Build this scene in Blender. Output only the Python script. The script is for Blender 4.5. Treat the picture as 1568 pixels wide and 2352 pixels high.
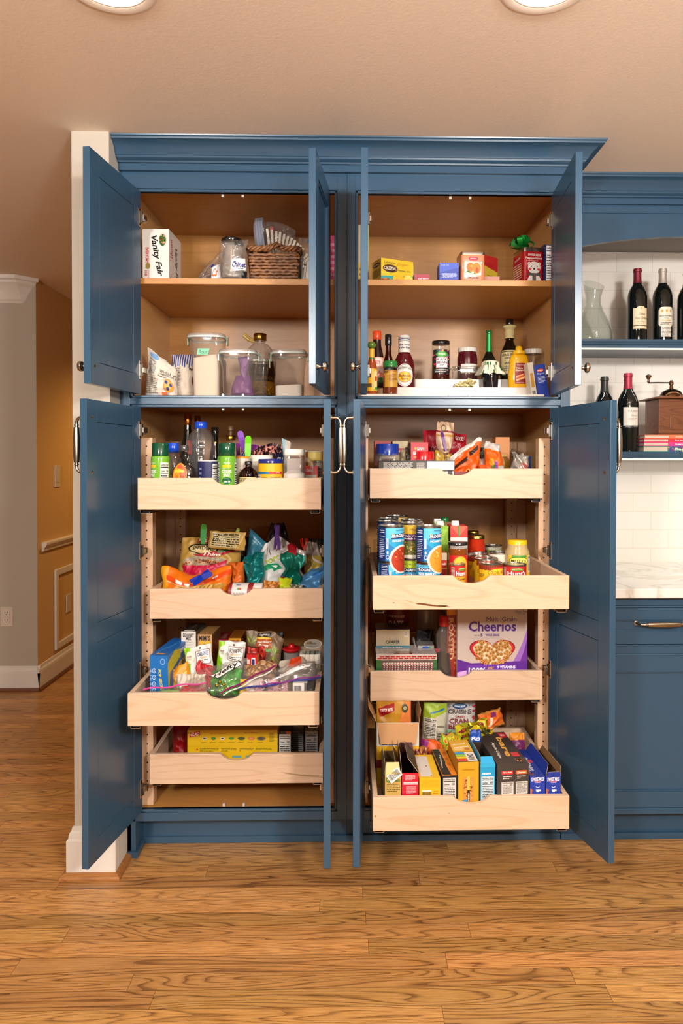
import bpy, bmesh, math, random
from mathutils import Vector, Matrix, noise
from mathutils.geometry import tessellate_polygon
for o in list(bpy.data.objects): bpy.data.objects.remove(o)
SC = bpy.context.scene
COL = SC.collection
# ------------------------------------------------------------------ camera
CF, CPX, CPY, CYAW, CPIT, CROLL, CH = 1590.5, 833.0, 1080.1, .0202, .0136, -.0011, 1.349
_R = Vector((math.cos(CYAW), -math.sin(CYAW), 0)); _F = Vector((math.sin(CYAW)*math.cos(CPIT), math.cos(CYAW)*math.cos(CPIT), -math.sin(CPIT)))
_U = _R.cross(_F)
_cr, _sr = math.cos(CROLL), math.sin(CROLL)
CR, CU = _R*_cr - _U*_sr, _R*_sr + _U*_cr
CAM0 = Vector((0, 0, CH))
cam = bpy.data.objects.new('camera', bpy.data.cameras.new('camera')); COL.objects.link(cam)
cam.matrix_world = Matrix(((CR.x, CU.x, -_F.x, 0), (CR.y, CU.y, -_F.y, 0), (CR.z, CU.z, -_F.z, CH), (0, 0, 0, 1)))
cam.data.sensor_fit = 'HORIZONTAL'; cam.data.sensor_width = 24
cam.data.lens = CF/1568*24
cam.data.shift_x = (784-CPX)/1568; cam.data.shift_y = -(1176-CPY)/1568
cam.data.clip_start = .05
SC.camera = cam
# ------------------------------------------------------------------ light
SC.view_settings.view_transform = 'Standard'; SC.view_settings.look = 'None'
SC.view_settings.exposure = 0.72; SC.view_settings.gamma = 1; SC.view_settings.use_curve_mapping = False
W = bpy.data.worlds.new('world'); SC.world = W; W.use_nodes = True
W.node_tree.nodes['Background'].inputs[0].default_value = (1, .93, .85, 1)
W.node_tree.nodes['Background'].inputs[1].default_value = .11
def area(name, loc, target, size, power, col, sy=None):
    l = bpy.data.lights.new(name, 'AREA'); l.energy = power; l.color = col; l.size = size
    if sy: l.shape = 'RECTANGLE'; l.size_y = sy
    o = bpy.data.objects.new(name, l); COL.objects.link(o); o.location = loc
    o.rotation_euler = (Vector(target)-Vector(loc)).to_track_quat('-Z', 'Y').to_euler(); return o
area('flash_light', (1.1, -.95, 2.12), (.05, 2.5, 1.2), .28, 42, (1, .95, .9))  # unseen flash behind the camera, placed from the shadow directions; no window here
area('flash_light', (-1.05, -.95, 2.12), (0, 2.5, 1.2), .28, 36, (1, .95, .9))  # its unseen partner on the left, also a flash rather than a window
area('bounce_light', (.9, -.7, 1.55), (.9, -.5, 2.4), .9, 46, (1, .96, .92))  # added upward fill out of view, brightens the ceiling like a bounced flash
def spot(name, loc, power, col, ang=130, r=.06):
    l = bpy.data.lights.new(name, 'SPOT'); l.energy = power; l.color = col; l.spot_size = math.radians(ang); l.spot_blend = .6; l.shadow_soft_size = r
    o = bpy.data.objects.new(name, l); COL.objects.link(o); o.location = loc; return o
WARM = (1, .72, .42)
# ------------------------------------------------------------------ pixel -> world on a plane
def ray(px, py): return _F + CR*((px-CPX)/CF) - CU*((py-CPY)/CF)
def P(px, py, Y):
    d = ray(px, py); return CAM0 + d*(Y/d.y)
def PZ(px, py, z):
    d = ray(px, py); return CAM0 + d*((z-CH)/d.z)
def PX(px, Y, py=1080): return P(px, py, Y).x
def PV(py, Y, px=800): return P(px, py, Y).z
# ------------------------------------------------------------------ materials
def lin(h):
    if not isinstance(h, str): return h
    h = h.lstrip('#'); h = h if len(h) == 6 else ''.join(c+c for c in h); r = [int(h[i:i+2], 16)/255 for i in (0, 2, 4)]
    return tuple(c/12.92 if c <= .04045 else ((c+.055)/1.055)**2.4 for c in r)+(1,)
MATS = {}
def nt(name):
    m = bpy.data.materials.new(name); m.use_nodes = True; t = m.node_tree; b = t.nodes['Principled BSDF']; return m, t, b
def N(t, typ, **k):
    n = t.nodes.new(typ)
    for a, v in k.items():
        if a.startswith('i_'):
            a = a[2:]; n.inputs[int(a) if a.isdigit() else a].default_value = v
        else: setattr(n, a, v)
    return n
def ramp(t, stops):
    r = N(t, 'ShaderNodeValToRGB'); e = r.color_ramp.elements
    while len(e) < len(stops): e.new(.5)
    for i, (p, c) in enumerate(stops): e[i].position = p; e[i].color = lin(c)
    return r
def attr_mat(name, rough, metal=0, coat=0, spec=.5, bump=0, emit=0):
    m, t, b = nt(name); a = N(t, 'ShaderNodeAttribute', attribute_name='Col')
    t.links.new(a.outputs['Color'], b.inputs['Base Color'])
    b.inputs['Roughness'].default_value = rough; b.inputs['Metallic'].default_value = metal
    b.inputs['Coat Weight'].default_value = coat; b.inputs['Specular IOR Level'].default_value = spec
    if emit:
        t.links.new(a.outputs['Color'], b.inputs['Emission Color']); b.inputs['Emission Strength'].default_value = emit
    if bump:
        n = N(t, 'ShaderNodeTexNoise', i_Scale=90); tc = N(t, 'ShaderNodeTexCoord'); t.links.new(tc.outputs['Object'], n.inputs[0])
        bp = N(t, 'ShaderNodeBump', i_Strength=bump, i_Distance=.002); t.links.new(n.outputs[0], bp.inputs['Height']); t.links.new(bp.outputs[0], b.inputs['Normal'])
    MATS[name] = m; return m
attr_mat('card', .42); attr_mat('gloss', .18, coat=.3); attr_mat('matte', .75, spec=.25); attr_mat('film', .4, spec=.45, bump=.08)
attr_mat('metal', .25, 1); attr_mat('foil', .38, .45, bump=.12); attr_mat('liquid', .05, spec=.6); attr_mat('glow', .5, emit=3.0); attr_mat('strip', .5, emit=.35)
def clear_mat(name, tint, gl=.16, alpha=.0, rough=.04):
    """thin clear plastic or glass: lets light through with a tint and mirrors more at grazing angles"""
    m = bpy.data.materials.new(name); m.use_nodes = True; t = m.node_tree; t.nodes.clear()
    out = N(t, 'ShaderNodeOutputMaterial'); tr = N(t, 'ShaderNodeBsdfTransparent', i_Color=lin(tint)); g = N(t, 'ShaderNodeBsdfGlossy', i_Roughness=rough)
    d = N(t, 'ShaderNodeBsdfDiffuse', i_Color=lin(tint)); lw = N(t, 'ShaderNodeLayerWeight', i_Blend=.35)
    mu = N(t, 'ShaderNodeMath', operation='MULTIPLY_ADD', i_1=.75, i_2=gl*.22); pw = N(t, 'ShaderNodeMath', operation='POWER', i_1=2.6)
    t.links.new(lw.outputs['Facing'], pw.inputs[0]); t.links.new(pw.outputs[0], mu.inputs[0])
    m1 = N(t, 'ShaderNodeMixShader', i_0=alpha); t.links.new(tr.outputs[0], m1.inputs[1]); t.links.new(d.outputs[0], m1.inputs[2])
    m2 = N(t, 'ShaderNodeMixShader'); t.links.new(mu.outputs[0], m2.inputs[0]); t.links.new(m1.outputs[0], m2.inputs[1]); t.links.new(g.outputs[0], m2.inputs[2])
    t.links.new(m2.outputs[0], out.inputs[0]); MATS[name] = m
clear_mat('glass', '#f4f6f4'); clear_mat('amber', '#8a4a12', .2); clear_mat('tintgrey', '#eeebe8', .3, .06); clear_mat('greenglass', '#3f5a2a', .2)
clear_mat('milky', '#f0ede8', .2, .06, .08); clear_mat('wrap', '#f2f0ee', .25, .06, .12); clear_mat('frost', '#eee9e4', .3, .24, .2); clear_mat('brownclear', '#8c6a3c', .2, .05)
def paint(name, col, rough=.5, bump=.02, sc=300, spec=.4, coat=0):
    m, t, b = nt(name); b.inputs['Base Color'].default_value = lin(col); b.inputs['Roughness'].default_value = rough
    b.inputs['Specular IOR Level'].default_value = spec; b.inputs['Coat Weight'].default_value = coat
    n = N(t, 'ShaderNodeTexNoise', i_Scale=sc); g = N(t, 'ShaderNodeNewGeometry'); t.links.new(g.outputs['Position'], n.inputs[0])
    bp = N(t, 'ShaderNodeBump', i_Strength=bump, i_Distance=.002); t.links.new(n.outputs[0], bp.inputs['Height']); t.links.new(bp.outputs[0], b.inputs['Normal'])
    MATS[name] = m; return m
paint('blue', '#32526c', .26, .05, 500, .5)
paint('wallpaint', '#c6beb0', .7); paint('greywall', '#b9b2a4', .7); paint('tanwall', '#dcb679', .7); paint('ceil', '#efe1d0', .8, .15, 120); paint('trimwhite', '#e6e2da', .4, .0)
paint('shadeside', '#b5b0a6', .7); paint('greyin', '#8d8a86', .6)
def wood(name, c1, c2, c3, scx=1.2, scz=9, fine=.25, rough=.35, contour=9, axis='X', dark=.5):
    m, t, b = nt(name); tc = N(t, 'ShaderNodeTexCoord'); oi = N(t, 'ShaderNodeObjectInfo')
    ad = N(t, 'ShaderNodeVectorMath', operation='ADD'); sc = N(t, 'ShaderNodeVectorMath', operation='SCALE'); cb = N(t, 'ShaderNodeCombineXYZ')
    t.links.new(oi.outputs['Random'], cb.inputs[0]); t.links.new(oi.outputs['Random'], cb.inputs[2]); t.links.new(cb.outputs[0], sc.inputs[0]); sc.inputs['Scale'].default_value = 7
    t.links.new(tc.outputs['Object'], ad.inputs[0]); t.links.new(sc.outputs[0], ad.inputs[1])
    mp = N(t, 'ShaderNodeMapping'); s = (scx, scz, scz) if axis == 'X' else (scz, scz, scx) if axis == 'Z' else (scz, scx, scz)
    mp.inputs['Scale'].default_value = s; t.links.new(ad.outputs[0], mp.inputs[0])
    n = N(t, 'ShaderNodeTexNoise', i_Scale=1, i_Detail=1.5, i_Roughness=.4); t.links.new(mp.outputs[0], n.inputs[0])
    mu = N(t, 'ShaderNodeMath', operation='MULTIPLY', i_1=contour); t.links.new(n.outputs[0], mu.inputs[0])
    fr = N(t, 'ShaderNodeMath', operation='FRACT'); t.links.new(mu.outputs[0], fr.inputs[0])
    r = ramp(t, ((0, c2), (.12, c1), (.8, c1), (1, c2))); t.links.new(fr.outputs[0], r.inputs[0])
    mp2 = N(t, 'ShaderNodeMapping'); k = 14; mp2.inputs['Scale'].default_value = tuple(v*k*(1 if v == scx else 4) for v in s); t.links.new(ad.outputs[0], mp2.inputs[0])
    n2 = N(t, 'ShaderNodeTexNoise', i_Scale=1, i_Detail=3); t.links.new(mp2.outputs[0], n2.inputs[0])
    r2 = ramp(t, ((.3, c3), (.62, c1))); t.links.new(n2.outputs[0], r2.inputs[0])
    mx = N(t, 'ShaderNodeMix', data_type='RGBA', i_0=fine); t.links.new(r.outputs[0], mx.inputs[6]); t.links.new(r2.outputs[0], mx.inputs[7])
    t.links.new(mx.outputs[2], b.inputs['Base Color']); b.inputs['Roughness'].default_value = rough
    MATS[name] = m
wood('maple', '#dabca0', '#cdaa8b', '#c49e7e', 1.3, 9, .3)
wood('maple_v', '#d4b090', '#c69b74', '#bd9068', 1.6, 9, .3, axis='Z')
wood('ply', '#bf8848', '#b77f40', '#aa7236', .8, 5, .35)
wood('ply_y', '#d2a468', '#ca9a5e', '#bf8d50', .8, 5, .35, axis='Y')
wood('darkwood', '#7a4a2c', '#5a3018', '#4a2816', 3, 14, .4)
wood('oakshoe', '#b0763e', '#8a5628', '#7a4a22', 3, 30, .4)
def floor_mat():
    m, t, b = nt('oakfloor'); L = t.links.new
    g = N(t, 'ShaderNodeNewGeometry'); sp = N(t, 'ShaderNodeSeparateXYZ'); L(g.outputs['Position'], sp.inputs[0])
    PW, PL = .0605, 1.15
    def mth(op, a, b_=None, c=None):
        n = N(t, 'ShaderNodeMath', operation=op)
        for i, v in enumerate((a, b_, c)):
            if v is None: continue
            if isinstance(v, (int, float)): n.inputs[i].default_value = v
            else: L(v, n.inputs[i])
        return n.outputs[0]
    ry = mth('DIVIDE', sp.outputs[1], PW); row = mth('FLOOR', ry); fy = mth('FRACT', ry)
    wn = N(t, 'ShaderNodeTexWhiteNoise', noise_dimensions='1D'); L(row, wn.inputs['W'])
    xs = mth('ADD', mth('DIVIDE', sp.outputs[0], PL), mth('MULTIPLY', wn.outputs['Value'], 7.3)); col = mth('FLOOR', xs); fx = mth('FRACT', xs)
    cb = N(t, 'ShaderNodeCombineXYZ'); L(row, cb.inputs[0]); L(col, cb.inputs[1]); w2 = N(t, 'ShaderNodeTexWhiteNoise', noise_dimensions='3D'); L(cb.outputs[0], w2.inputs['Vector'])
    rv = w2.outputs['Value']; sc2 = N(t, 'ShaderNodeSeparateColor'); L(w2.outputs['Color'], sc2.inputs[0])
    off = mth('MULTIPLY', rv, 53.0)
    v = N(t, 'ShaderNodeCombineXYZ'); L(mth('ADD', mth('MULTIPLY', sp.outputs[0], 1.5), off), v.inputs[0]); L(mth('ADD', mth('MULTIPLY', sp.outputs[1], 17), off), v.inputs[1])
    n = N(t, 'ShaderNodeTexNoise', i_Scale=1, i_Detail=1, i_Roughness=.35, i_Distortion=.25); L(v.outputs[0], n.inputs[0])
    rings = mth('FRACT', mth('MULTIPLY', n.outputs[0], mth('MULTIPLY_ADD', sc2.outputs[1], 10, 9)))
    r = ramp(t, ((0, '#5c3a1e'), (.1, '#6e4826'), (.28, '#bb8850'), (.75, '#c6965e'), (1, '#a8774a'))); L(rings, r.inputs[0])
    v3 = N(t, 'ShaderNodeCombineXYZ'); L(mth('ADD', mth('MULTIPLY', sp.outputs[0], 14), off), v3.inputs[0]); L(mth('MULTIPLY', sp.outputs[1], 420), v3.inputs[1])
    n3 = N(t, 'ShaderNodeTexNoise', i_Scale=1, i_Detail=3); L(v3.outputs[0], n3.inputs[0]); r3 = ramp(t, ((.36, '#78502c'), (.58, '#c8965e'))); L(n3.outputs[0], r3.inputs[0])
    mx = N(t, 'ShaderNodeMix', data_type='RGBA', blend_type='MIX'); L(mth('MULTIPLY_ADD', sc2.outputs[0], .35, .3), mx.inputs[0]); L(r.outputs[0], mx.inputs[6]); L(r3.outputs[0], mx.inputs[7])
    hs = N(t, 'ShaderNodeHueSaturation', i_Saturation=1.03); L(mth('MULTIPLY_ADD', rv, .45, .76), hs.inputs['Value']); L(mth('MULTIPLY_ADD', sc2.outputs[2], .012, .494), hs.inputs['Hue']); L(mx.outputs[2], hs.inputs['Color'])
    e = mth('MINIMUM', mth('MULTIPLY', mth('MINIMUM', fy, mth('SUBTRACT', 1, fy)), PW), mth('MULTIPLY', mth('MINIMUM', fx, mth('SUBTRACT', 1, fx)), PL))
    gap = mth('LESS_THAN', e, .0007); m2 = N(t, 'ShaderNodeMix', data_type='RGBA'); L(mth('MULTIPLY', gap, .75), m2.inputs[0]); L(hs.outputs[0], m2.inputs[6]); m2.inputs[7].default_value = lin('#4a2c14')
    L(m2.outputs[2], b.inputs['Base Color']); b.inputs['Roughness'].default_value = .33; b.inputs['Specular IOR Level'].default_value = .45
    bp = N(t, 'ShaderNodeBump', i_Strength=.15, i_Distance=.0008); L(n3.outputs[0], bp.inputs['Height']); L(bp.outputs[0], b.inputs['Normal'])
    MATS['oakfloor'] = m
floor_mat()
def tile_mat():
    m, t, b = nt('tile'); L = t.links.new; g = N(t, 'ShaderNodeNewGeometry'); sp = N(t, 'ShaderNodeSeparateXYZ'); L(g.outputs['Position'], sp.inputs[0])
    cb = N(t, 'ShaderNodeCombineXYZ'); L(sp.outputs[0], cb.inputs[0]); L(sp.outputs[2], cb.inputs[1])
    br = N(t, 'ShaderNodeTexBrick', offset=.5, i_Scale=1, i_Color1=lin('#e8e3da'), i_Color2=lin('#e4dfd6'), i_Mortar=lin('#d6d0c5'))
    br.inputs['Mortar Size'].default_value = .0016; br.inputs['Brick Width'].default_value = .155; br.inputs['Row Height'].default_value = .079
    of = N(t, 'ShaderNodeVectorMath', operation='ADD', i_1=(.155-.138, .079-.0267, 0)); L(cb.outputs[0], of.inputs[0]); L(of.outputs[0], br.inputs[0])
    L(br.outputs[0], b.inputs['Base Color']); b.inputs['Roughness'].default_value = .2
    bp = N(t, 'ShaderNodeBump', i_Strength=.3, i_Distance=.001, invert=True); L(br.outputs['Fac'], bp.inputs['Height']); L(bp.outputs[0], b.inputs['Normal']); MATS['tile'] = m
    m, t, b = nt('marble'); L = t.links.new; g = N(t, 'ShaderNodeNewGeometry'); n = N(t, 'ShaderNodeTexNoise', i_Scale=2.2, i_Detail=7, i_Roughness=.6, i_Distortion=1.6); L(g.outputs['Position'], n.inputs[0])
    r = ramp(t, ((0, '#e9e6e0'), (.46, '#e9e6e0'), (.5, '#c9c4b8'), (.54, '#e9e6e0'), (1, '#e2dfd8'))); L(n.outputs[0], r.inputs[0]); L(r.outputs[0], b.inputs['Base Color']); b.inputs['Roughness'].default_value = .15; MATS['marble'] = m
tile_mat()
def wicker_mat():
    m, t, b = nt('wicker'); L = t.links.new; tc = N(t, 'ShaderNodeTexCoord'); n = N(t, 'ShaderNodeTexNoise', i_Scale=60, i_Detail=2); L(tc.outputs['Object'], n.inputs[0])
    r = ramp(t, ((.3, '#54331c'), (.55, '#8a5a34'), (.8, '#b07c4c'))); L(n.outputs[0], r.inputs[0]); L(r.outputs[0], b.inputs['Base Color']); b.inputs['Roughness'].default_value = .45; MATS['wicker'] = m
wicker_mat()
# ------------------------------------------------------------------ mesh builder
class M:
    def __init__(s, T=None): s.v = []; s.f = []; s.c = []; s.m = []; s.T = T
    def add(s, vs, fs, col='#888888', mat='card'):
        n = len(s.v); T = s.T
        s.v += [tuple(T @ Vector(v)) if T else tuple(v) for v in vs]
        cs = col if isinstance(col, list) else [col]*len(fs)
        for f, c in zip(fs, cs): s.f.append([i+n for i in f]); s.c.append(c); s.m.append(mat)
        return s
    def box(s, x0, x1, y0, y1, z0, z1, col='#888888', mat='card', skip=''):
        v = [(x, y, z) for z in (z0, z1) for y in (y0, y1) for x in (x0, x1)]
        F = {'-z': (0, 2, 3, 1), '+z': (4, 5, 7, 6), '-y': (0, 1, 5, 4), '+y': (2, 6, 7, 3), '-x': (0, 4, 6, 2), '+x': (1, 3, 7, 5)}
        k = [q for q in F if q not in skip.split()]
        if isinstance(col, dict): col = [col.get(q, col.get('', '#888888')) for q in k]
        return s.add(v, [F[q] for q in k], col, mat)
    def prism(s, pts, vec, col='#888888', mat='card', caps=True):
        n = len(pts); v = [tuple(p) for p in pts]+[tuple(Vector(p)+Vector(vec)) for p in pts]
        f = [(i, (i+1) % n, (i+1) % n+n, i+n) for i in range(n)]
        if caps: f += [tuple(range(n))[::-1], tuple(range(n, 2*n))]
        return s.add(v, f, col, mat)
    def rev(s, prof, n=2, seg=28, ay=1, col='#888888', mat='card', c=(0, 0, 0), cap=True, colf=None, rot=0):
        """revolve a (radius, z) profile; n is the superellipse exponent (2 round, 6 rounded square), ay the depth/width ratio"""
        vs, fs = [], []; c = Vector(c)
        for r, z in prof:
            for i in range(seg): x, y = sup(2*math.pi*i/seg+rot, r, n, ay); vs.append((c.x+x, c.y+y, c.z+z))
        for j in range(len(prof)-1):
            for i in range(seg): k = (i+1) % seg; fs.append((j*seg+i, j*seg+k, (j+1)*seg+k, (j+1)*seg+i))
        cols = col if not colf else [colf(j, i) for j in range(len(prof)-1) for i in range(seg)]
        if cap:
            fs += [tuple(range(seg))[::-1], tuple(range((len(prof)-1)*seg, len(prof)*seg))]
            if colf: cols += [colf(0, 0), colf(len(prof)-2, 0)]
        return s.add(vs, fs, cols, mat)
    def tube(s, path, r, seg=8, col='#888888', mat='card', cap=True, flat=1):
        path = [Vector(p) for p in path]; n = len(path); rs = r if isinstance(r, (list, tuple)) else [r]*n; vs = []; fs = []
        t0 = (path[1]-path[0]).normalized(); up = Vector((0, 0, 1)) if abs(t0.z) < .9 else Vector((1, 0, 0)); a = t0.cross(up).normalized()
        for i, p in enumerate(path):
            t = (path[min(i+1, n-1)]-path[max(i-1, 0)]).normalized(); a = (a-t*a.dot(t)).normalized(); b = t.cross(a)
            for k in range(seg):
                w = 2*math.pi*k/seg; vs.append(p+a*(rs[i]*math.cos(w))+b*(rs[i]*flat*math.sin(w)))
        for i in range(n-1):
            for k in range(seg): q = (k+1) % seg; fs.append((i*seg+k, i*seg+q, (i+1)*seg+q, (i+1)*seg+k))
        if cap: fs += [tuple(range(seg))[::-1], tuple(range((n-1)*seg, n*seg))]
        return s.add(vs, fs, col, mat)
    def sheet(s, fn, nu, nv, col='#888888', mat='film', colf=None):
        vs = [fn(i/nu, j/nv) for j in range(nv+1) for i in range(nu+1)]; w = nu+1
        fs = [(j*w+i, j*w+i+1, (j+1)*w+i+1, (j+1)*w+i) for j in range(nv) for i in range(nu)]
        cols = [colf((i+.5)/nu, (j+.5)/nv) for j in range(nv) for i in range(nu)] if colf else col
        return s.add(vs, fs, cols, mat)
    def build(s, name, parent=None, loc=None, rz=0, rot=None, smooth=None, bevel=0, **tags):
        me = bpy.data.meshes.new(name); me.from_pydata(s.v, [], s.f)
        names = []
        for m in s.m:
            if m not in names: names.append(m)
        for m in names: me.materials.append(MATS[m])
        me.polygons.foreach_set('material_index', [names.index(m) for m in s.m])
        at = me.color_attributes.new('Col', 'FLOAT_COLOR', 'CORNER'); buf = []
        for f, c in zip(s.f, s.c): buf += list(lin(c))*len(f)
        at.data.foreach_set('color', buf)
        if smooth:
            me.polygons.foreach_set('use_smooth', [True]*len(s.f)); me.update(); me.set_sharp_from_angle(angle=math.radians(smooth))
        me.update()
        o = bpy.data.objects.new(name, me); COL.objects.link(o)
        if parent: o.parent = parent
        if loc is not None: o.location = loc
        if rot: o.rotation_euler = rot
        elif rz: o.rotation_euler = (0, 0, rz)
        if bevel:
            b = o.modifiers.new('Bevel', 'BEVEL'); b.width = bevel; b.segments = 2; b.limit_method = 'ANGLE'; b.angle_limit = math.radians(40)
        tag(o, **tags); return o
def tag(o, label=None, cat=None, group=None, kind=None):
    if label: o['label'] = label
    if cat: o['category'] = cat
    if group: o['group'] = group
    if kind: o['kind'] = kind
    return o
def empty(name, loc=(0, 0, 0), rz=0, rot=None, **tags):
    o = bpy.data.objects.new(name, None); COL.objects.link(o); o.location = loc; o.rotation_euler = rot or (0, 0, rz); o.empty_display_size = .05; return tag(o, **tags)
def clone(o, parent=None, **tags):
    c = o.copy(); COL.objects.link(c)
    if parent: c.parent = parent
    for ch in o.children: clone(ch, c)
    return tag(c, **tags)
def sup(t, r, n=2, ay=1):
    c, s_ = math.cos(t), math.sin(t); e = 2/n
    return r*math.copysign(abs(c)**e, c), r*ay*math.copysign(abs(s_)**e, s_)
# ------------------------------------------------------------------ flat graphics (printed words and pictures)
_G = {}
def glyphs(s, bold=0):
    k = (s, bold)
    if k not in _G:
        cu = bpy.data.curves.new('t', 'FONT'); cu.body = s; cu.size = 1; cu.resolution_u = 2; cu.offset = bold*.03
        o = bpy.data.objects.new('t', cu); me = o.to_mesh(); v = [(p.co.x, p.co.y) for p in me.vertices]; f = [tuple(q.vertices) for q in me.polygons]
        o.to_mesh_clear(); bpy.data.objects.remove(o); bpy.data.curves.remove(cu)
        xs = [a for a, b in v] or [0, 1]; ys = [b for a, b in v] or [0, 1]; _G[k] = (v, f, min(xs), max(xs), min(ys), max(ys))
    return _G[k]
class Cv:
    """a printed face, x and y from 0 to 1; W and H are its real size"""
    def __init__(s, W, H): s.W = W; s.H = H; s.it = []; s.n = 0; s.tx = set()
    def _a(s, v, f, c): s.it.append((v, f, c, s.n)); s.n += 1; return s
    def poly(s, pts, c):
        p = [(x*s.W, y*s.H) for x, y in pts]; return s._a(p, [tuple(t) for t in tessellate_polygon([[Vector((x, y, 0)) for x, y in p]])], c)
    def sq(s, k):
        """draw the print up towards the top edge, words keep their size"""
        out = []
        for v, f, c, n in s.it:
            ys = [b for a, b in v] or [0]; m = (max(ys)+min(ys))/2; T_ = n in s.tx; kk = k**.5 if T_ else k
            out.append(([(a, s.H-(s.H-m)*k+(b-m)*kk) for a, b in v], f, c, n))
        s.it = out; return s
    def rect(s, x0, y0, x1, y1, c): return s._a([(x0*s.W, y0*s.H), (x1*s.W, y0*s.H), (x1*s.W, y1*s.H), (x0*s.W, y1*s.H)], [(0, 1, 2, 3)], c)
    def ell(s, cx, cy, rx, ry, c, seg=20, a0=0, a1=360):
        p = [(cx*s.W+rx*s.W*math.cos(math.radians(a0+(a1-a0)*i/seg)), cy*s.H+ry*s.H*math.sin(math.radians(a0+(a1-a0)*i/seg))) for i in range(seg+(a1-a0 < 360))]
        return s._a(p, [tuple(range(len(p)))], c)
    def text(s, t, cx, cy, w, h, c, bold=0, sh=0, rot=0, arc=0):
        v, f, x0, x1, y0, y1 = glyphs(t, bold); side = abs(rot) % 180 > 45
        w *= s.H if side else s.W; h *= s.W if side else s.H
        a = math.radians(rot); ca, sa = math.cos(a), math.sin(a); q = []
        for x, y in v:
            x = (x-x0)/(x1-x0+1e-9)-.5; y = (y-y0)/(y1-y0+1e-9)-.5; xx = x*w+sh*y*h; yy = y*h+arc*h*(.25-x*x)*4
            q.append((cx*s.W+xx*ca-yy*sa, cy*s.H+xx*sa+yy*ca))
        s.tx.add(s.n)
        return s._a(q, f, c)
    def lines(s, x0, y0, x1, y1, n, c, seed=1):
        R = random.Random(seed); h = (y1-y0)/n; v = []; f = []
        for i in range(n):
            y = y1-(i+.5)*h; x = x0
            while x < x1-.02:
                e = min(x1*(1 if i < n-1 else .8), x+R.uniform(.05, .22)*(x1-x0)); k = len(v)
                if e <= x: break
                v += [(x*s.W, (y-h*.24)*s.H), (e*s.W, (y-h*.24)*s.H), (e*s.W, (y+h*.24)*s.H), (x*s.W, (y+h*.24)*s.H)]; f.append((k, k+1, k+2, k+3)); x = e+.03*(x1-x0)
        return s._a(v, f, c)
    def nutri(s, x0, y0, x1, y1, bg='#e8e6e2', c='#2a2a2a', big='150'):
        s.rect(x0, y0, x1, y1, bg); w, h = x1-x0, y1-y0
        s.text('Nutrition Facts', (x0+x1)/2, y1-.07*h, w*.88, h*.065, c, 1)
        s.rect(x0+.06*w, y1-.155*h, x1-.06*w, y1-.125*h, c); s.rect(x0+.06*w, y1-.33*h, x1-.06*w, y1-.31*h, c)
        s.text('Calories', x0+.28*w, y1-.25*h, w*.4, h*.06, c, 1); s.text(big, x1-.2*w, y1-.24*h, w*.22, h*.08, c, 1)
        s.lines(x0+.08*w, y0+.05*h, x1-.08*w, y0+.64*h, 9, c, int(big)); return s
    def bars(s, x0, y0, x1, y1, c='#1c1c1c', seed=3, vert=False):
        R = random.Random(seed); x = x0; v = []; f = []
        while x < x1:
            e = x+R.choice((.02, .03, .05))*(x1-x0); k = len(v); v += [(x*s.W, y0*s.H), (e*s.W, y0*s.H), (e*s.W, y1*s.H), (x*s.W, y1*s.H)]; f.append((k, k+1, k+2, k+3)); x = e+R.choice((.02, .04))*(x1-x0)
        return s._a(v, f, c)
    def spots(s, cx, cy, rx, ry, n, cols, r, seed=1, ring=False):
        R = random.Random(seed)
        for i in range(n):
            a = R.uniform(0, 6.283); d = math.sqrt(R.random()); k = r*R.uniform(.7, 1.3); x = cx+rx*d*math.cos(a); y = cy+ry*d*math.sin(a); c = R.choice(cols)
            s.ell(x, y, k, k*s.W/s.H, c, 7)
            if ring: s.ell(x, y, k*.42, k*.42*s.W/s.H, ring, 6); s.n -= 1
            s.n -= 1
        s.n += 2; return s
    def put(s, m, mp, mat='card', edge=0, step=.00012, base=.0003):
        """lay the print on a surface: mp(x, y, off) in metres gives a point"""
        step = min(step, .0016/max(1, s.n))
        for v, f, c, k in s.it:
            vs, fs = v, f
            if edge: vs, fs = split(v, f, edge)
            off = base+k*step; m.add([mp(x, y, off) for x, y in vs], fs, c, mat)
def split(v, f, e):
    v = list(v); f = [tuple(q) for q in f]; e2 = e*e; tri = []
    for q in f:
        for i in range(1, len(q)-1): tri.append((q[0], q[i], q[i+1]))
    out = []; mid = {}
    def md(a, b):
        k = (min(a, b), max(a, b))
        if k not in mid: mid[k] = len(v); v.append(((v[a][0]+v[b][0])/2, (v[a][1]+v[b][1])/2))
        return mid[k]
    st = tri
    while st:
        a, b, c = st.pop()
        L = [((v[p][0]-v[q][0])**2+(v[p][1]-v[q][1])**2, p, q, r) for p, q, r in ((a, b, c), (b, c, a), (c, a, b))]; m = max(L)
        if m[0] > e2: k = md(m[1], m[2]); st += [(m[1], k, m[3]), (k, m[2], m[3])]
        else: out.append((a, b, c))
    return v, out
def plane_map(O, U, V):
    O, U, V = Vector(O), Vector(U).normalized(), Vector(V).normalized(); Nn = U.cross(V)
    return lambda x, y, off: O+U*x+V*y+Nn*off
def rev_map(prof, a0, z0, n=2, ay=1, c=(0, 0, 0)):
    """x runs round the body from angle a0 (metres of arc), y is height above z0"""
    def rad(z):
        for (r0, za), (r1, zb) in zip(prof, prof[1:]):
            if min(za, zb) <= z <= max(za, zb) and zb != za: return r0+(r1-r0)*(z-za)/(zb-za)
        return prof[0][0]
    rm = max(r for r, z in prof); c = Vector(c)
    def f(x, y, off):
        z = z0+y; a = a0+x/rm; X, Y = sup(a, rad(z)+off+.0002, n, ay); return (c.x+X, c.y+Y, c.z+z)
    return f
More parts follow.
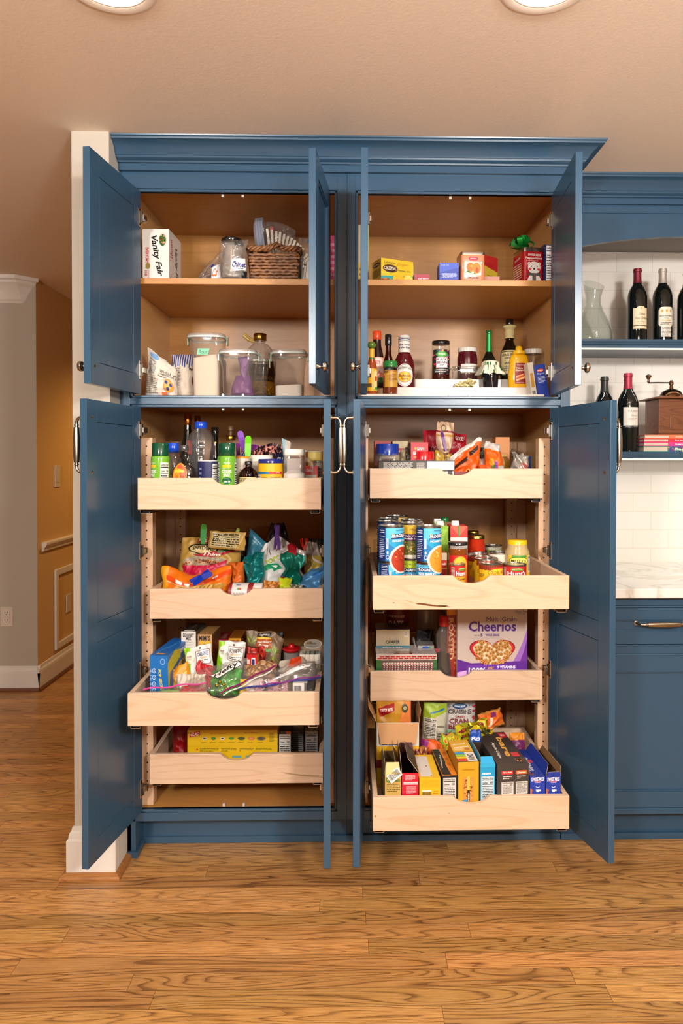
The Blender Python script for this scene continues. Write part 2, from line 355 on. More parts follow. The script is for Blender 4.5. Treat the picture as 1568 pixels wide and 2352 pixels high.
# ================================================================== THE SETTING
ZC = 2.4065; YF = 2.3555; YW = 2.955
def struct(m, name, bevel=0, smooth=None): return m.build(name, kind='structure', bevel=bevel, smooth=smooth)
struct(M().box(-5, 4.2, -3.2, 7, -.05, 0, mat='oakfloor'), 'floor')
c = M().box(-5, 4.2, -3.2, 7, ZC, ZC+.05, mat='ceil'); struct(c, 'ceiling')
struct(M().box(-5, 4.2, -3.25, -3.2, 0, ZC, mat='wallpaint'), 'wall_rear')
struct(M().box(4.2, 4.25, -3.2, 7, 0, ZC, mat='wallpaint'), 'wall_right')
struct(M().box(-5.05, -5, -3.2, 7, 0, ZC, mat='greywall'), 'wall_left')
struct(M().box(-5, 4.2, 7, 7.05, 0, ZC, mat='wallpaint'), 'wall_far')
# white wall end left of the cabinets
XP0, XP1, YP = -.891, -.7715, 2.2553
struct(M().box(XP0, XP1, YP, 3.3, 0, ZC, mat='wallpaint'), 'wall_end')
struct(M().box(XP1, 4.2, YW, YW+.35, 0, ZC, mat='tile'), 'wall_back')
def wrap_trim(prof, x0, x1, y0, yb, mat, name):
    """moulding profile [(out, z)] wrapped round the front and both sides of the wall end"""
    m = M(); n = len(prof)
    for rng in (((x0, yb, -1, 0), (x0, y0, -1, -1)), ((x0, y0, -1, -1), (x1, y0, 1, -1)), ((x1, y0, 1, -1), (x1, min(yb, YF-.0005), 1, 0))):
        v = [(a[0]+a[2]*o, a[1]+a[3]*o, z) for a in rng for o, z in prof]; m.add(v, [(i, i+1, i+1+n, i+n) for i in range(n-1)]+[tuple(range(n)), tuple(range(n, 2*n))], mat=mat)
    return struct(m, name)
wrap_trim([(0, .16), (.006, .157), (.007, .148), (.012, .142), (.014, .132), (.0145, .125), (.0195, .12), (.0195, 0), (0, 0)], XP0, XP1, YP, 3.3, 'trimwhite', 'baseboard_end')
wrap_trim([(.019, .019), (.026, .018), (.034, .012), (.037, .006), (.037, 0)], XP0, XP1, YP, 3.3, 'oakshoe', 'trim_1')
# hallway walls left
YH, XH = 4.082, -1.822
m = M().box(-5, XH, YH, YH+.06, 0, ZC, mat='greywall', skip='+x').box(XH-.06, XH, YH+.06, 7, 0, ZC, mat='tanwall').add([(XH, YH, 0), (XH, YH+.06, 0), (XH, YH+.06, ZC), (XH, YH, ZC)], [(0, 1, 2, 3)], mat='tanwall'); struct(m, 'wall_hall')
bp = [(.0, .145), (.004, .142), (.007, .125), (.013, .118), (.015, .105), (.015, 0)]
def ext(prof, a, b, nrm, name, mat='trimwhite', kind='structure', smooth=None):
    a, b, nrm = Vector(a), Vector(b), Vector(nrm); m = M(); n = len(prof)
    v = [p+nrm*o+Vector((0, 0, z)) for p in (a, b) for o, z in prof]; m.add(v, [(i, i+1, i+1+n, i+n) for i in range(n-1)]+[tuple(range(n)), tuple(range(n, 2*n))], mat=mat)
    return m.build(name, kind=kind, smooth=smooth)
ext(bp, (-5, YH, 0), (XH+.015, YH, 0), (0, -1, 0), 'baseboard_left'); ext(bp, (XH, YH-.015, 0), (XH, 7, 0), (1, 0, 0), 'baseboard_hall')
M().box(XH-.001, XH+.0145, YH-.0145, YH+.001, 0, .117, mat='trimwhite').build('trim_8', kind='structure')
ext([(.015, .02), (.022, .018), (.028, .01), (.03, 0)], (-5, YH, 0), (XH+.02, YH, 0), (0, -1, 0), 'trim_2', 'darkwood'); ext([(.015, .02), (.022, .018), (.028, .01), (.03, 0)], (XH, YH-.02, 0), (XH, 7, 0), (1, 0, 0), 'trim_3', 'darkwood')
cr = [(0, .0), (.006, .002), (.01, .012), (.02, .02), (.03, .05), (.055, .09), (.075, .105), (.08, .12), (.092, .125), (.095, .145), (0, .145)]
xc = PX(42, YH-.05, 680)
ext([(o, ZC-.145+z) for o, z in cr], (-5, YH, 0), (xc, YH, 0), (0, -1, 0), 'trim_4', smooth=25)
# return of the crown: mitred end
m = M(); n = len(cr); v = [(xc, YH-o, ZC-.145+z) for o, z in cr]+[(xc+o, YH-.0, ZC-.145+z) for o, z in cr]; m.add(v, [(i, i+1, i+1+n, i+n) for i in range(n-1)]+[tuple(range(n))], mat='trimwhite'); struct(m, 'trim_5')
zr = P(94, 1268, YH+.05).z
ext([(0, zr), (.012, zr+.003), (.014, zr+.02), (.02, zr+.026), (.03, zr+.04), (.03, zr+.052), (0, zr+.056)], (XH, YH+.06, 0), (XH, 7, 0), (1, 0, 0), 'trim_6')
m = M(); y0, z0, z1 = YH+.23, P(121, 1492, YH+.25).z, P(118, 1308, YH+.25).z
for (a, b, c_, d) in ((y0, y0+.04, z0, z1), (y0+.04, 6.2, z0, z0+.04), (y0+.04, 6.2, z1-.04, z1)): m.box(XH, XH+.014, a, b, c_, d, mat='trimwhite')
struct(m, 'trim_7', .004)
def plate(name, label, cat, T, parts):
    o = M().box(-.036, .036, -.006, 0, -.058, .058, '#d8cdbf', 'card').build(name, bevel=.002, label=label, cat=cat); o.matrix_world = T; parts(o); return o
def outlet(o):
    for s in (1, -1):
        q = M().box(-.017, .017, -.008, -.006, s*.022-.015, s*.022+.015, '#e2d8cb').box(-.009, -.006, -.0085, -.007, s*.022-.003, s*.022+.009, '#4a4038').box(.006, .009, -.0085, -.007, s*.022-.001, s*.022+.008, '#4a4038').box(-.003, .003, -.0085, -.007, s*.022-.011, s*.022-.006, '#4a4038')
        q.build('socket', o)
plate('wall_outlet', 'pale double wall outlet on the grey wall above the white baseboard', 'outlet', Matrix.Translation(P(16, 1416, YH)), outlet)
RZ = Matrix.Rotation(math.radians(90), 4, 'Z')
def rocker(o): M().box(-.017, .017, -.009, -.006, -.034, .034, '#dccdb4').build('rocker', o, bevel=.002)
plate('light_switch', 'tan light switch plate on the orange lit hallway wall', 'switch', Matrix.Translation((XH, YH+.28, P(123, 1094, 4.36).z)) @ RZ @ Matrix.Scale(1.15, 4), rocker)
plate('wall_outlet', 'small yellowish cover plate inside the hallway wainscot frame', 'outlet', Matrix.Translation((XH+.001, YH+.44, P(151, 1385, 4.52).z)) @ RZ, lambda o: None)
spot('hall_light', (-.9, 5.2, 2.33), 38, (1, .54, .16), 150)
spot('hall_light', (-3.2, 2.6, 2.33), 3.5, (1, .8, .6), 140)
# recessed ceiling lights
dl = None
for i, (px, lab) in enumerate(((285, 'round recessed ceiling light at the left, lens glowing white'), (1228, 'round recessed ceiling light at the right, lens glowing white'))):
    p = PZ(px, 29, ZC)
    if not dl:
        dl = M().rev([(.085, 0), (.098, -.004), (.105, -.002), (.105, 0)], seg=40, col='#e4d6c6', cap=False).rev([(.085, 0), (.078, .006)], seg=40, col='#f0e8dc', cap=False).build('ceiling_light', loc=(p.x, p.y-.1, ZC-.0005), smooth=40, label=lab, cat='ceiling light', group='recessed ceiling lights')
        M().rev([(.079, .0), (.0, -.001)], seg=40, col='#fff6ea', mat='glow', cap=False).build('lens', dl)
    else:
        o = clone(dl, label=lab); o.location.x, o.location.y = p.x, p.y-.1
    spot('ceiling_lamp', (p.x, p.y-.1, ZC-.02), 9, (1, .86, .7), 150, .07)
for x, y in ((-1.3, -.6), (.6, -.8), (2.2, .9)): spot('ceiling_lamp', (x, y, ZC-.02), 14, (1, .88, .74), 150, .07)
# ================================================================== CABINETS
BL = dict(mat='blue')
def rbox(m, *a): return m.box(*a, mat='blue')
def strip(m, x0, x1, z0, z1, y):   # bead mitred round an opening: outer edge x0..z1
    b = .0085; g = .0015
    for (a, b_, c_, d) in ((x0, x0+b, z0, z1), (x1-b, x1, z0, z1), (x0, x1, z0, z0+b), (x0, x1, z1-b, z1)):
        m.box(a, b_, y-.0012, y+.018, c_, d, mat='blue')
Z7, Z6, Z5, Z4 = 2.254, 1.5695, 1.5295, .160
XS = -.0065
screw = lambda m, x, y, z, n=-1: m.rev([(.0, 0), (.004, .0003), (.0045, .002)], seg=10, col='#d8a860', mat='metal', c=(0, 0, 0))
def hinge(parent, x, y, z, s):
    """concealed cup hinge: plate on the door's inner face, arm reaching the cabinet side (door local coords)"""
    m = M(); col = '#d9d0c4'
    m.box(x-.003, x+.012, y, y+.0022, z-.03, z+.03, col, 'metal')
    m.box(x+.001, x+.009, y+.002, y+.011, z-.02, z+.02, '#8f877c', 'metal')
    for q in (-.023, .023): m.add([(x+.0045+.003*math.cos(a), y+.003, z+q+.003*math.sin(a)) for a in [k*1.047 for k in range(6)]], [tuple(range(6))], '#6b6258', 'metal')
    m.box(x-.021, x+.006, y+.007, y+.016, z-.0085, z+.0085, col, 'metal'); m.box(x-.014, x-.010, y+.006, y+.0168, z-.01, z+.01, '#55504a', 'metal')
    return m.build('hinge', parent, bevel=.0008)
NICK = '#b5a998'
def knob(parent, x, z, yf):
    m = M(Matrix.Translation((x, yf, z)) @ Matrix.Rotation(math.radians(90), 4, 'X'))
    m.rev([(.0, 0), (.010, 0), (.009, .002), (.0055, .006), (.005, .012), (.007, .015), (.0145, .019), (.0155, .024), (.0135, .029), (.006, .032), (0, .033)], seg=24, col=NICK, mat='metal', cap=False)
    return m.build('knob', parent, smooth=50)
def pull(parent, x, z0, z1, yf, vert=True, name='handle'):
    m = M(); T = lambda u, o: (x, yf-o, u) if vert else (u, yf-o, x)
    L = z1-z0; pth = []; rr = []
    pth += [T(z0+.000, 0), T(z0, .003), T(z0, .004), T(z0, .016), T(z0+.002, .021), T(z0+.008, .0262), T(z0+.017, .0285), T(z0+.020, .0285), T(z0+.021, .0285), T(z0+.024, .0285), T(z0+.025, .0285), T(z0+.028, .0285), T(z0+.0285, .0285)]
    rr += [.0085, .0085, .0045, .0044, .0043, .0043, .0043, .0046, .0066, .0066, .0048, .0048, .0078]
    h = [T(z0+L*t, .0285) for t in (.2, .35, .5)]; pth += h; rr += [.0085, .0098, .0102]
    a = list(zip(pth, rr)); mir = [(T((z0+z1)-(p[2] if vert else p[0]), yf-p[1]), r) for p, r in a[:-1]][::-1]
    a += mir; m.tube([p for p, r in a], [r for p, r in a], 14, NICK, 'metal'); return m.build(name, parent, smooth=50)
def door(parent, hx, hy, a, s, z0, z1, mid=None, hz=(), kn=None, pl=None, lab=None):
    """local frame: origin at the inner face's hinge edge, +x to the free edge (for s=1), inner face y=0, outer face y=-t"""
    w, t, st, g = .3395, .0205, .057, .0013
    m = M(); X = lambda q: q*s
    def b(x0, x1, y0, y1, za, zb): m.box(min(X(x0), X(x1)), max(X(x0), X(x1)), y0, y1, za, zb, mat='blue')
    b(0, st, -t, 0, z0, z1); b(w-st, w, -t, 0, z0, z1)
    rails = [(z0, z0+st+.008), (z1-st-.008, z1)]
    if mid: rails.append((mid-.029, mid+.029))
    for za, zb in rails: b(st, w-st, -t, 0, za, zb)
    rails.sort(); o = m
    pan = M(); bead = M()
    for (_, za), (zb, _) in zip(rails, rails[1:]):
        m.box(min(X(st+g), X(w-st-g)), max(X(st+g), X(w-st-g)), -t+.008, -.0006, za+g, zb-g, mat='blue')
        for q in ((st, st+.007, za, zb), (w-st-.007, w-st, za, zb), (st, w-st, za, za+.007), (st, w-st, zb-.007, zb)): b(q[0], q[1], -t+.003, -t+.009, q[2], q[3])
    d = m.build('door', parent, bevel=.0009, label=lab)
    d.location = (hx, hy, 0); d.rotation_euler = (0, 0, -s*(math.pi/2+a))
    # rotation check: local +x (s=1) must point to (-sin a, -cos a)
    for z in hz:
        M_ = Matrix.Scale(s, 4, (1, 0, 0)); h = hinge(d, .006, 0, z, s); h.matrix_local = M_
    sc = M()
    if kn: knob(d, X(w-.028), kn, -t); pts = [(w-.028, kn)]
    if pl: pull(d, X(w-.030), pl-.08, pl+.08, -t); pts = [(w-.030, pl-.08), (w-.030, pl+.08)]
    for x, z in pts:
        sc = M(); sc.add([(X(x)+.005*math.cos(k*.785), .0008, z+.005*math.sin(k*.785)) for k in range(8)]+[(X(x), .0028, z)], [(k, (k+1) % 8, 8) for k in range(8)], '#d8a55c', 'metal')
        sc.build('screw', d)
    return d
def roll_out(parent, px0, px1, pyb, name_lab, Yfr, mark=None):
    """pull-out tray: front with a scooped hand hole, sides, back, bottom, slides"""
    x0, x1 = PX(px0, Yfr, pyb), PX(px1, Yfr, pyb); zb = P((px0+px1)/2, pyb, Yfr).z; h = .0995; D = .535; t = .0145; xm = (x0+x1)/2
    pts = [(x0, zb), (x1, zb), (x1, zb+h), (xm+.054, zb+h)]
    for k in range(13):
        u = 1-k/6; pts.append((xm+.048*u, zb+h-.004-.0185*(1-u*u)**.6)) if abs(u) < 1 else pts.append((xm+.05*u, zb+h-.004))
    pts += [(xm-.054, zb+h), (x0, zb+h)]
    f = M().prism([(x, Yfr, z) for x, z in pts], (0, t, 0), mat='maple')
    f.box(x0, x0+t, Yfr+t, Yfr+D, zb, zb+h-.001, mat='maple').box(x1-t, x1, Yfr+t, Yfr+D, zb, zb+h-.001, mat='maple').box(x0+t, x1-t, Yfr+D-t, Yfr+D, zb+.01, zb+h-.001, mat='maple').box(x0+t, x1-t, Yfr+t, Yfr+D-t, zb+.026, zb+.031, mat='maple')
    for pts_, cm in mark or ():   # mineral streaks and pin knots in the maple
        q = [P(a, b, Yfr-.0004) for a, b in pts_]; f.add([tuple(p) for p in q], [tuple(t_) for t_ in tessellate_polygon([[Vector((p.x, p.z, 0)) for p in q]])], cm, 'matte')
    d = f.build('drawer', parent, bevel=.0012, label=name_lab)
    for s, xe in ((1, x0), (-1, x1)):
        a = sorted((xe+s*.004, xe+s*.034)); b = sorted((xe-s*.0055, xe-s*.004))
        lo, hi = zb-.0125, zb-.0005
        m = M().box(a[0], a[1], Yfr+.014, Yfr+.5, lo, lo+.0016, '#c4c0ba', 'metal').box(*sorted((xe+s*.004, xe+s*.0055)), Yfr+.014, Yfr+.5, lo, hi, '#c4c0ba', 'metal').box(*sorted((xe+s*.0325, xe+s*.034)), Yfr+.014, Yfr+.5, lo, lo+.006, '#c4c0ba', 'metal')
        m.box(*sorted((xe+s*.010, xe+s*.030)), Yfr+.02, Yfr+.4, lo+.003, hi, '#3a3734', 'metal').box(*b, Yfr+.03, Yfr+.5, zb-.006, zb+.014, '#a09c96', 'metal')
        m.build('slide', d)
    return dict(x0=x0+t, x1=x1-t, y0=Yfr+t, y1=Yfr+D-t, z=zb+.0315, top=zb+h, Y=Yfr)
def pilaster(m, x0, x1, y0, y1, z0, z1, side):
    m.box(x0, x1, y0, y1, z0, z1, mat='maple_v')
    n = int((z1-z0-.04)/.032); xc_ = (x0+x1)/2
    vs = []; fs = []
    for k in range(n):
        z = z1-.03-k*.032; b = len(vs); vs += [(xc_+.0028*math.cos(q*.785), y0-.0004, z+.0028*math.sin(q*.785)) for q in range(8)]; fs.append(tuple(range(b, b+8)))
    m.add(vs, fs, '#2a1a10', 'matte')
def cabinet(xo0, xi0, xi1, xo1, lab):
    root = empty('pantry_cabinet', ((xo0+xo1)/2, YF+.3, 0), label=lab, cat='cabinet', group='tall pantry cabinets'); inv = Matrix.Translation((-(xo0+xo1)/2, -YF-.3, 0))
    def put(m, name, **k): o = m.build(name, root, **k); o.matrix_parent_inverse = inv; return o
    B = .0085; G = .0018; m = M(); y0, y1 = YF, YF+.019
    a, b = xi0-B-G, xi1+B+G
    m.box(xo0, a, y0, y1, .0, 2.335, mat='blue') if xo0 < -.5 else m.box(xo0, a, y0, y1, .121, 2.335, mat='blue')
    m.box(b, xo1-.0006, y0, y1, .121, 2.335, mat='blue')
    m.box(a, b, y0, y1, Z7+B+G, 2.335, mat='blue'); m.box(a, b, y0, y1, Z5+B+G, Z6-B-G, mat='blue'); m.box(a, b, y0, y1, .121, Z4-B-G, mat='blue')
    m.box(a, b, y0+.006, y1, Z7, Z7+B+G, mat='blue').box(a, b, y0+.006, y1, Z5, Z6, mat='blue').box(a, b, y0+.006, y1, Z4-B-G, Z4, mat='blue').box(a, xi0, y0+.006, y1, Z4, Z7, mat='blue').box(xi1, b, y0+.006, y1, Z4, Z7, mat='blue')
    put(m, 'face_frame', bevel=.0006)
    m = M(); strip(m, xi0-B, xi1+B, Z6-B, Z7+B, YF); strip(m, xi0-B, xi1+B, Z4-B, Z5+B, YF); put(m, 'bead_molding', bevel=.002)
    T = .016; xa, xb = xo0+T, xo1-T
    put(M().box(xo0, xa, y1, YW-.002, .12, 2.33, mat='ply_y').box(xb, xo1-.001, y1, YW-.002, .12, 2.33, mat='ply_y'), 'side_panel')
    if xo1 > .5: put(M().box(xo1-.001, xo1+.0008, YF, YW-.002, .12, 2.40, mat='blue'), 'end_panel')
    put(M().box(xa, xb, YW-.014, YW-.004, .14, 2.33, mat='ply'), 'back_panel')
    put(M().box(xa, xb, y1, YW-.014, 2.297, 2.315, mat='ply'), 'top_panel')
    for z in (Z6-.019, Z4-.019): put(M().box(xa, xb, y1, YW-.014, z+.0005, z+.019, mat='ply'), 'deck')
    zs = PV(641, 2.38); put(M().box(xa, xb, 2.38, YW-.014, zs-.0205, zs, mat='ply'), 'shelf', bevel=.001)
    # toe kick and its shoe
    m = M().box(xo0+.0, xo1, 2.445, 2.46, 0, .121, mat='blue').box(xo0+(.046 if xo0 < -.5 else 0), xo1, 2.435, 2.445, 0, .022, mat='blue')
    if xo0 < -.5: m.box(xo0+.032, xo0+.046, YF+.019, 2.445, 0, .13, mat='blue').box(xo0+.046, xo0+.056, YF-.002, 2.445, 0, .021, mat='blue').box(xo0+.004, xo0+.056, YF-.011, YF, 0, .021, mat='blue').box(xo0, xo0+.046, YF, YF+.019, 0, .13, mat='blue')
    m.box(xo0, xo1, YF+.019, 2.46, .119, .1215, mat='blue'); put(m, 'toe_kick', bevel=.003)
    ztop = PV(1006, 2.39)
    xin0, xin1 = (PX(350, 2.385), PX(742, 2.385)-.0) if xo0 < -.5 else (PX(845, 2.385), PX(1236.5, 2.385))
    for (u0, u1) in ((xa, xin0), (xin1+.002 if xo0 < -.5 else xin1, xb)):
        for (ya, yb) in ((2.385, 2.425), (2.86, 2.90)):
            w0, w1 = (u1-.040, u1) if u0 == xa else (u0, u0+.040)
            w0, w1 = max(w0, xa), min(w1, xb)
            m = M(); pilaster(m, w0, w1, ya, yb, Z4+.002, ztop, 0)
            if u0 == xa and w0 > xa+.001: m.box(xa, w0, ya+.012, yb, Z4+.002, ztop, mat='maple_v')
            if u0 != xa and w1 < xb-.001: m.box(w1, xb, ya+.012, yb, Z4+.002, ztop, mat='maple_v')
            put(m, 'pilaster', bevel=.0008)
    # clear catch bumpers
    xm = (xi0+xi1)/2+(.008 if xo0 > -.5 else -.006)
    for z, s in ((Z7, -1), (Z5, -1), (Z4, 1), (Z6, 1)):
        for dx in (-.034, .034): put(M().box(xm+dx-.004, xm+dx+.004, YF+.021, YF+.03, *sorted((z, z+s*.008)), '#cfc4b6', 'gloss'), 'door_catch')
    return root, put
CL, putL = cabinet(-.7705, -.7295, -.0495, XS, 'left tall blue pantry cabinet standing open beside the white wall end')
CRT, putR = cabinet(XS, .0315, .7135, .7545, 'right tall blue pantry cabinet standing open beside the wine niche')
iL, iR = Matrix.Translation(-CL.location), Matrix.Translation(-CRT.location)
def fixp(d, inv): d.matrix_parent_inverse = inv; return d
zu0, zu1, zl0, zl1 = Z6+.0025, Z7-.0025, Z4+.003, Z5-.002
hzu = (2.163, 1.652); hzl = (1.451, 1.046, .643, .244)
fixp(door(CL, -.6992, 2.3514, .1347, 1, zu0, zu1, None, hzu, kn=1.625, lab='upper left door, swung open with its inner face showing'), iL)
fixp(door(CL, -.697, 2.3413, .1667, 1, zl0, zl1, .838, hzl, pl=1.395, lab='tall lower left door, swung open with its inner face showing'), iL)
fixp(door(CRT, .6803, 2.3376, .2505, -1, zl0, zl1, .838, hzl, pl=1.395, lab='tall lower right door, swung wide open'), iR)
fixp(door(CRT, .6882, 2.3559, -.0844, -1, zu0, zu1, None, hzu, kn=1.625, lab='upper right door, swung open'), iR)
def ang(px, hx, hy, s):   # opening angle that brings the inner free corner to pixel column px
    best = min(((abs(PX(px, hy-.3395*math.cos(a))-(hx-s*.3395*math.sin(a))), a) for a in [k*.002-.2 for k in range(250)])); return best[1]
hx = PX(745, 2.35); fixp(door(CL, hx, 2.35, ang(709, hx, 2.35, -1), -1, zu0, zu1, None, hzu, kn=1.625, lab='upper middle door of the left cabinet, seen on edge'), iL)
hx = -.0815; fixp(door(CL, hx, 2.34, ang(743, hx, 2.34, -1), -1, zl0, zl1, .838, hzl, pl=1.395, lab='tall lower middle door of the left cabinet, seen on edge'), iL)
hx = PX(841, 2.345); fixp(door(CRT, hx, 2.345, ang(844, hx, 2.345, 1), 1, zu0, zu1, None, hzu, kn=1.625, lab='upper middle door of the right cabinet, seen on edge'), iR)
hx = PX(840, 2.34); fixp(door(CRT, hx, 2.34, ang(827, hx, 2.34, 1), 1, zl0, zl1, .838, hzl, pl=1.395, lab='tall lower middle door of the right cabinet, seen on edge'), iR)
TR = {}
def tray(k, root, inv, *a):
    n0 = set(bpy.data.objects); TR[k] = roll_out(root, *a)
    for o in set(bpy.data.objects)-n0:
        if o.parent == root: o.matrix_parent_inverse = inv
tray('L1', CL, iL, 316, 737, 1171, 'topmost pull-out tray of the left cabinet', 2.172)
tray('L2', CL, iL, 343.5, 741, 1421, 'second pull-out tray of the left cabinet', 2.297)
tray('L3', CL, iL, 293, 733, 1667, 'third pull-out tray of the left cabinet, pulled out furthest', 2.078)
tray('L4', CL, iL, 343.8, 741.5, 1800, 'lowest pull-out tray of the left cabinet', 2.300, [(((642, 1773), (680, 1778), (741, 1782), (741, 1784), (690, 1782), (655, 1777)), '#a88a62'), (((690, 1781), (741, 1785), (741, 1786.5), (700, 1783.5)), '#b4986e')])
tray('R1', CRT, iR, 849, 1246.5, 1145, 'topmost pull-out tray of the right cabinet', 2.291)
tray('R2', CRT, iR, 856, 1307, 1400, 'second pull-out tray of the right cabinet, pulled far out', 2.027, [(((952, 1385), (975, 1386), (1000, 1390), (1036, 1393), (1012, 1394), (985, 1392), (958, 1388)), '#6a4422'), (((925, 1376), (945, 1382), (955, 1386), (940, 1383)), '#c09a68'), (((901, 1383), (908, 1385), (903, 1386)), '#8a6236'), (((1005, 1390), (1030, 1391), (1020, 1393.5)), '#3a2412')])
tray('R3', CRT, iR, 850, 1245, 1609, 'third pull-out tray of the right cabinet', 2.315)
tray('R4', CRT, iR, 856, 1307, 1907, 'lowest pull-out tray of the right cabinet, pulled far out', 2.027, [(((859, 1873), (863, 1872), (865, 1875), (861, 1878)), '#a07848'), (((1028, 1867), (1033, 1868), (1030, 1870)), '#b08a58')])
# crown across both pantry cabinets with a mitred return on the right
def crown(name, x0, x1, yb, ybk, zt, label, ret=True, h=.088, k=1.0):
    prof = [(.0, zt-.20*k), (.014, zt-.20*k), (.014, zt-.108), (.0, zt-.108), (.018, zt-.093), (.019, zt-.088), (.026, zt-.078), (.030, zt-.072), (.034, zt-.0715), (.035, zt-.064), (.037, zt-.063), (.040, zt-.05), (.052, zt-.035), (.076, zt-.02), (.088, zt-.0185), (.0885, zt-.006), (.093, zt-.004), (.094, zt), (0, zt)]
    prof = [(0, zt-.086), (.014, zt-.086), (.014, zt-.0635), (.022, zt-.063), (.024, zt-.058), (.036, zt-.054), (.038, zt-.0525), (.04, zt-.0475), (.043, zt-.047), (.047, zt-.038), (.058, zt-.024), (.072, zt-.0145), (.086, zt-.0125), (.087, zt-.007), (.092, zt-.004), (.093, zt), (0, zt)]
    prof = [(o, zt+(z-zt)*1.0) for o, z in prof]; n = len(prof); m = M()
    P0 = [(x0, yb-o, z) for o, z in prof]; P1 = [(x1+(o if ret else 0), yb-o, z) for o, z in prof]
    m.add(P0+P1, [(i, i+1, i+1+n, i+n) for i in range(n-1)]+[tuple(range(n))], mat='blue')
    if ret: P2 = [(x1+o, ybk, z) for o, z in prof]; m.add(P1+P2, [(i, i+1, i+1+n, i+n) for i in range(n-1)], mat='blue')
    return m.build(name, smooth=28, label=label, cat='crown molding')
cz = crown('crown_molding', XP1+.001, .7545, YF, YW-.01, ZC-.001, 'blue crown molding running across the top of both pantry cabinets')
# ================================================================== WINE NICHE AND BASE CABINETS ON THE RIGHT
NX0, NX1 = .7565, 2.75; YN = 2.62; xN = lambda px: PX(px, YN)
crown('crown_molding', NX0, NX1, YN, YW, ZC-.001, 'blue crown molding above the arched valance of the wine niche', ret=False)
zt = ZC-.088; zl = PV(498/4.78+380, YN); zar0 = PV(576, YN-.01, 1340); zar1 = PV(541, YN-.01, 1560); xa0, xa1 = NX0+.02, NX0+.02+(xN(1575)-NX0-.02)*2
root = empty('wine_niche', (NX0, YN, 0), label='blue open wine niche with arched valance and two shelves over white tile', cat='shelf unit'); inv = Matrix.Translation((-NX0, -YN, 0))
def putN(m, name, **k): o = m.build(name, root, **k); o.matrix_parent_inverse = inv; return o
m = M().box(NX0, NX1, YN+.005, YN+.024, zl, ZC-.02, mat='blue').box(NX0, NX1, YN-.002, YN+.01, zl, ZC-.086, mat='blue')
putN(m, 'frieze', bevel=.001)
pts = [(NX0, zl+.002), (NX0, zar0)]+[(xa0+(xa1-xa0)*k/30, zar0+(zar1-zar0)*(1-(abs(k/15-1))**2.0)) for k in range(31)]+[(NX1, zar0), (NX1, zl+.002)]
putN(M().prism([(x, YN+.003, z) for x, z in pts], (0, .019, 0), mat='blue'), 'valance')
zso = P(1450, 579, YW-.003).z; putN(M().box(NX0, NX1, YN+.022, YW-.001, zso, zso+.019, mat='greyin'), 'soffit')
YS = 2.675
def shelf(yt, yb, name):
    z1, z0 = PV(yt, YS, 1500), PV(yb, YS, 1500)
    m = M(); pr = [(YS, z1), (YS, z1-.009), (YS+.004, z1-.012), (YS+.006, z1-.019), (YS+.011, z1-.022), (YS+.011, z0), (YW-.001, z0), (YW-.001, z1)]
    m.prism([(NX0, y, z) for y, z in pr], (NX1-NX0, 0, 0), mat='blue'); o = putN(m, name, bevel=.0006)
    s = M().box(NX0+.01, NX1-.01, YS+.014, YS+.024, z0-.006, z0-.0002, '#d9e2d0', 'strip').build('light_strip', o); return z1, z0
zs1, zs1b = shelf(779, 798, 'shelf'); zs2, zs2b = shelf(1037.5, 1053, 'shelf')
area('strip_light', ((NX0+NX1)/2, YS+.02, zs1b-.008), ((NX0+NX1)/2, YS+.09, zs2b), NX1-NX0-.1, 1.2, (1, .97, .9), .01)
area('strip_light', ((NX0+NX1)/2, YS+.02, zs2b-.008), ((NX0+NX1)/2, YS+.09, .9), NX1-NX0-.1, 1.2, (1, .97, .9), .01)
# countertop
zc = .914; YC = 2.335
M().box(NX0+.001, NX1, YC, YW, zc-.034, zc, mat='marble').build('countertop', bevel=.005, label='white marble countertop with pale grey veins, below the tiled niche', cat='countertop')
# base cabinet
YB = 2.365; zb = lambda py: P(1500, py, YB).z
root = empty('base_cabinet', (NX0, YB, 0), label='blue base cabinet with one drawer above a wide paneled door under the marble counter', cat='cabinet'); invb = Matrix.Translation((-NX0, -YB, 0))
def putB(m, name, p=root, **k):
    o = m.build(name, p, **k)
    if p == root: o.matrix_parent_inverse = invb
    return o
m = M().box(NX0, NX1, YB, YB+.019, zb(1391), zc-.034, mat='blue').box(NX0, NX1, YB, YB+.019, zb(1502), zb(1484), mat='blue').box(NX0, NX1, YB, YB+.019, .124, zb(1861), mat='blue').box(NX0, NX0+.0345, YB-.0006, YB+.018, .1245, zc-.035, mat='blue').box(NX0, NX1, YB+.019, YW-.01, .124, zc-.036, mat='blue', skip='-y').box(NX0, NX1, YB+.03, YB+.04, .124, zc-.036, mat='blue')
putB(m, 'face_frame', bevel=.0015)
m = M()
for a, b in ((1391, 1395.5), (1480, 1484), (1502, 1506), (1856, 1860.5)): m.box(NX0+.035, NX1, YB-.003, YB+.015, zb(b)+.0005, zb(a)-.0005, mat='blue')
putB(m, 'bead_molding', bevel=.0012)
def panel_front(name, za, zb_, x0, x1, fr):
    m = M().box(x0, x1, YB+.001, YB+.02, za, za+fr, mat='blue').box(x0, x1, YB+.001, YB+.02, zb_-fr, zb_, mat='blue').box(x0, x0+fr*1.6, YB+.001, YB+.02, za+fr, zb_-fr, mat='blue').box(x1-fr*1.6, x1, YB+.001, YB+.02, za+fr, zb_-fr, mat='blue')
    m.box(x0+.01, x1-.01, YB+.010, YB+.018, za+.01, zb_-.01, mat='blue').box(x0+fr, x1-fr, YB+.005, YB+.012, za+fr, za+fr+.005, mat='blue').box(x0+fr, x1-fr, YB+.005, YB+.012, zb_-fr-.005, zb_-fr, mat='blue')
    return putB(m, name, bevel=.0008)
dr = panel_front('drawer', zb(1479.5), zb(1396.5), NX0+.045, NX1-.06, .041)
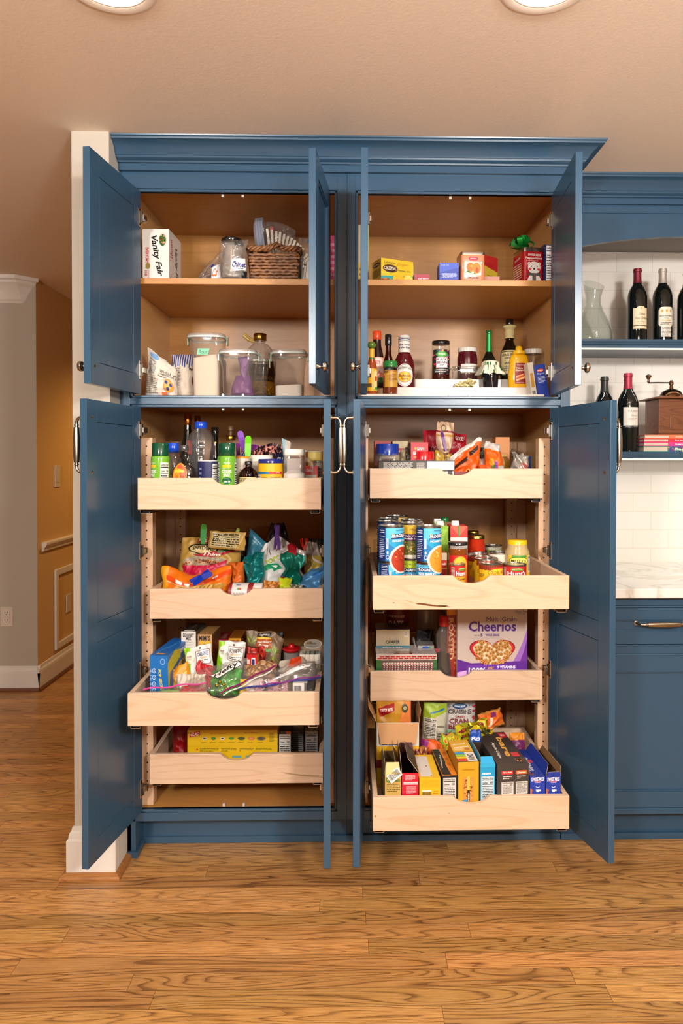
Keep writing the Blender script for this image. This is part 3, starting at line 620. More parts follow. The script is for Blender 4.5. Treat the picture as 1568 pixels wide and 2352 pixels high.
dd = panel_front('door', zb(1855.5), zb(1507), NX0+.045, NX1-.06, .056)
hx0 = PX(1472, YB-.03, 1437); h = pull(dr, P(1500, 1437, YB-.03).z, hx0, hx0+.17, YB+.012, vert=False)
putB(M().box(NX0, NX1, 2.445, 2.46, 0, .124, mat='blue').box(NX0, NX1, 2.432, 2.445, 0, .022, mat='blue').box(NX0, NX1, YB+.019, 2.46, .122, .1245, mat='blue'), 'toe_kick', bevel=.003)
# ------------------------------------------------------------------ bottles
def bottle(name, x, y, z, prof, col='#14161a', mat='liquid', n=2, ay=1, rz=0, label=None, cat='bottle', group=None, seg=32, liquid=None):
    o = M().rev(prof, n=n, ay=ay, seg=seg, col=col, mat=mat).build(name, loc=(x, y, z), rz=rz, smooth=45, label=label, cat=cat, group=group); o['prof'] = 0
    if liquid:
        h, lc = liquid; pr = [(r*.95, zz) for r, zz in prof if zz < h]; pr[0] = (pr[0][0], .003); rl = [r for (r, zz) in prof if zz >= h][0]; pr.append((min(rl, pr[-1][0]/.95)*.95, h)); M().rev(pr, n=n, ay=ay, seg=seg, col=lc, mat='liquid').build('contents', o, smooth=45)
    return o
def lab_rev(o, prof, cv, a, z0, n=2, ay=1, name='label', bg=None, mat='card', edge=.0042):
    """a printed label round a body; a is the angle (deg, -90 faces front) of its middle"""
    rm = max(r for r, z in prof); f = rev_map(prof, math.radians(a)-cv.W/2/rm, z0, n, ay); m = M()
    if bg: cv.it.insert(0, ([(0, 0), (cv.W, 0), (cv.W, cv.H), (0, cv.H)], [(0, 1, 2, 3)], bg, -1.3)); 
    cv.put(m, f, mat, edge=edge, step=.00014); return m.build(name, o)
def capp(o, r, z0, z1, col, name='cap', mat='gloss', ay=1, n=2, ribs=False, top=.0008, c=(0, 0, 0)):
    pr = [(r*.96, z0), (r, z0+.001), (r, z1-.0015), (r-.0015, z1), (0.001, z1+top)]
    return M().rev(pr, n=n, ay=ay, seg=40, col=col, mat=mat, c=c, colf=(lambda j, i: col if i % 2 or not ribs else shade(col, .8))).build(name, o, smooth=45)
def shade(c, k): c = lin(c); return (c[0]*k, c[1]*k, c[2]*k, 1)
WB = [(.034, .002), (.0375, .0), (.0385, .004), (.0385, .185), (.036, .203), (.028, .222), (.019, .236), (.0155, .246), (.0145, .26), (.0145, .288), (.0162, .289), (.0162, .296), (.0148, .297), (.0146, .302)]
def wine(px, ytop, yb, Y, zb_, foil, lab, paint_, bg, lw=.062, lh=.085, lz=.05, shape=None, group=None, fz=.232):
    x = PX(px, Y, 700); top = P(px, ytop, Y).z-zb_; k = top/.302; pr = [(r*k, z*k) for r, z in WB]
    o = bottle('wine_bottle', x, Y, zb_, pr, '#0d1210', label=lab, cat='bottle', group=group, mat='liquid')
    fp = [(r*k+.0006, z*k) for r, z in [(.0172, .242), (.0158, .25), (.0148, .262), (.0148, .287), (.0166, .288), (.0166, .2965), (.0152, .2975), (.0151, .3025), (.001, .303)] if z > fz-.0 or z > .25]
    M().rev(fp, col=foil, mat='foil', seg=28).build('foil_capsule', o, smooth=50)
    cv = Cv(lw*k, lh*k); paint_(cv); lab_rev(o, pr, cv, -90, lz*k, bg=bg); return o
CR_ = '#ddd0ae'; INK = '#4a3b34'
def l1(c): c.ell(.5, 1.0, .26, .1, CR_); c.ell(.5, .99, .05, .04, '#c09a48'); c.text('Château', .56, .72, .45, .1, INK, 0, .4); c.text('Franc-Cardinal', .55, .52, .8, .12, INK, 0, .4); c.text('SAINT-EMILION', .5, .36, .5, .03, INK); c.text('GRAND CRU', .5, .28, .4, .03, INK); c.rect(0, .15, 1, .18, '#2a2420'); c.rect(0, .0, 1, .025, '#9a8a66')
def l2(c):
    c.poly([(0, .42), (.1, .36), (.9, .36), (1, .42), (1, .9), (.85, 1), (.15, 1), (0, .9)], '#e2dccb')
    for x in (.22, .5, .78): c.ell(x, .87, .07, .05, '#c6a24c')
    c.text('MARQUÉS DE RISCAL', .5, .7, .84, .055, '#3a2c22', 1); c.text('RIOJA', .5, .62, .3, .035, INK); c.rect(.2, .52, .8, .57, '#cdbb88'); c.lines(.15, .4, .85, .5, 2, INK); c.rect(.18, 0, .82, .36, '#ded8cc'); c.lines(.22, .03, .78, .32, 7, '#6a6660', 5)
def l3(c): c.rect(.1, .2, .9, .8, '#7a6844'); c.text('RESERVA', .5, .5, .7, .08, '#d8c890')
def l4(c): c.text('PASSO', .6, .78, .62, .11, '#5a5650'); c.text('Bianco', .7, .55, .45, .1, '#8a8680', 0, .4); c.lines(.3, .3, .9, .42, 2, '#a8a49c'); c.rect(0, -.12, 1, .0, '#26262a'); c.text('2015', .25, -.06, .2, .05, '#c8c4bc'); c.text('TOSCANA', .75, -.06, .3, .05, '#c8c4bc')
YWB = 2.76
wine(1463, 618, 777, YWB, zs1, '#7a2434', 'wine bottle with dark red foil and cream label, on the upper niche shelf', l1, CR_)
wine(1521, 618, 777, YWB+.005, zs1, '#b8b0a4', 'wine bottle with silver foil and ornate shaped white label, on the upper niche shelf', l2, '#0d1210', lh=.12, lz=.02)
wine(1577, 625, 777, YWB-.02, zs1, '#14161a', 'dark wine bottle cut off by the right picture edge, on the upper niche shelf', l3, '#0d1210')
wine(1389, 866, 1037, YWB+.04, zs2, '#3a3a38', 'wine bottle with grey-black foil, on the lower niche shelf behind the open door', lambda c: None, CR_)
wine(1443, 858, 1037, YWB-.02, zs2, '#9a2c40', 'wine bottle with crimson foil and white label, beside the book stack', l4, '#d6d2ca', lh=.07, lz=.1)
# decanter
pr = [(.048, 0), (.056, .004), (.059, .012), (.056, .035), (.045, .065), (.03, .095), (.022, .118), (.0215, .135), (.026, .16), (.031, .176), (.0315, .178), (.03, .176), (.0205, .136), (.021, .119), (.029, .096), (.044, .066), (.054, .035), (.056, .014), (.05, .008), (.0, .006)]
x = PX(1362, 2.78, 720); k = (P(1362, 654, 2.78).z-zs1)/.178; m = M().rev([(r*k, z*k) for r, z in pr], seg=40, mat='glass', cap=False); m.v = [(v[0], v[1], v[2]+(.010*k*(-v[0]/.03/k) if v[2] > .16*k else 0)) for v in m.v]
m.build('decanter', loc=(x, 2.78, zs1), smooth=60, label='empty clear glass wine decanter with a flared slanted lip on the upper niche shelf', cat='decanter')
# books
bx = PX(1478, 2.70, 1010); zz = zs2
def book(w, h, d, cov, tt, tc, dx, lab, deco=None):
    global zz
    o = empty('cookbook', (bx+dx, 2.70, zz), label=lab, cat='book', group='stacked cookbooks under the grinder')
    m = M().box(0, w, 0, d, 0, .0025, cov).box(0, w, 0, d, h-.0025, h, cov).box(.115, w, -.0005, .002, 0, h, cov)
    m = M().box(0, w, 0, d, 0, .0025, cov).box(0, w, 0, d, h-.0025, h, cov).box(w-.004, w, 0, d, 0, h, cov)
    # the spine faces the room, page edges show at the left half where the covers turn away
    m.box(.098, w, -.001, .003, 0, h, cov)
    c = Cv(w-.1, h)
    if deco: deco(c)
    c.text(tt, .52, .5, .8, .45, tc, 1); c.put(m, plane_map((.1, -.001, 0), (1, 0, 0), (0, 0, 1)), 'card'); m.build('cover', o)
    M().box(.003, w-.004, .003, d-.004, .0025, h-.0025, '#cdbfae', 'matte').build('pages', o); zz += h
def garden(c): c.rect(0, 0, .3, 1, '#3a4a86'); c.spots(.16, .5, .2, .5, 40, ['#d8b430', '#7a4a9a', '#3e6ab0', '#c84a5a', '#4a8a4a'], .014, 4)
book(.30, .0225, .21, '#1f9a72', 'Back to Basics', '#c8e8c0', -.002, 'bottom book of the stack, green spine with a flowery end', garden)
book(.30, .0155, .21, '#d8328a', 'barefoot contessa', '#f6e8ee', 0, 'magenta book second from the bottom of the stack')
book(.295, .0145, .21, '#c8283c', 'ina garten', '#f6dede', .0, 'red book third from the bottom of the stack')
book(.29, .0145, .20, '#d8744a', 'BAREFOOT CONTESSA', '#e8c8a8', .003, 'orange book on top of the stack, under the coffee grinder')
# coffee grinder
gx = PX(1512, 2.71, 940); g = empty('coffee_grinder', (gx, 2.715, zz), label='antique wooden box coffee grinder with brass dome and crank, on the book stack', cat='coffee grinder')
hb = P(1530, 915, 2.71).z-zz
M().box(0, .17, 0, .14, 0, .006, mat='darkwood').box(.006, .164, .006, .134, .006, hb, mat='darkwood').box(.05, .12, .003, .008, .02, hb*.55, mat='darkwood').build('body', g, bevel=.003)
M().prism([(-.014, -.012, hb), (.184, -.012, hb), (.184, .15, hb), (-.014, .15, hb)], (0, 0, .006), mat='darkwood').add([(-.012, -.01, hb+.006), (.182, -.01, hb+.006), (.182, .148, hb+.006), (-.012, .148, hb+.006), (.03, .03, hb+.014), (.14, .03, hb+.014), (.14, .11, hb+.014), (.03, .11, hb+.014)], [(0, 1, 5, 4), (1, 2, 6, 5), (2, 3, 7, 6), (3, 0, 4, 7), (4, 5, 6, 7)], mat='darkwood').build('lid', g, bevel=.002)
M().rev([(.045, hb+.012), (.044, hb+.02), (.036, hb+.034), (.02, hb+.042), (.008, hb+.046), (.006, hb+.06), (.0085, hb+.062), (.0085, hb+.072), (.004, hb+.08)], col='#5a3e2a', mat='metal', c=(.085, .07, 0)).build('dome', g, smooth=40)
ht = hb+.07; m = M().tube([(.085, .07, ht), (.03, .068, ht), (-.012, .066, ht-.001)], .0028, 8, '#3a2c24', 'metal'); cr_ = m.build('crank', g, smooth=60)
M().rev([(.004, 0), (.006, .004), (.004, .01), (.008, .018), (.0115, .023), (.0105, .029), (.003, .033)], col='#4a2c1a', mat='gloss', c=(-.010, .066, ht)).build('crank_knob', cr_, smooth=50)
# ================================================================== BUILDERS FOR THE THINGS ON THE SHELVES
def sp(x0, x1, yt, Y, zb):
    a, b = P(x0, yt, Y), P(x1, yt, Y); return (a.x+b.x)/2, b.x-a.x, P((x0+x1)/2, yt, Y).z-zb
def carton(name, label, cat, px, yt, Y, zb, d, col, front=None, left=None, right=None, top=None, rz=0, rx=0, ry=0, piv=0, w=None, h=None, group=None, mat='card', flaps=None, inner='#8a6a48', dz=0, k=1):
    """a box whose front face spans the pixel columns px at depth Y; piv picks which front corner it turns about"""
    x0, x1 = px; cx, ww, hh = sp(x0, x1, yt, Y, zb); w = w or ww; h = h or hh
    pxw = PX(x0 if piv < 0 else x1 if piv > 0 else (x0+x1)/2, Y, yt); ox = -piv*w/2
    xa, xb = ox-w/2, ox+w/2
    m = M(); cc = col if isinstance(col, dict) else {'': col}
    m.box(xa, xb, 0, d, 0, h, cc, mat, skip='+z' if flaps is not None else '')
    if flaps is not None: m.box(xa+.0008, xb-.0008, .0008, d-.0008, .001, h, {'': inner}, 'matte', skip='+z')
    for fn, W_, H_, O, U, V in ((front, w, h, (xa, 0, 0), (1, 0, 0), (0, 0, 1)), (left, d, h, (xa, d, 0), (0, -1, 0), (0, 0, 1)), (right, d, h, (xb, 0, 0), (0, 1, 0), (0, 0, 1)), (top, w, d, (xa, 0, h), (1, 0, 0), (0, 1, 0))):
        if fn and not (fn is top and flaps is not None): c = Cv(W_, H_); fn(c); (fn is front or fn is left or fn is right) and k != 1 and c.sq(k); c.put(m, plane_map(O, U, V), mat)
    o = m.build(name, loc=(pxw, Y, zb+dz), rot=(rx, ry, rz), label=label, cat=cat, group=group)
    for fl in flaps or ():
        sd, L, a, col1, col2 = fl[:5]; a = math.radians(a); t = .0008
        if sd in 'fb':
            s = -1 if sd == 'f' else 1; y = 0 if sd == 'f' else d; e = Vector((0, s*math.sin(a)*L, math.cos(a)*L)); n_ = Vector((0, s*math.cos(a), -math.sin(a)))*t
            A, B = Vector((xa+.001, y, h)), Vector((xb-.001, y, h))
        else:
            s = -1 if sd == 'l' else 1; x = xa if sd == 'l' else xb; e = Vector((s*math.sin(a)*L, 0, math.cos(a)*L)); n_ = Vector((s*math.cos(a), 0, -math.sin(a)))*t
            A, B = Vector((x, .001, h)), Vector((x, d-.001, h))
        kv = (B-A)*.08; q = [A, B, B+e-kv, A+e+kv]; v = q+[p+n_ for p in q]
        fm = M().add(v, [(0, 1, 2, 3)], col2, 'matte').add(v, [(4, 5, 6, 7)], col1, mat).add(v, [(0, 1, 5, 4), (1, 2, 6, 5), (2, 3, 7, 6), (3, 0, 4, 7)], '#c8b79e', 'matte')
        if len(fl) > 5:
            LL = e.length; c = Cv((B-A).length, LL); fl[5](c); U = (B-A).normalized(); V = e.normalized()
            if U.cross(V).dot(n_) < 0: O = B+n_; c.put(fm, plane_map(O, -U, V))
            else: c.put(fm, plane_map(A+n_, U, V))
        if len(fl) > 6:
            c = Cv((B-A).length, e.length); fl[6](c); U = (B-A).normalized(); V = e.normalized()
            if U.cross(V).dot(n_) > 0: c.put(fm, plane_map(B, -U, V))
            else: c.put(fm, plane_map(A, U, V))
        fm.build('flap', o)
    return o
LID = '#b9b6b0'
def can(label, px, yt, Y, zb, bg, pa=None, ang=-90, group=None, h=None, lidc=LID, name='food_can', neck=0, bare=False, cat='can', k=1):
    cx, w, hh = sp(px[0], px[1], yt, Y, zb); r = w/2; h = h or hh
    pr = [(r*.93, 0), (r*1.01, .0012), (r*1.01, .003), (r*.975, .0045), (r*.975, h-.0045), (r*1.01, h-.003), (r*1.01, h-.0008), (r*.985, h), (r*.95, h-.0004), (r*.94, h-.004), (r*.8, h-.0042), (r*.78, h-.0034), (r*.72, h-.0042), (0.0005, h-.0042)]
    o = M().rev(pr, seg=44, col=lidc, mat='metal').build(name, loc=(cx, Y, zb), smooth=35, label=label, cat=cat, group=group)
    if bare: return o
    lp = [(r*.982, .005), (r*.982, h-.0055)]; m = M().rev(lp, seg=44, col=bg, cap=False)
    if pa: c = Cv(r*2.9, h-.0105); pa(c); k != 1 and c.sq(k); c.put(m, rev_map(lp, math.radians(ang)-1.45, .005), edge=.0042, step=.00014)
    m.build('label', o, smooth=40); return o
def vor(x, y, z):
    d = noise.voronoi(Vector((x, y, z)))[0]; return d[1]-d[0]
def bag(name, label, cat, px, yt, Y, zb, t, colf, seed=1, crum=.006, rz=0, rx=0, ry=0, prt=None, mat='film', ol=None, top=None, nu=30, nv=38, h=None, w=None, group=None, fr=9, bot=.25, pe=.45, dz=0, parent=None, tp=.02, k_=1):
    """a filled pouch: front and back sheets, bulged, creased, closed at its edges"""
    cx, ww, hh = sp(px[0], px[1], yt, Y, zb); w = w or ww; h = h or hh; ol = ol or (lambda v: 1); top = top or (lambda u: 0)
    def bul(u, v): a = max(0, math.sin(math.pi*u))**pe; b = max(0, math.sin(math.pi*min(1, bot+v*(1-bot))))**.6 if v > .5*(1-bot)-0 else 1; return tp+(1-tp)*a*(math.cos(max(0, (v-.35)/.65)*math.pi/2)**.7 if v > .35 else 1)*(1 if v > .12 else .55+.45*(v/.12))
    def S(u, v, s, off=0):
        q = Vector((u*w*fr*2.1+seed*7.1, v*h*fr*2.1, s*3.3+seed)); q += noise.noise_vector(q*.8)*.35
        e = crum*(.9-3.0*abs(noise.noise(q)))+crum*.45*(.8-3.0*abs(noise.noise(q*2.1+Vector((5, 0, 0))))); k = min(1, 6*min(u, 1-u)+.15)
        wv = noise.noise(Vector((u*3, v*3, seed*3.7)))
        return Vector(((u-.5)*w*ol(v)+crum*.8*wv, s*(t/2*bul(u, v)+e*k+off)+t/2, max(0, v*h+top(u)*h*v+crum*.8*noise.noise(Vector((u*4+9, v*2, seed)))*v)))
    cf = colf if callable(colf) else (lambda u, v: colf)
    m = M().sheet(lambda u, v: S(u, v, -1), nu, nv, mat=mat, colf=cf)
    back = cf if mat in ('film', 'foil', 'card', 'matte') else cf
    m.sheet(lambda u, v: S(1-u, v, 1), nu, nv, mat=mat, colf=lambda u, v: back(1-u, v))
    e = [S(i/nu, 1, -1) for i in range(nu+1)]+[S(i/nu, 1, 1) for i in range(nu+1)]; n = nu+1
    m.add(e, [(i, i+1, i+1+n, i+n) for i in range(nu)], cf(.5, .99), mat)
    for uu in (0, 1):
        e = [S(uu, j/nv, -1) for j in range(nv+1)]+[S(uu, j/nv, 1) for j in range(nv+1)]; n = nv+1; m.add(e, [(i, i+1, i+1+n, i+n) for i in range(nv)], cf(uu, .5), mat)
    if prt:
        c = Cv(w, h); prt(c); k_ != 1 and c.sq(k_); G = [[S(i/nu, j/nv, -1) for i in range(nu+1)] for j in range(nv+1)]
        def bil(x, y, off):
            x = min(.9999, max(0, x/w))*nu; y = min(.9999, max(0, y/h))*nv; i, j = int(x), int(y); x -= i; y -= j
            return G[j][i]*(1-x)*(1-y)+G[j][i+1]*x*(1-y)+G[j+1][i]*(1-x)*y+G[j+1][i+1]*x*y-Vector((0, off*2.2+.0008, 0))
        c.put(m, bil, 'film' if mat != 'matte' else 'matte', edge=.0045, step=.0002)
    o = m.build(name, parent, loc=(cx, Y, zb+dz) if not parent else None, rot=(rx, ry, rz), smooth=60, label=label, cat=cat, group=group); return o
def clip(label, x, y, z, L, col, rot=(0, 0, 0), w=.011, spread=.35, group='bag clips'):
    """spring bag clip: two flat arms hinged on a metal spring"""
    o = empty('bag_clip', (x, y, z), rot=rot, label=label, cat='bag clip', group=group)
    for s in (1, -1):
        m = M(Matrix.Rotation(s*spread*.5, 4, 'X')); k = 10
        pts = [(w*.42*math.cos(a), 0, L*.5-w*.42+w*.42*math.sin(a)) for a in [i*math.pi/k for i in range(k+1)]]+[(-w*.42, 0, -.15*L), (-w*.26, 0, -.45*L), (w*.26, 0, -.45*L), (w*.42, 0, -.15*L)]
        m.prism([(p[0], s*.002, p[2]) for p in pts], (0, s*.0025, 0), col, 'gloss').build('arm', o, bevel=.0007)
    M().tube([(-w*.3, 0, -.02*L), (w*.3, 0, -.02*L)], .0028, 8, '#b0aca6', 'metal').build('spring', o, smooth=50); return o
def item(o, **k): return tag(o, **k)
W_, K_ = '#e9e7e3', '#26221f'
def jar(name, label, px, yt, Y, zb, capc, body, lid_h=.014, mat='glass', fill=None, paint_=None, bg=None, lz=(.15, .75), ang=-90, aw=2.2, neck=.86, n=2, ay=1, cat='jar', group=None, sh=.8, capr=None, ribs=True, rz=0, capmat='gloss', foot=.94):
    cx, w, h = sp(px[0], px[1], yt, Y, zb); r = w/2; hb = h-lid_h*.6
    pr = [(r*foot, 0), (r*.99, .003), (r, .008), (r, hb*sh), (r*.97, hb*(sh+(1-sh)*.35)), (r*neck, hb*(sh+(1-sh)*.7)), (r*neck*.98, hb)]
    o = bottle(name, cx, Y, zb, pr, body, mat, n=n, ay=ay, rz=rz, label=label, cat=cat, group=group, liquid=fill)
    capp(o, capr or r*neck*1.04, h-lid_h, h, capc, 'lid', capmat, ay=ay if n > 2 else 1, n=n, ribs=ribs)
    if paint_: H_ = h*(lz[1]-lz[0]); c = Cv(r*aw, H_); paint_(c); lab_rev(o, pr, c, ang, h*lz[0], n, ay, bg=bg)
    return o

def adopt(ch, pa, name):
    """make ch a part of pa, keeping its place"""
    bpy.context.view_layer.update(); m = ch.matrix_world.copy(); ch.parent = pa; ch.matrix_parent_inverse = pa.matrix_world.inverted(); ch.matrix_basis = m; ch.name = name
    for k in ('label', 'category', 'group'):
        if k in ch: del ch[k]
    return ch
# ================================================================== UPPER SHELVES
z = zsh = PV(641, 2.38)
def f(c):
    c.text('Vanity Fair', .52, .5, .8, .3, '#1c1a18', 1, .3, -80); c.text('EVERYDAY', .17, .5, .3, .12, '#c8202c', 1, 0, -90); c.text('110', .12, .16, .1, .1, '#c8202c', 1, 0, -90); c.text('napkins', .22, .14, .14, .05, '#c8202c', 0, 0, -90)
    c.ell(.78, .80, .17, .13, '#d8d4cc'); c.ell(.76, .79, .13, .11, '#3a5a2a'); c.spots(.76, .79, .12, .1, 26, ['#5a8a2e', '#b02a22', '#2e4a1e', '#d8b080'], .025, 2); c.ell(.2, .3, .09, .06, '#a08a4a')
def g(c): c.text('Vanity Fair', .6, .42, .75, .25, '#1c1a18', 1, .3, -84); c.text('EVERYDAY', .22, .66, .36, .1, '#c8202c', 1, 0, -84); c.lines(.1, .4, .2, .6, 3, '#b03038'); c.text('110', .15, .12, .1, .09, '#c8202c', 1, 0, -90)
o = carton('napkin_package', 'white plastic wrapped pack of paper napkins at the left end of the upper shelf', 'napkins', (327, 388), 526, 2.43, z, .15, '#e8e4de', f, right=g, mat='gloss', rz=math.radians(-2))
o.modifiers.new('Bevel', 'BEVEL').width = .004
# bags of plastic cups
def cups(name, lab, px, yt, Y, c1, lid, lc='#26262a'):
    cx, w, h = sp(px[0], px[1], yt, Y, z); r = w/2; o = empty(name, (cx, Y, z), label=lab, cat='cups')
    m = M()
    for k in range(6): zz_ = k*.006; m.rev([(r*.95, zz_), (r, zz_+.002), (r*.97, zz_+.004)], col=c1, mat='frost', seg=28, cap=False)
    m.rev([(r*.95, .036), (r*.62, h*.9)], col=c1, mat='frost', cap=False); m.build('cup', o, smooth=40)
    M().rev([(r*.80, h-.014), (r*.82, h-.012), (r*.82, h-.004), (r*.7, h), (.001, h)], col=lid, mat='gloss').build('lid', o, smooth=40); return o
cups('cup_stack', 'stack of clear cups topped by a black lid, behind the bagged cups', (503, 560), 549, 2.60, '#8a8478', '#1e1c1c')
cups('cup_stack', 'second black lidded cup stack, between the bagged cups and the basket', (536, 562), 556, 2.53, '#8a8478', '#1e1c1c')
def cl(c): c.poly([(.42, .2), (.92, .24), (.95, .52), (.5, .5)], '#eceae6'); c.text('Chinet', .72, .37, .44, .13, '#1d2a7a', 1, .3, 4); c.rect(.55, .27, .85, .285, '#1d2a7a'); c.poly([(.8, .05), (.97, .05), (.97, .22), (.8, .2)], '#1c1c1e')
def cb(px, yt, Y, seed, lab, pf, t=.07, **k):
    return bag('cup_bag', lab, 'bag', px, yt, Y, z, t, '#efece8', seed, .007, prt=pf, mat='wrap', fr=8, **k)
cb((498, 566), 548, 2.40, 3, 'clear bag of plastic cups with a blue script label, next to the wicker basket', cl, top=lambda u: .06*u)
cx, w, h = sp(510, 556, 562, 2.43, z); M().rev([(w*.5, .012), (w*.5, h*.25), (w*.40, h*.8), (w*.36, h*.95)], seg=28, col='#c8c0b8', mat='frost').build('plastic_cup', loc=(cx, 2.435, z), smooth=40, label='clear ribbed plastic cups inside the bag with the blue script label', cat='cups')
def c2(c): c.poly([(.62, .1), (.95, .15), (.95, .6), (.6, .55)], '#e0e2ea'); c.text('Cs', .74, .36, .22, .28, '#d86a20', 1, .2); c.ell(.62, .62, .06, .06, '#1d2a7a')
cb((452, 508), 572, 2.44, 8, 'slumped clear bag with an orange and blue mark, left of the bagged cups', c2, t=.06, top=lambda u: -.75*(1-u)**1.4)
# basket and what it holds
cx, w, h = sp(571, 685, 563, 2.42, z); d = .15
bk = empty('wicker_basket', (cx, 2.42, z), label='square brown wicker basket with a braided rim on the upper shelf', cat='basket')
m = M(); nrow = 9; hw = h*.78
for k in range(nrow):
    zz_ = (k+.5)*hw/nrow; g_ = 1-.10*(1-zz_/hw); path = []
    for (xa, ya, xb, yb) in ((-1, 0, 1, 0), (1, 0, 1, 1), (1, 1, -1, 1), (-1, 1, -1, 0)):
        for i in range(14):
            u = i/14; X = (xa+(xb-xa)*u)*w/2*g_; Y_ = (ya+(yb-ya)*u)*d; s = .0028*(1 if (i+k) % 2 else -1)
            path.append((X+(s if xa == xb else 0), Y_+(s if ya == yb else 0), zz_+.001*math.sin(i*2.1+k)))
    path.append(path[0]); m.tube(path, .0052, 6, '#000000', 'wicker', cap=False)
m.box(-w/2*.88, w/2*.88, .006, d-.006, .001, .006, mat='wicker').build('body', bk, smooth=60)
m = M()
for s in range(3):
    path = []; nn = 0
    for (xa, ya, xb, yb) in ((-1, 0, 1, 0), (1, 0, 1, 1), (1, 1, -1, 1), (-1, 1, -1, 0)):
        for i in range(18):
            u = i/18; a = nn*1.25+s*2.09; nn += 1; hump = .012*max(0, 1-abs(u-.55)*6) if ya == yb == 0 else 0
            X = (xa+(xb-xa)*u)*w/2*1.02; Y_ = (ya+(yb-ya)*u)*d; q = .006*math.sin(a); path.append((X+(q if xa == xb else 0), Y_+(q-.003 if ya == yb else 0), h*.90+.008*math.cos(a)+hump))
    path.append(path[0]); m.tube(path, .0055, 6, '#000000', 'wicker', cap=False)
m.build('rim', bk, smooth=60)
zi = z+.006; Yb = 2.50
m = M(); hp = P(600, 505, Yb).z-zi; xp = PX(586, Yb)
for k in range(9): m.rev([(.001, -.0006), (.05, 0), (.068, .0075), (.069, .007), (.05, -.0012)], seg=30, ay=1, col='#c9ccd6' if k % 3 else '#aeb4c6', mat='card', cap=False, c=(0, 0, k*.0032))
o = m.build('paper_plate', loc=(xp+.004, Yb, zi+hp-.068), rot=(0, math.radians(84), 0), smooth=50, label='stack of white paper plates standing on edge in the wicker basket', cat='plates')
carton('red_packet', 'narrow red and white packet standing in the wicker basket', 'packet', (620, 628), 521, Yb-.01, zi, .05, '#c23a3a', lambda c: c.lines(.1, .1, .9, .9, 9, '#e8d0cc'))
R = random.Random(5); fr_ = P(650, 533, Yb).z-zi
fk = M(); kk = 0
for k in range(15):
    a = -.14+.075*k; x0 = PX(633+k*.9, Yb); L = fr_*(1.02-.022*k)
    q = M().prism([(-.0028, 0, 0), (.0028, 0, 0), (.0042, 0, L), (-.0042, 0, L)], (0, .0016, 0), '#e3dccc', 'gloss')
    q.build('plastic_knife', loc=(x0, Yb-.03+.003*(k % 3), zi), rot=(0, a, 0), label='white plastic knife fanned out in the wicker basket', cat='cutlery', group='plastic knives in the wicker basket')
bag('plastic_bag', 'crumpled clear plastic bag draped over the plates in the basket', 'bag', (594, 678), 503, Yb-.035, z+.11, .05, '#efece8', 12, .008, mat='wrap', top=lambda u: -.28*u**3, fr=10)
def cg(c): c.rect(0, 0, .12, .4, '#2f9a4a')
bag('cutlery_bag', 'clear bag of white plastic cutlery right of the wicker basket', 'bag', (684, 735), 541, 2.45, z, .06, '#efece8', 21, .006, mat='wrap', prt=lambda c: (c.rect(.0, .05, .1, .4, '#2f9a4a'), c.poly([(.4, .9), (1, .85), (1, 1), (.5, 1)], '#3a5a7a')), nv=20, top=lambda u: .02*u)
for k in range(9):
    x0 = PX(688+k*4.2, 2.48); M().prism([(-.003, 0, 0), (.003, 0, 0), (.004, 0, .09), (-.004, 0, .09)], (0, .0018, 0), '#e8e4de', 'gloss').build('plastic_fork', loc=(x0, 2.468+.004*(k % 4), z+.002), rot=(0, .04+.03*k, 0), label='white plastic fork inside the clear cutlery bag', cat='cutlery', group='plastic forks in the cutlery bag')
carton('pink_packet', 'magenta packet glimpsed behind the upper middle door', 'packet', (750, 772), 541, 2.62, z, .06, '#b8285a', lambda c: c.lines(.1, .1, .9, .9, 8, '#d888a4'))
# ---- right upper shelf
def tea(c):
    c.poly([(0, .0), (1, 0), (1, .42), (0, .3)], '#3fa3a0'); c.text('Lemon', .27, .86, .34, .11, '#5a3a18'); c.text('Zinger', .66, .82, .34, .15, '#d8742a', 0, .5)
    c.ell(.28, .62, .23, .16, '#6a3a20'); c.ell(.28, .62, .2, .13, '#3a1c12'); c.text('CELESTIAL', .28, .63, .38, .13, '#e8dcc0', 1); c.text('HERBAL TEA', .72, .58, .4, .05, '#3a3a2a')
    c.rect(.02, .36, .24, .46, '#f0e04a'); c.text('caffeine free', .13, .41, .18, .04, '#7a5a20')
    for x, y, r in ((.42, .25, .06), (.5, .37, .05), (.6, .26, .1), (.84, .24, .15)): c.ell(x, y, r, r*1.7, '#f2c022')
    c.ell(.84, .24, .12, .2, '#f8e27a'); c.ell(.84, .24, .03, .05, '#f2c022')
    for a in range(0, 360, 45): c.poly([(.84, .24), (.84+.11*math.cos(math.radians(a)), .24+.18*math.sin(math.radians(a))), (.84+.11*math.cos(math.radians(a+8)), .24+.18*math.sin(math.radians(a+8)))], '#f2c022')
    c.spots(.2, .12, .18, .08, 26, ['#d8442a', '#e87a3a', '#a82a1a'], .03, 3)
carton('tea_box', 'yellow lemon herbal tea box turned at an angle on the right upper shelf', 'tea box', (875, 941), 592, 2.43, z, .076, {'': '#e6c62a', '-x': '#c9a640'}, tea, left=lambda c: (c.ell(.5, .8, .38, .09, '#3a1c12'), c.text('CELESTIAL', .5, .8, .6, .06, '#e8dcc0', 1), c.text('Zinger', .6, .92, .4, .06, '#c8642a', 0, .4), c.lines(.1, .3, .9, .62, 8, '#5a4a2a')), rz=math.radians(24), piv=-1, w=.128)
carton('tea_box', 'small green and yellow box just behind the lemon tea box', 'tea box', (939, 949), 611, 2.56, z, .06, {'': '#8ab82a'}, lambda c: c.rect(.6, 0, 1, 1, '#e8c82a'))
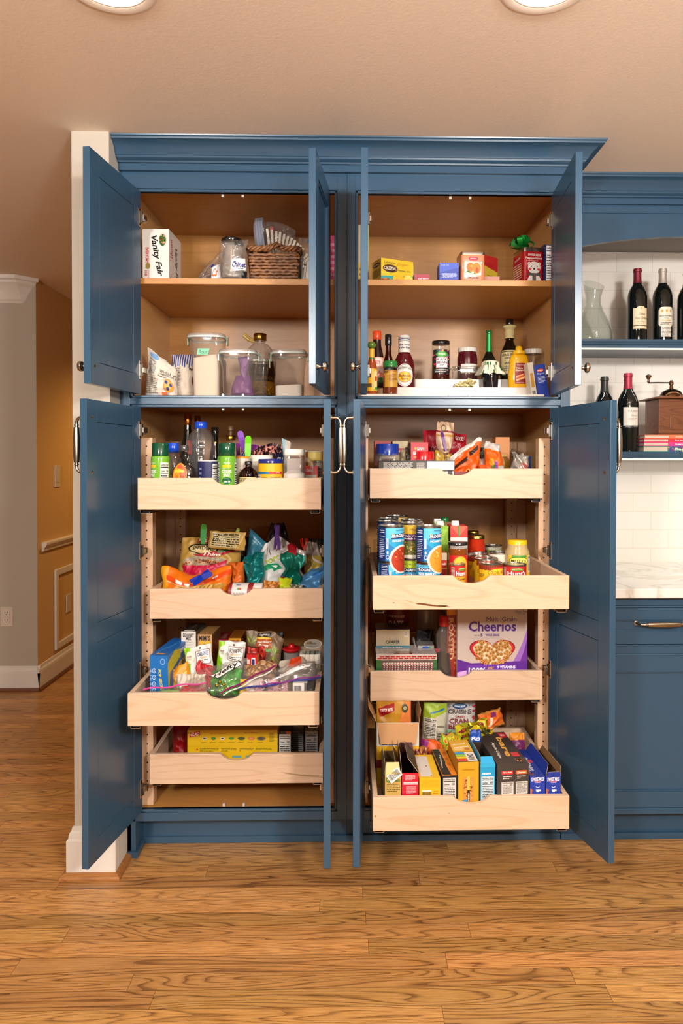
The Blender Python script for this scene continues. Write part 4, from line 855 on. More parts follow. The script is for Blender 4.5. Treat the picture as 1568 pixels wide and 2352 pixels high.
carton('tea_box', 'low red box lying beside the lemon tea box', 'tea box', (951, 986), 630, 2.50, z, .08, {'': '#a8203a', '+z': '#8a2a3a'}, lambda c: (c.text('ROSE TEA', .5, .6, .5, .3, '#d8c0c8', 1), c.lines(.6, .2, .95, .8, 3, '#d8a0b0')), left=lambda c: c.rect(0, 0, 1, 1, '#c8b0a8'), rz=math.radians(4))
carton('tea_box', 'pale box end left of the low red tea box', 'tea box', (942, 952), 629, 2.53, z, .07, '#b8a48c')
carton('tea_box', 'tall box with a lime green edge hidden behind the middle door', 'tea box', (822, 846.5), 516, 2.60, z, .05, '#b8a98a', lambda c: (c.rect(0, 0, 1, .45, '#c8a030'), c.rect(.8, 0, 1, 1, '#a8c84a'), c.lines(.1, .1, .7, .4, 4, '#6a5a2a')), right=lambda c: c.rect(0, 0, 1, 1, '#9ac83a'))
def bl(c): c.poly([(0, .55), (1, .78), (1, 1), (0, 1)], '#3a5ac8'); c.text('BLUE TEA', .3, .9, .4, .06, '#b8c8f0'); c.lines(.12, .3, .9, .52, 5, '#c8d4f0'); c.lines(.35, .12, .8, .22, 2, '#c8d4f0')
carton('tea_box', 'bright blue box with white small print left of the peach tin', 'tea box', (1009, 1053), 604, 2.44, z, .07, {'': '#1d3fa8', '+z': '#2a4ab0'}, bl)
def tin(name, label, px, yt, Y, d, col, lidc, front, left, lid=.011, rz=0, lidy=None):
    cx, w, h = sp(px[0], px[1], yt, Y, z); pr = [(w/2*.97, 0), (w/2, .002), (w/2, h-lid)]; n = 9; ay = d/w
    o = M().rev(pr, n=n, ay=ay, seg=64, col=col, mat='gloss').build(name, loc=(cx, Y+d/2, z), rz=rz, smooth=40, label=label, cat='tin')
    M().rev([(w/2*1.015, h-lid), (w/2*1.015, h-.002), (w/2*1.0, h), (w/2*.93, h), (w/2*.9, h-.0015), (.001, h-.0015)], n=n, ay=ay, seg=64, col=lidc, mat='metal').build('lid', o, smooth=40)
    m = M()
    if front: c = Cv(w*.98, h-lid-.002); front(c); c.put(m, plane_map((-w*.49, -d/2-.0003, .001), (1, 0, 0), (0, 0, 1)), 'gloss')
    if left: c = Cv(d*.96, h-lid-.002); left(c); c.put(m, plane_map((-w/2-.0003, d*.48, .001), (0, -1, 0), (0, 0, 1)), 'gloss')
    m.build('label', o); return o
def peach(c):
    c.rect(.3, .86, .72, .9, '#a82a4a'); c.rect(.34, .82, .68, .94, '#b8345a'); c.text('REPUBLIC', .51, .88, .28, .05, '#f0c8c8', 1)
    c.rect(.2, .3, .84, .76, '#e8e0cc'); c.ell(.38, .58, .16, .16, '#e87a34'); c.ell(.64, .55, .18, .19, '#ee8a3c'); c.ell(.42, .62, .05, .05, '#f2a860'); c.ell(.66, .48, .07, .09, '#b8502a'); c.poly([(.2, .42), (.45, .36), (.3, .48)], '#4a7a34'); c.poly([(.5, .36), (.62, .32), (.56, .4)], '#4a7a34'); c.ell(.84, .74, .06, .055, '#3a6a3a'); c.ell(.84, .74, .045, .04, '#e8e8d8')
    c.text('ORGANIC', .5, .215, .48, .065, '#5a2a22', 1); c.text('GINGER PEACH', .5, .125, .78, .065, '#5a2a22', 1); c.text('GREEN TEA', .5, .04, .6, .06, '#5a2a22', 1)
tin('tea_tin', 'square peach coloured tin with silver lid and painted peaches', (1057, 1113), 578, 2.44, .085, '#d98a63', '#cfc9c0', peach, lambda c: c.lines(.2, .2, .8, .8, 8, '#b86a4a'), rz=math.radians(3))
carton('tea_box', 'red and yellow box angled behind the peach tin', 'tea box', (1112, 1118), 585, 2.56, z, .05, {'': '#b8962a', '-y': '#c8a834'}, lambda c: (c.poly([(0, .72), (1, .62), (1, 1), (0, 1)], '#a82020'), c.lines(.2, .3, .8, .5, 4, '#8a6a1a')), rz=math.radians(38), piv=-1, w=.075)
carton('tea_box', 'flat pinkish box lying behind the peach tin', 'tea box', (1112, 1147), 635, 2.49, z, .07, '#b87a68')
def swiss(c):
    c.text('SWISS MISS', .52, .90, .62, .07, '#f0e8e4', 1, .1); c.text('Peppermint', .5, .79, .82, .085, '#f4e8e4', 1); c.lines(.12, .70, .9, .74, 1, '#e8b8b4')
    for x in (.27, .75): c.ell(x, .62, .08, .055, '#ece6e0'); c.ell(x, .615, .04, .03, '#c83a40')
    c.ell(.51, .5, .31, .19, '#ece6e0'); c.ell(.37, .53, .025, .018, '#2a2020'); c.ell(.65, .53, .025, .018, '#2a2020'); c.ell(.51, .46, .05, .03, '#2a2020'); c.ell(.3, .45, .07, .035, '#d8404a'); c.ell(.73, .45, .07, .035, '#d8404a')
    c.poly([(.1, 0), (.3, .28), (.74, .28), (.92, 0)], '#ece6e0'); c.rect(.22, .25, .82, .33, '#4a5a58'); c.rect(.42, 0, .6, .3, '#4a5a58'); c.spots(.52, .18, .08, .16, 14, ['#d83a3a'], .018, 3)
    c.spots(.5, .5, .5, .5, 40, ['#f0d8d4'], .009, 9)
tn = tin('cocoa_tin', 'red peppermint cocoa tin with a white bear in a scarf', (1195, 1245.5), 568, 2.43, .10, '#a8141c', '#bdb6ac', swiss, lambda c: (c.text('SWISS MISS', .5, .84, .5, .06, '#f0e8e4', 1, 0, 6), c.lines(.15, .12, .85, .7, 8, '#e8c0bc')), lid=.014, rz=math.radians(10))
# gift bow
bx_, by_, bz_ = PX(1199, 2.46, 560), 2.465, P(1199, 568, 2.46).z+.001
m = M(); R = random.Random(4)
for k in range(13):
    a = k*2.4; tl = .25+.5*(k % 3); L = .044-(k % 3)*.006; p0 = Vector((0, 0, .003+.004*(k % 3))); dv = Vector((math.cos(a)*math.cos(tl*.6), math.sin(a)*math.cos(tl*.6), math.sin(tl*.6)*.9)); up = Vector((0, 0, 1)); sd = dv.cross(up).normalized()*.0095
    pts = []
    for i in range(13):
        t_ = i/12*math.pi*2; c_ = p0+dv*(L*.5*(1-math.cos(t_)))+up.cross(sd).normalized()*0+Vector((0, 0, 1))*(.015*math.sin(t_)*(1 if i < 7 else .55)); pts.append(c_)
    v = [q-sd for q in pts]+[q+sd for q in pts]; m.add(v, [(i, i+1, i+14, i+13) for i in range(12)], '#1c9a3c' if k % 4 else '#3cc060', 'foil')
m.build('gift_bow', loc=(bx_, by_, bz_), smooth=50, label='shiny green gift bow on top of the red peppermint tin', cat='bow')
carton('cocoa_box', 'dark blue box with nutrition panel at the right end of the shelf', 'box', (1248, 1275), 562, 2.44, z, .15, {'': '#1a2450', '-x': '#26206a'}, lambda c: c.nutri(.2, .02, 1, .98, '#d8d6d4'), rz=math.radians(3))
# ================================================================== UPPER CABINET FLOOR, LEFT
z = Z6+.0005
def fl1(c):
    c.poly([(.12, .93), (.36, 1.0), (.5, .92), (.2, .8)], '#7aa8d8'); c.nutri(.1, .5, .42, .86, '#dedad2', K_, '90'); c.text('WHOLE W', .78, .68, .5, .08, '#4a4440'); c.text('UNBLEACHED', .78, .61, .5, .05, '#4a4440'); c.lines(.5, .52, .95, .57, 1, '#6a6460')
    c.ell(.82, .33, .15, .2, '#d8963a'); c.ell(.8, .35, .1, .15, '#e8b868')
    for x, y in ((.75, .42), (.88, .36), (.8, .24)): c.ell(x, y, .045, .05, '#3a4a8a')
    c.lines(.06, .05, .5, .45, 10, '#8a847a', 4); c.poly([(.6, 0), (.8, 0), (.85, .14), (.7, .1)], '#8ab8e0'); c.rect(.62, .05, .8, .14, '#c86a34'); c.rect(.06, .0, .5, .09, '#c8d4e0')
bag('flour_bag', 'crumpled white bag of whole wheat flour in the left corner', 'flour bag', (325, 400), 793, 2.43, z, .075, '#d9d2c6', 5, .006, prt=fl1, mat='matte', top=lambda u: -.42*u, rz=math.radians(-6), ol=lambda v: 1-.12*v, pe=.3)
def fl2(c):
    for k in range(11): x = .03+k*.09; c.poly([(x, .72+.04*math.sin(k*3)), (x+.045, .74+.05*math.sin(k*2)), (x+.045, 1), (x, 1)], '#2e3a86')
    for k in range(11): x = .03+k*.09; c.rect(x, 0, x+.045, .06+.02*math.sin(k*5), '#2e3a86')
    c.nutri(.1, .22, .42, .7, '#c8bcae', K_, '80'); c.text('WE', .86, .66, .2, .07, '#4a3a30', 1); c.ell(.98, .4, .1, .12, '#6a3a20'); c.ell(.98, .8, .06, .05, '#d8a030')
bag('flour_bag', 'flour bag with blue and white striped top behind the clear canister', 'flour bag', (389, 446), 811, 2.50, z, .08, '#cbbfb0', 6, .003, prt=fl2, mat='matte', pe=.25, rz=math.radians(2))
LG = '#cfd2cc'
def canister(label, px, yt, Y, fill, fc, shape, lidc=LG, rz=0, group='clear lidded canisters', dpt=1.0, fine=None):
    cx, w, h = sp(px[0], px[1], yt, Y, z); r = w/2; lh = .017
    if shape == 'wide': pr = [(r*.70, 0), (r*.74, .003), (r*.78, h*.62), (r*.90, h*.74), (r*.93, h-lh)]
    else: pr = [(r*.78, 0), (r*.82, .003), (r*.86, h*.60), (r*.94, h*.74), (r*.95, h-lh)]
    o = empty('canister', (cx, Y, z), rz, label=label, cat='canister', group=group)
    M().rev(pr+[(r*.99, h-lh+.001)], n=4.5, ay=dpt, seg=56, mat='milky', cap=False).rev([(.001, .002), (r*.76, .002)], n=4.5, ay=dpt, seg=56, mat='glass', cap=False).build('jar_body', o, smooth=50)
    M().rev([(r*1.0, h-lh+.001), (r*1.03, h-lh+.003), (r*1.03, h-.006), (r*.98, h-.001), (r*.85, h), (.001, h)], n=4.5, ay=dpt, seg=56, mat='frost', cap=False).rev([(r*.97, h-lh+.0005), (r*1.035, h-lh+.002), (r*1.035, h-lh+.007), (r*.97, h-lh+.008)], n=4.5, ay=dpt, seg=56, col='#b9c4c0', mat='gloss', cap=False).build('lid', o, smooth=50)
    for s in (-1, 1):
        x = s*r*1.05; m = M().box(*sorted((x, x+s*.004)), -.012, .012, h-.036, h-.004, '#9fc0ac', 'gloss'); m.build('latch', o, bevel=.0015)
    if fill:
        q = [(a*.97, max(b_, .0035)) for a, b_ in pr if b_ < h*fill]; rr = q[-1][0]+.0005
        top = M().rev(q+[(rr, h*fill)], n=4.5, ay=dpt, seg=40, col=fc, mat='matte')
        if fine: top.v = [(v[0], v[1], v[2]+(fine*h*(v[0]/r) if v[2] > h*fill-.001 else 0)) for v in top.v]
        top.build('contents', o, smooth=50)
    return o, r, h
o, r, h = canister('tall clear canister of flour with a green handwritten tape label', (436, 519), 771, 2.47, .645, '#f0e6d8', 'wide', fine=.05)
m = M(); c = Cv(.044, .022); c.poly([(0, 0), (.86, .02), (1, 1), (.06, .98)], '#6cc09a'); c.text('flour', .48, .48, .68, .62, '#20302a', 0, .1); c.put(m, plane_map((-.026, -r*.955, h*.60+.012), (1, 0, 0), (0, 0, 1)), 'card'); m.build('tape_label', o)
o, r, h = canister('shorter clear canister with a purple bag inside, middle of the row', (507, 592), 807, 2.43, 0, 0, 'std', lidc='#d8d4cc')
pb = bag('plastic_bag', 'knotted translucent purple bag inside the shorter clear canister', 'bag', (529, 580), 862, 2.405, z+.004, .05, '#7a4a8a', 31, .006, mat='film', ol=lambda v: 1-.35*v**2, fr=9)
adopt(bag('plastic_bag', 'twisted top', 'bag', (545, 574), 818, 2.42, z+.058, .03, '#8a649a', 32, .005, mat='film', ol=lambda v: .35+.65*v, fr=9), pb, 'twisted_top')
canister('clear canister with a little white sugar at the right of the row', (626, 704), 807, 2.44, .245, '#f6f3f0', 'std', fine=.02)
canister('wide clear canister standing close behind the purple bag canister', (572, 617), 823, 2.53, 0, 0, 'std')
# oil jug
Y = 2.66; cx, w, h = sp(560, 634, 767, Y, z); r = w/2; hb = h*.86
pr = [(r*.86, 0), (r*.9, .004), (r*.9, hb*.40), (r*.99, hb*.46), (r, hb*.6), (r*.97, hb*.74), (r*.82, hb*.88), (r*.5, hb*.98), (r*.34, hb), (r*.34, h*.93)]
o = bottle('oil_jug', cx, Y, z, pr, '#c8b890', 'tintgrey', label='large oil jug with gold screw cap and strap behind the canisters', cat='jug', liquid=(hb*.36, '#8a6a20'))
capp(o, r*.40, h*.90, h, '#b08c3c', ribs=True, mat='metal'); M().tube([(-r*.36, 0, h*.905), (-r*.6, 0, h*.93), (-r*.95, -.01, h*.985), (-r*1.02, -.01, h*.97), (-r*.7, 0, h*.91), (-r*.36, 0, h*.885)], .003, 8, '#a8873c', 'gloss', flat=2).build('handle_strap', o, smooth=60)
def oil(c): c.rect(.1, .05, .9, .42, '#a8801c'); c.spots(.5, .2, .35, .14, 24, ['#5a3a12', '#d8b048', '#3a2a10'], .03, 3); c.text('OLIVE OIL', .5, .52, .6, .08, '#8a6a2a', 1)
c = Cv(r*2.2, hb*.6); oil(c); lab_rev(o, pr, c, -62, .02, bg='#241a10')
carton('snack_box', 'blue and orange packet glimpsed between the canisters', 'packet', (500, 514), 826, 2.60, z, .05, '#c8a078', lambda c: (c.rect(0, .75, 1, 1, '#3a5ac0'), c.rect(0, .5, 1, .58, '#7a8a9a')))
carton('clear_bin', 'edge of a clear plastic bin in the right corner beneath the middle door', 'bin', (720, 766), 889, 2.43, z, .3, '#ffffff', mat='tintgrey')
# ================================================================== UPPER CABINET FLOOR, RIGHT
Yt = 2.385; T0, T1, T2 = z+.010, PV(888, 2.475), PV(869.5, 2.57)
xr0, xr1 = PX(826, 2.40), PX(1243, 2.42)
m = M().box(xr0-.01, xr1, 2.385, 2.475, z, T0, '#e0dad2', 'gloss').box(PX(905, 2.475), PX(1221, 2.475), 2.475, 2.57, z, T1, '#dcd6ce', 'gloss').box(PX(952, 2.57), PX(1205, 2.57), 2.57, 2.68, z, T2, '#d8d2ca', 'gloss')
o = m.build('tiered_organizer', bevel=.003, label='white three-step tiered organizer under the sauce bottles', cat='organizer')
def scene_bottle(label, px, yt, Y, zb, prof, col, mat='liquid', liquid=None, n=2, ay=1, name='sauce_bottle', cat='bottle', rz=0):
    cx, w, h = sp(px[0], px[1], yt, Y, zb); r = w/2; pr = [(a*r, b*h) for a, b in prof]
    return bottle(name, cx, Y, zb, pr, col, mat, n, ay, rz, label, cat, liquid=(liquid[0]*h, liquid[1]) if liquid else None), pr, r, h
LN = [(.9, 0), (1, .012), (1, .45), (.95, .52), (.6, .62), (.36, .70), (.33, .74), (.33, .86)]
# hot sauce with round cap
o, pr, r, h = scene_bottle('hot sauce bottle with green round cap and yellow label, front left', (841, 866), 785, 2.43, T0, [(.92, 0), (1, .01), (1, .46), (.9, .54), (.5, .68), (.42, .72), (.4, .87)], '#9a4418')
M().rev([(.0, 0), (r*.5, h*.01), (r*.78, h*.05), (r*.82, h*.08), (r*.6, h*.125), (.001, h*.135)], col='#5a7a2a', mat='gloss', c=(0, 0, h*.865), cap=False).build('cap', o, smooth=60)
M().rev([(r*.52, h*.70), (r*.5, h*.865)], col='#d8a830', mat='card', cap=False).rev([(r*.54, h*.66), (r*.54, h*.69)], col='#2f7a3a', cap=False).build('neck_band', o)
def hs(c): c.rect(0, .75, 1, 1, '#e8a81a'); c.poly([(.62, .1), (.8, .0), (1, 0), (1, .95), (.8, 1), (.62, .85)], '#e8b830'); c.poly([(.66, .14), (.8, .04), (.97, .04), (.97, .9), (.8, .95), (.66, .82)], '#eed8a0'); c.ell(.82, .55, .12, .12, '#c84a20'); c.ell(.85, .12, .13, .08, '#3a9a4a'); c.rect(.12, .6, .45, .8, '#26221f'); c.bars(.1, .18, .5, .34)
c = Cv(r*2.5, h*.42); hs(c); lab_rev(o, pr, c, -90, .012, bg='#e3a81c')
# soy sauce
o, pr, r, h = scene_bottle('soy sauce bottle with orange-red cap behind the hot sauce', (850, 881), 761, 2.52, T1, [(.9, 0), (1, .012), (1, .5), (.95, .58), (.66, .72), (.6, .80), (.6, .85)], '#2a120c')
capp(o, r*.64, h*.85, h, '#e2502a', ribs=True)
def soy(c): c.rect(0, .62, 1, 1, '#e8b0a0'); c.ell(.5, .82, .3, .16, '#f0d8d0'); c.text('SOY', .5, .82, .3, .12, '#b82a2a', 1); c.text('Wan', .55, .42, .9, .22, '#d8542a', 1, .3); c.rect(0, 0, 1, .16, '#3a1a12'); c.ell(.7, .2, .2, .1, '#4a8a2a')
c = Cv(r*2.5, h*.5); soy(c); lab_rev(o, pr, c, -85, h*.03, bg='#d8b8ae')
# black cap bottle
o, pr, r, h = scene_bottle('black-capped bottle with dark blue label left of the barbecue sauce', (879, 904.5), 769, 2.56, T1, [(.9, 0), (1, .01), (1, .44), (.9, .5), (.55, .64), (.5, .7), (.5, .86)], '#a8987c', 'amber')
capp(o, r*.62, h*.80, h, '#1a1a1c', ribs=True)
c = Cv(r*2.5, h*.36); c.text('Kikko', .5, .72, .6, .16, '#c8a860', 1); c.lines(.2, .2, .8, .5, 3, '#8a94b0'); lab_rev(o, pr, c, -90, h*.06, bg='#1e2846')
# barbecue sauce
o, pr, r, h = scene_bottle('barbecue sauce bottle with white neck label and oval yellow badge', (904, 952), 771, 2.515, T1, [(.94, 0), (1, .012), (1, .42), (.93, .50), (.72, .60), (.56, .66), (.535, .70), (.53, .975)], '#5a1218', ay=.75)
capp(o, r*.54, h*.955, h, '#e8e4de', ay=1)
c = Cv(r*1.9, h*.28); c.rect(0, .88, 1, .93, '#2a3a7a'); c.text('SWEET BABY RAY', .5, .74, .8, .06, '#3a3a4a', 1, 0, 0, .6); c.text('The Sauce', .5, .52, .62, .13, '#2a2a4a', 1, .3); c.text('is the Boss', .5, .32, .62, .13, '#2a2a4a', 1, .3); lab_rev(o, [(r*.545, 0), (r*.545, h)], c, -90, h*.67, 2, 1, 'neck_label', bg='#e9e5df')
c = Cv(r*1.75, h*.42); c.ell(.5, .5, .5, .52, '#e9e5df'); c.ell(.5, .5, .47, .48, '#2a2620'); c.ell(.5, .5, .455, .465, '#e9e5df'); c.text('SWEET BABY RAY\'S', .5, .76, .76, .1, '#26221f', 1, 0, 0, .8); c.ell(.5, .42, .37, .25, '#c8302a'); c.ell(.5, .42, .35, .23, '#f0c028'); c.text('Barbecue', .5, .48, .58, .12, '#7a1a1a', 1); c.text('Sauce', .5, .34, .36, .1, '#7a1a1a', 1); lab_rev(o, pr, c, -90, h*.02, 2, .75)
# spice jar
def spj(c): c.rect(0, .8, 1, 1, '#a8742a'); c.poly([(.3, 0), (1, 0), (1, .85), (.3, .95)], '#c8962e'); c.text('SPICE', .2, .9, .3, .08, '#4a1a12', 1); c.lines(.4, .3, .9, .8, 6, '#7a4a1a'); c.rect(0, .0, .12, .7, '#8a2a1a')
jar('spice_jar', 'small jar with bright green lid and gold label, front of the organizer', (878.5, 913.5), 830.5, 2.43, T0, '#2f8a44', '#c8a898', .021, 'glass', (.062*.62, '#8a3a1e'), spj, '#c89a34', (.22, .72), neck=.93, cat='jar')
def bb(c):
    R = random.Random(2); cs = ['#c82a6a', '#d8442a', '#2a9ab0', '#8a2a7a', '#c8a02a', '#2a6a4a']
    for i in range(60): x, y = R.random(), R.random(); c.rect(x, y, min(1, x+.09), min(1, y+.06), R.choice(cs))
    c.rect(.1, .1, .9, .2, '#1a1a1a'); c.ell(.5, .8, .3, .12, '#4aa03a'); c.text('Organic', .5, .8, .38, .1, '#e8f0d8', 1, .2); c.rect(.22, .24, .78, .66, '#ece8e2'); c.text('BLACK', .5, .58, .5, .1, '#5a1a4a', 1); c.text('BEAN', .5, .45, .5, .1, '#5a1a4a', 1); c.text('DIP', .5, .34, .2, .06, '#5a1a4a', 1); c.lines(.12, .02, .88, .18, 2, '#d8d4cc')
jar('bean_dip_jar', 'tall jar of black bean dip with colourful label and black lid', (991.5, 1032.5), 784, 2.62, T2, '#1c1a1c', '#5a1a1e', .013, 'glass', (.088, '#4a1a14'), bb, '#2a2a2a', (.16, .76), neck=.95, sh=.86)
jar('preserve_jar', 'dark red preserve jar with white lid behind the cracker tub', (1050, 1095.5), 800, 2.62, T2, '#e0dad2', '#4a0c18', .0165, 'liquid', None, lambda c: (c.text('McCUTCHEON', .6, .6, .7, .2, '#7a2a2a', 1, .2), c.lines(.3, .2, .9, .4, 1, '#6a5a5a')), '#d8d0c8', (.2, .48), ang=-75, neck=.9, sh=.7, foot=.8)
# cracker tub
cx, w, h = sp(1038, 1097, 843, 2.52, T1); r = w/2
o = empty('cracker_tub', (cx, 2.52, T1), label='clear plastic tub of pale yellow crackers on the middle step', cat='tub')
M().rev([(r*.85, 0), (r*.88, .002), (r*.98, h*.9)], n=5, ay=.8, seg=48, mat='glass').rev([(r*1.1, h*.88), (r*1.12, h*.9), (r*1.08, h*.97), (r*.9, h), (.001, h)], n=5, ay=.8, seg=48, mat='glass', cap=False).build('tub_body', o, smooth=50)
R = random.Random(8)
for k in range(40):
    x, y = R.uniform(-.75, .75)*r, R.uniform(-.55, .5)*r; T_ = Matrix.Translation((x, y, .004+h*.42*R.random()*(.55+.45*x/r))) @ Matrix.Rotation(R.uniform(0, 3), 4, 'Z') @ Matrix.Rotation(R.uniform(-.9, .9), 4, 'X')
    M(T_).box(-.008, .008, -.008, .008, -.002, .002, R.choice(['#ecdca4', '#f0e4b4', '#e2cd8a']), 'matte').build('cracker', loc=(cx, 2.52, T1+.002), label='small pale yellow cracker piece inside the clear tub', cat='cracker', group='crackers in the clear tub')
# green neck bottle
o, pr, r, h = scene_bottle('dark bottle with bright green neck foil and cap', (1105.5, 1139.5), 759.5, 2.63, T2, [(.94, 0), (1, .01), (1, .36), (.92, .42), (.62, .50), (.42, .58), (.36, .72), (.34, .95)], '#0e140e')
M().rev([(r*.44, h*.57), (r*.38, h*.72), (r*.36, h*.93)], col='#1f8a44', mat='foil', cap=False).build('neck_foil', o, smooth=50); capp(o, r*.41, h*.93, h, '#0f6a34', ribs=True)
c = Cv(r*2.4, h*.12); c.text('RANO', .5, .5, .6, .5, '#d8e8d8', 1); lab_rev(o, pr, c, -90, h*.24, bg='#1a9a4a')
# cloth topped jar
cx, w, h = sp(1106, 1146, 832, 2.53, T1); r = w/2
o = M().rev([(r*.75, 0), (r*.85, .003), (r*.98, h*.75), (r*.9, h*.8), (r*.9, h)], col='#16141a', mat='liquid').build('gift_jar', loc=(cx, 2.53, T1), smooth=50, label='dark gift jar with a floral cloth cover tied by a long ribbon', cat='jar')
m = M(); nn = 48
ring = lambda rr, zz_, wob: [(rr*(1+wob*math.sin(i*.9)+wob*.6*math.sin(i*2.3))*math.cos(i*2*math.pi/nn), rr*(1+wob*math.sin(i*.9))*math.sin(i*2*math.pi/nn), zz_-wob*.01*math.cos(i*1.3)) for i in range(nn)]
rings = [ring(r*.01, h*1.03, 0), ring(r*.85, h*1.03, 0), ring(r*.98, h*.98, .02), ring(r*1.0, h*.86, .04), ring(r*1.28, h*.66, .14), ring(r*1.45, h*.52, .2)]
vs = [p for q in rings for p in q]; R = random.Random(6); fs = []; cs = []
for j in range(5):
    for i in range(nn): fs.append((j*nn+i, j*nn+(i+1) % nn, (j+1)*nn+(i+1) % nn, (j+1)*nn+i)); cs.append('#3a6a34' if R.random() < .22 else '#e2dcc8')
m.add(vs, fs, cs, 'matte').build('cloth_cover', o, smooth=80)
M().tube([(-r*.2, -r*1.0, h*.85), (-r*.1, -r*1.25, h*.3), (0, -r*1.35, -.004), (r*.1, -r*1.6, -.022)], .0025, 6, '#d8ccb8', 'film', flat=.3).build('ribbon', o, smooth=60)
# Worcestershire
o, pr, r, h = scene_bottle('tall dark sauce bottle with paper wrapped neck behind the mustard', (1149, 1191), 733, 2.63, T2, [(.94, 0), (1, .01), (1, .40), (.95, .47), (.62, .57), (.46, .63), (.4, .68), (.38, .88)], '#120c0a')
capp(o, r*.42, h*.88, h, '#1a1412', ribs=True)
M().rev([(r*.55, h*.68), (r*.5, h*.72), (r*.58, h*.78), (r*.5, h*.82), (r*.72, h*.86), (r*.78, h*.885), (r*.5, h*.90)], col='#d2c590', mat='matte', cap=False, seg=14).build('paper_wrap', o)
c = Cv(r*2.5, h*.42); c.rect(0, .93, 1, .96, K_); c.text('LEA & PERRINS', .5, .82, .9, .1, K_, 1); c.lines(.2, .66, .8, .74, 1, K_); c.text('WORCES', .5, .5, .6, .08, K_, 1); c.ell(.5, .62, .06, .04, '#8a2a1a'); c.lines(.2, .2, .8, .42, 3, K_); c.rect(0, 0, 1, .1, '#1a1a1a'); lab_rev(o, pr, c, -90, h*.06, bg='#dccb96')
# mustard
cx, w, h = sp(1166, 1216.5, 795, 2.50, T1); r = w/2
pr = [(r*.88, 0), (r*.97, .003), (r, h*.2), (r*.97, h*.36), (r*.86, h*.5), (r*.88, h*.62), (r*.78, h*.74), (r*.55, h*.80), (r*.54, h*.82)]
o = bottle('mustard_bottle', cx, 2.50, T1, pr, '#e5ab12', 'gloss', 2.4, .62, label='yellow squeeze mustard bottle with dark red label', cat='bottle')
M().rev([(r*.58, h*.80), (r*.6, h*.81), (r*.54, h*.875), (r*.35, h*.885), (r*.32, h*.90), (r*.3, h*.97), (r*.16, h), (.001, h)], col='#e8b41a', mat='gloss').build('cap', o, smooth=50)
def mu(c): c.text('Wegmans', .5, .9, .7, .06, '#e8dcd0', 0, .4); c.text('Yellow', .42, .75, .66, .09, '#e8d4c0', 1); c.text('Mustard', .45, .65, .76, .09, '#e8d4c0', 1); c.lines(.1, .55, .5, .6, 1, '#d8b0a0'); c.ell(.55, .33, .42, .10, '#d8742a', a0=0); c.poly([(.1, .2), (.9, .38), (.95, .3), (.2, .12)], '#e8b878'); c.poly([(.12, .26), (.9, .46), (.94, .4), (.16, .19)], '#c84a22'); c.poly([(.1, .33), (.8, .5), (.8, .46), (.14, .28)], '#e8b878'); c.text('wegmans', .5, .06, .6, .04, '#e8dcd0')
c = Cv(r*.88, h*.50); mu(c); lab_rev(o, pr, c, -90, h*.08, 2.4, .62, bg='#8e1c18')
o_ = jar('bread_crumb_jar', 'clear jar with white lid behind the leaning blue box', (1204, 1245), 803, 2.60, T1, '#dcd6ce', '#e8e4de', .018, 'glass', (.05, '#7a4a3a'), None, neck=.95)
carton('spaghetti_box', 'blue box with white print leaning at the right end of the organizer', 'box', (1222, 1234), 832, 2.41, z, .055, {'': '#d8cfc4', '-y': '#d0c6b8', '+x': '#1f3fa8'}, lambda c: (c.rect(.2, .3, .8, .7, '#b88a2a'), c.bars(.2, .05, .8, .2)), rz=0, ry=math.radians(-8))
def bx(c): c.ell(.5, .82, .3, .05, '#d8542a'); c.text('Ronzoni', .5, .82, .5, .04, '#f0e0d0', 1); c.text('Rapini', .5, .72, .7, .07, '#d8e0f4', 0, .4); c.lines(.15, .45, .85, .64, 5, '#c8d4f0'); c.rect(.2, .0, .45, .03, '#e8e4de')
carton('spaghetti_box', 'bright blue box standing tilted in front of the clear jar', 'box', (1238, 1262), 836, 2.398, z, .02, {'': '#16359c'}, bx, ry=math.radians(-9))
# ================================================================== LEFT TRAY 1: oils, spray, baking goods
t = TR['L1']; z = t['z']+.0005; Y0 = t['y0']
def spray(label, px, yt, Y, ang, group='cooking spray cans'):
    cx, w, h = sp(px[0], px[1], yt, Y, z); r = w/2; hc = h-.0405; pr = [(r*.96, 0), (r, .002), (r, hc-.010), (r*.97, hc-.004), (r*.90, hc)]
    o = M().rev(pr, seg=44, col='#6fae34', mat='gloss').build('spray_can', loc=(cx, Y, z), smooth=45, label=label, cat='spray can', group=group)
    capp(o, r*.90, hc, h, '#0f4a30'); M().rev([(r*.90, h-.006), (r*.82, h-.001), (r*.7, h+.0005), (.001, h+.001)], col='#0f4a30', mat='gloss', cap=False).build('cap_dome', o, smooth=60)
    H_ = hc-.012; c = Cv(r*6.1, H_)
    x0 = .5; c.text('Wegmans', x0, .865, .13, .06, '#e8f0e0', 0, .4); c.poly([(x0-.09, .81), (x0-.075, .78), (x0-.09, .755), (x0+.09, .755), (x0+.075, .78), (x0+.09, .81), (x0, .83)], '#f0c020'); c.lines(x0-.08, .71, x0+.08, .75, 2, '#d8e8c8', 2)
    c.text('COOKING', x0, .655, .18, .08, '#eef2e8', 1); c.text('SPRAY.', x0, .56, .135, .08, '#eef2e8', 1); c.ell(x0, .42, .092, .085, '#0f5a40'); c.text('Olive Oil', x0, .40, .13, .05, '#eef2e8', 1); c.lines(x0-.05, .44, x0+.05, .48, 2, '#c8d8c8')
    c.nutri(.66, .02, .82, .88, '#dfe2dc', K_, '0'); c.nutri(.18, .02, .34, .88, '#dfe2dc', K_, '0')
    lab_rev(o, pr, c, ang, .006, mat='gloss'); return o
spray('green cooking spray can at the left end of the tray, its nutrition panel showing', (347, 389), 1018, 2.215, -132)
spray('green cooking spray can standing in the hand hole of the top left tray', (503, 542), 1018, 2.215, -86)
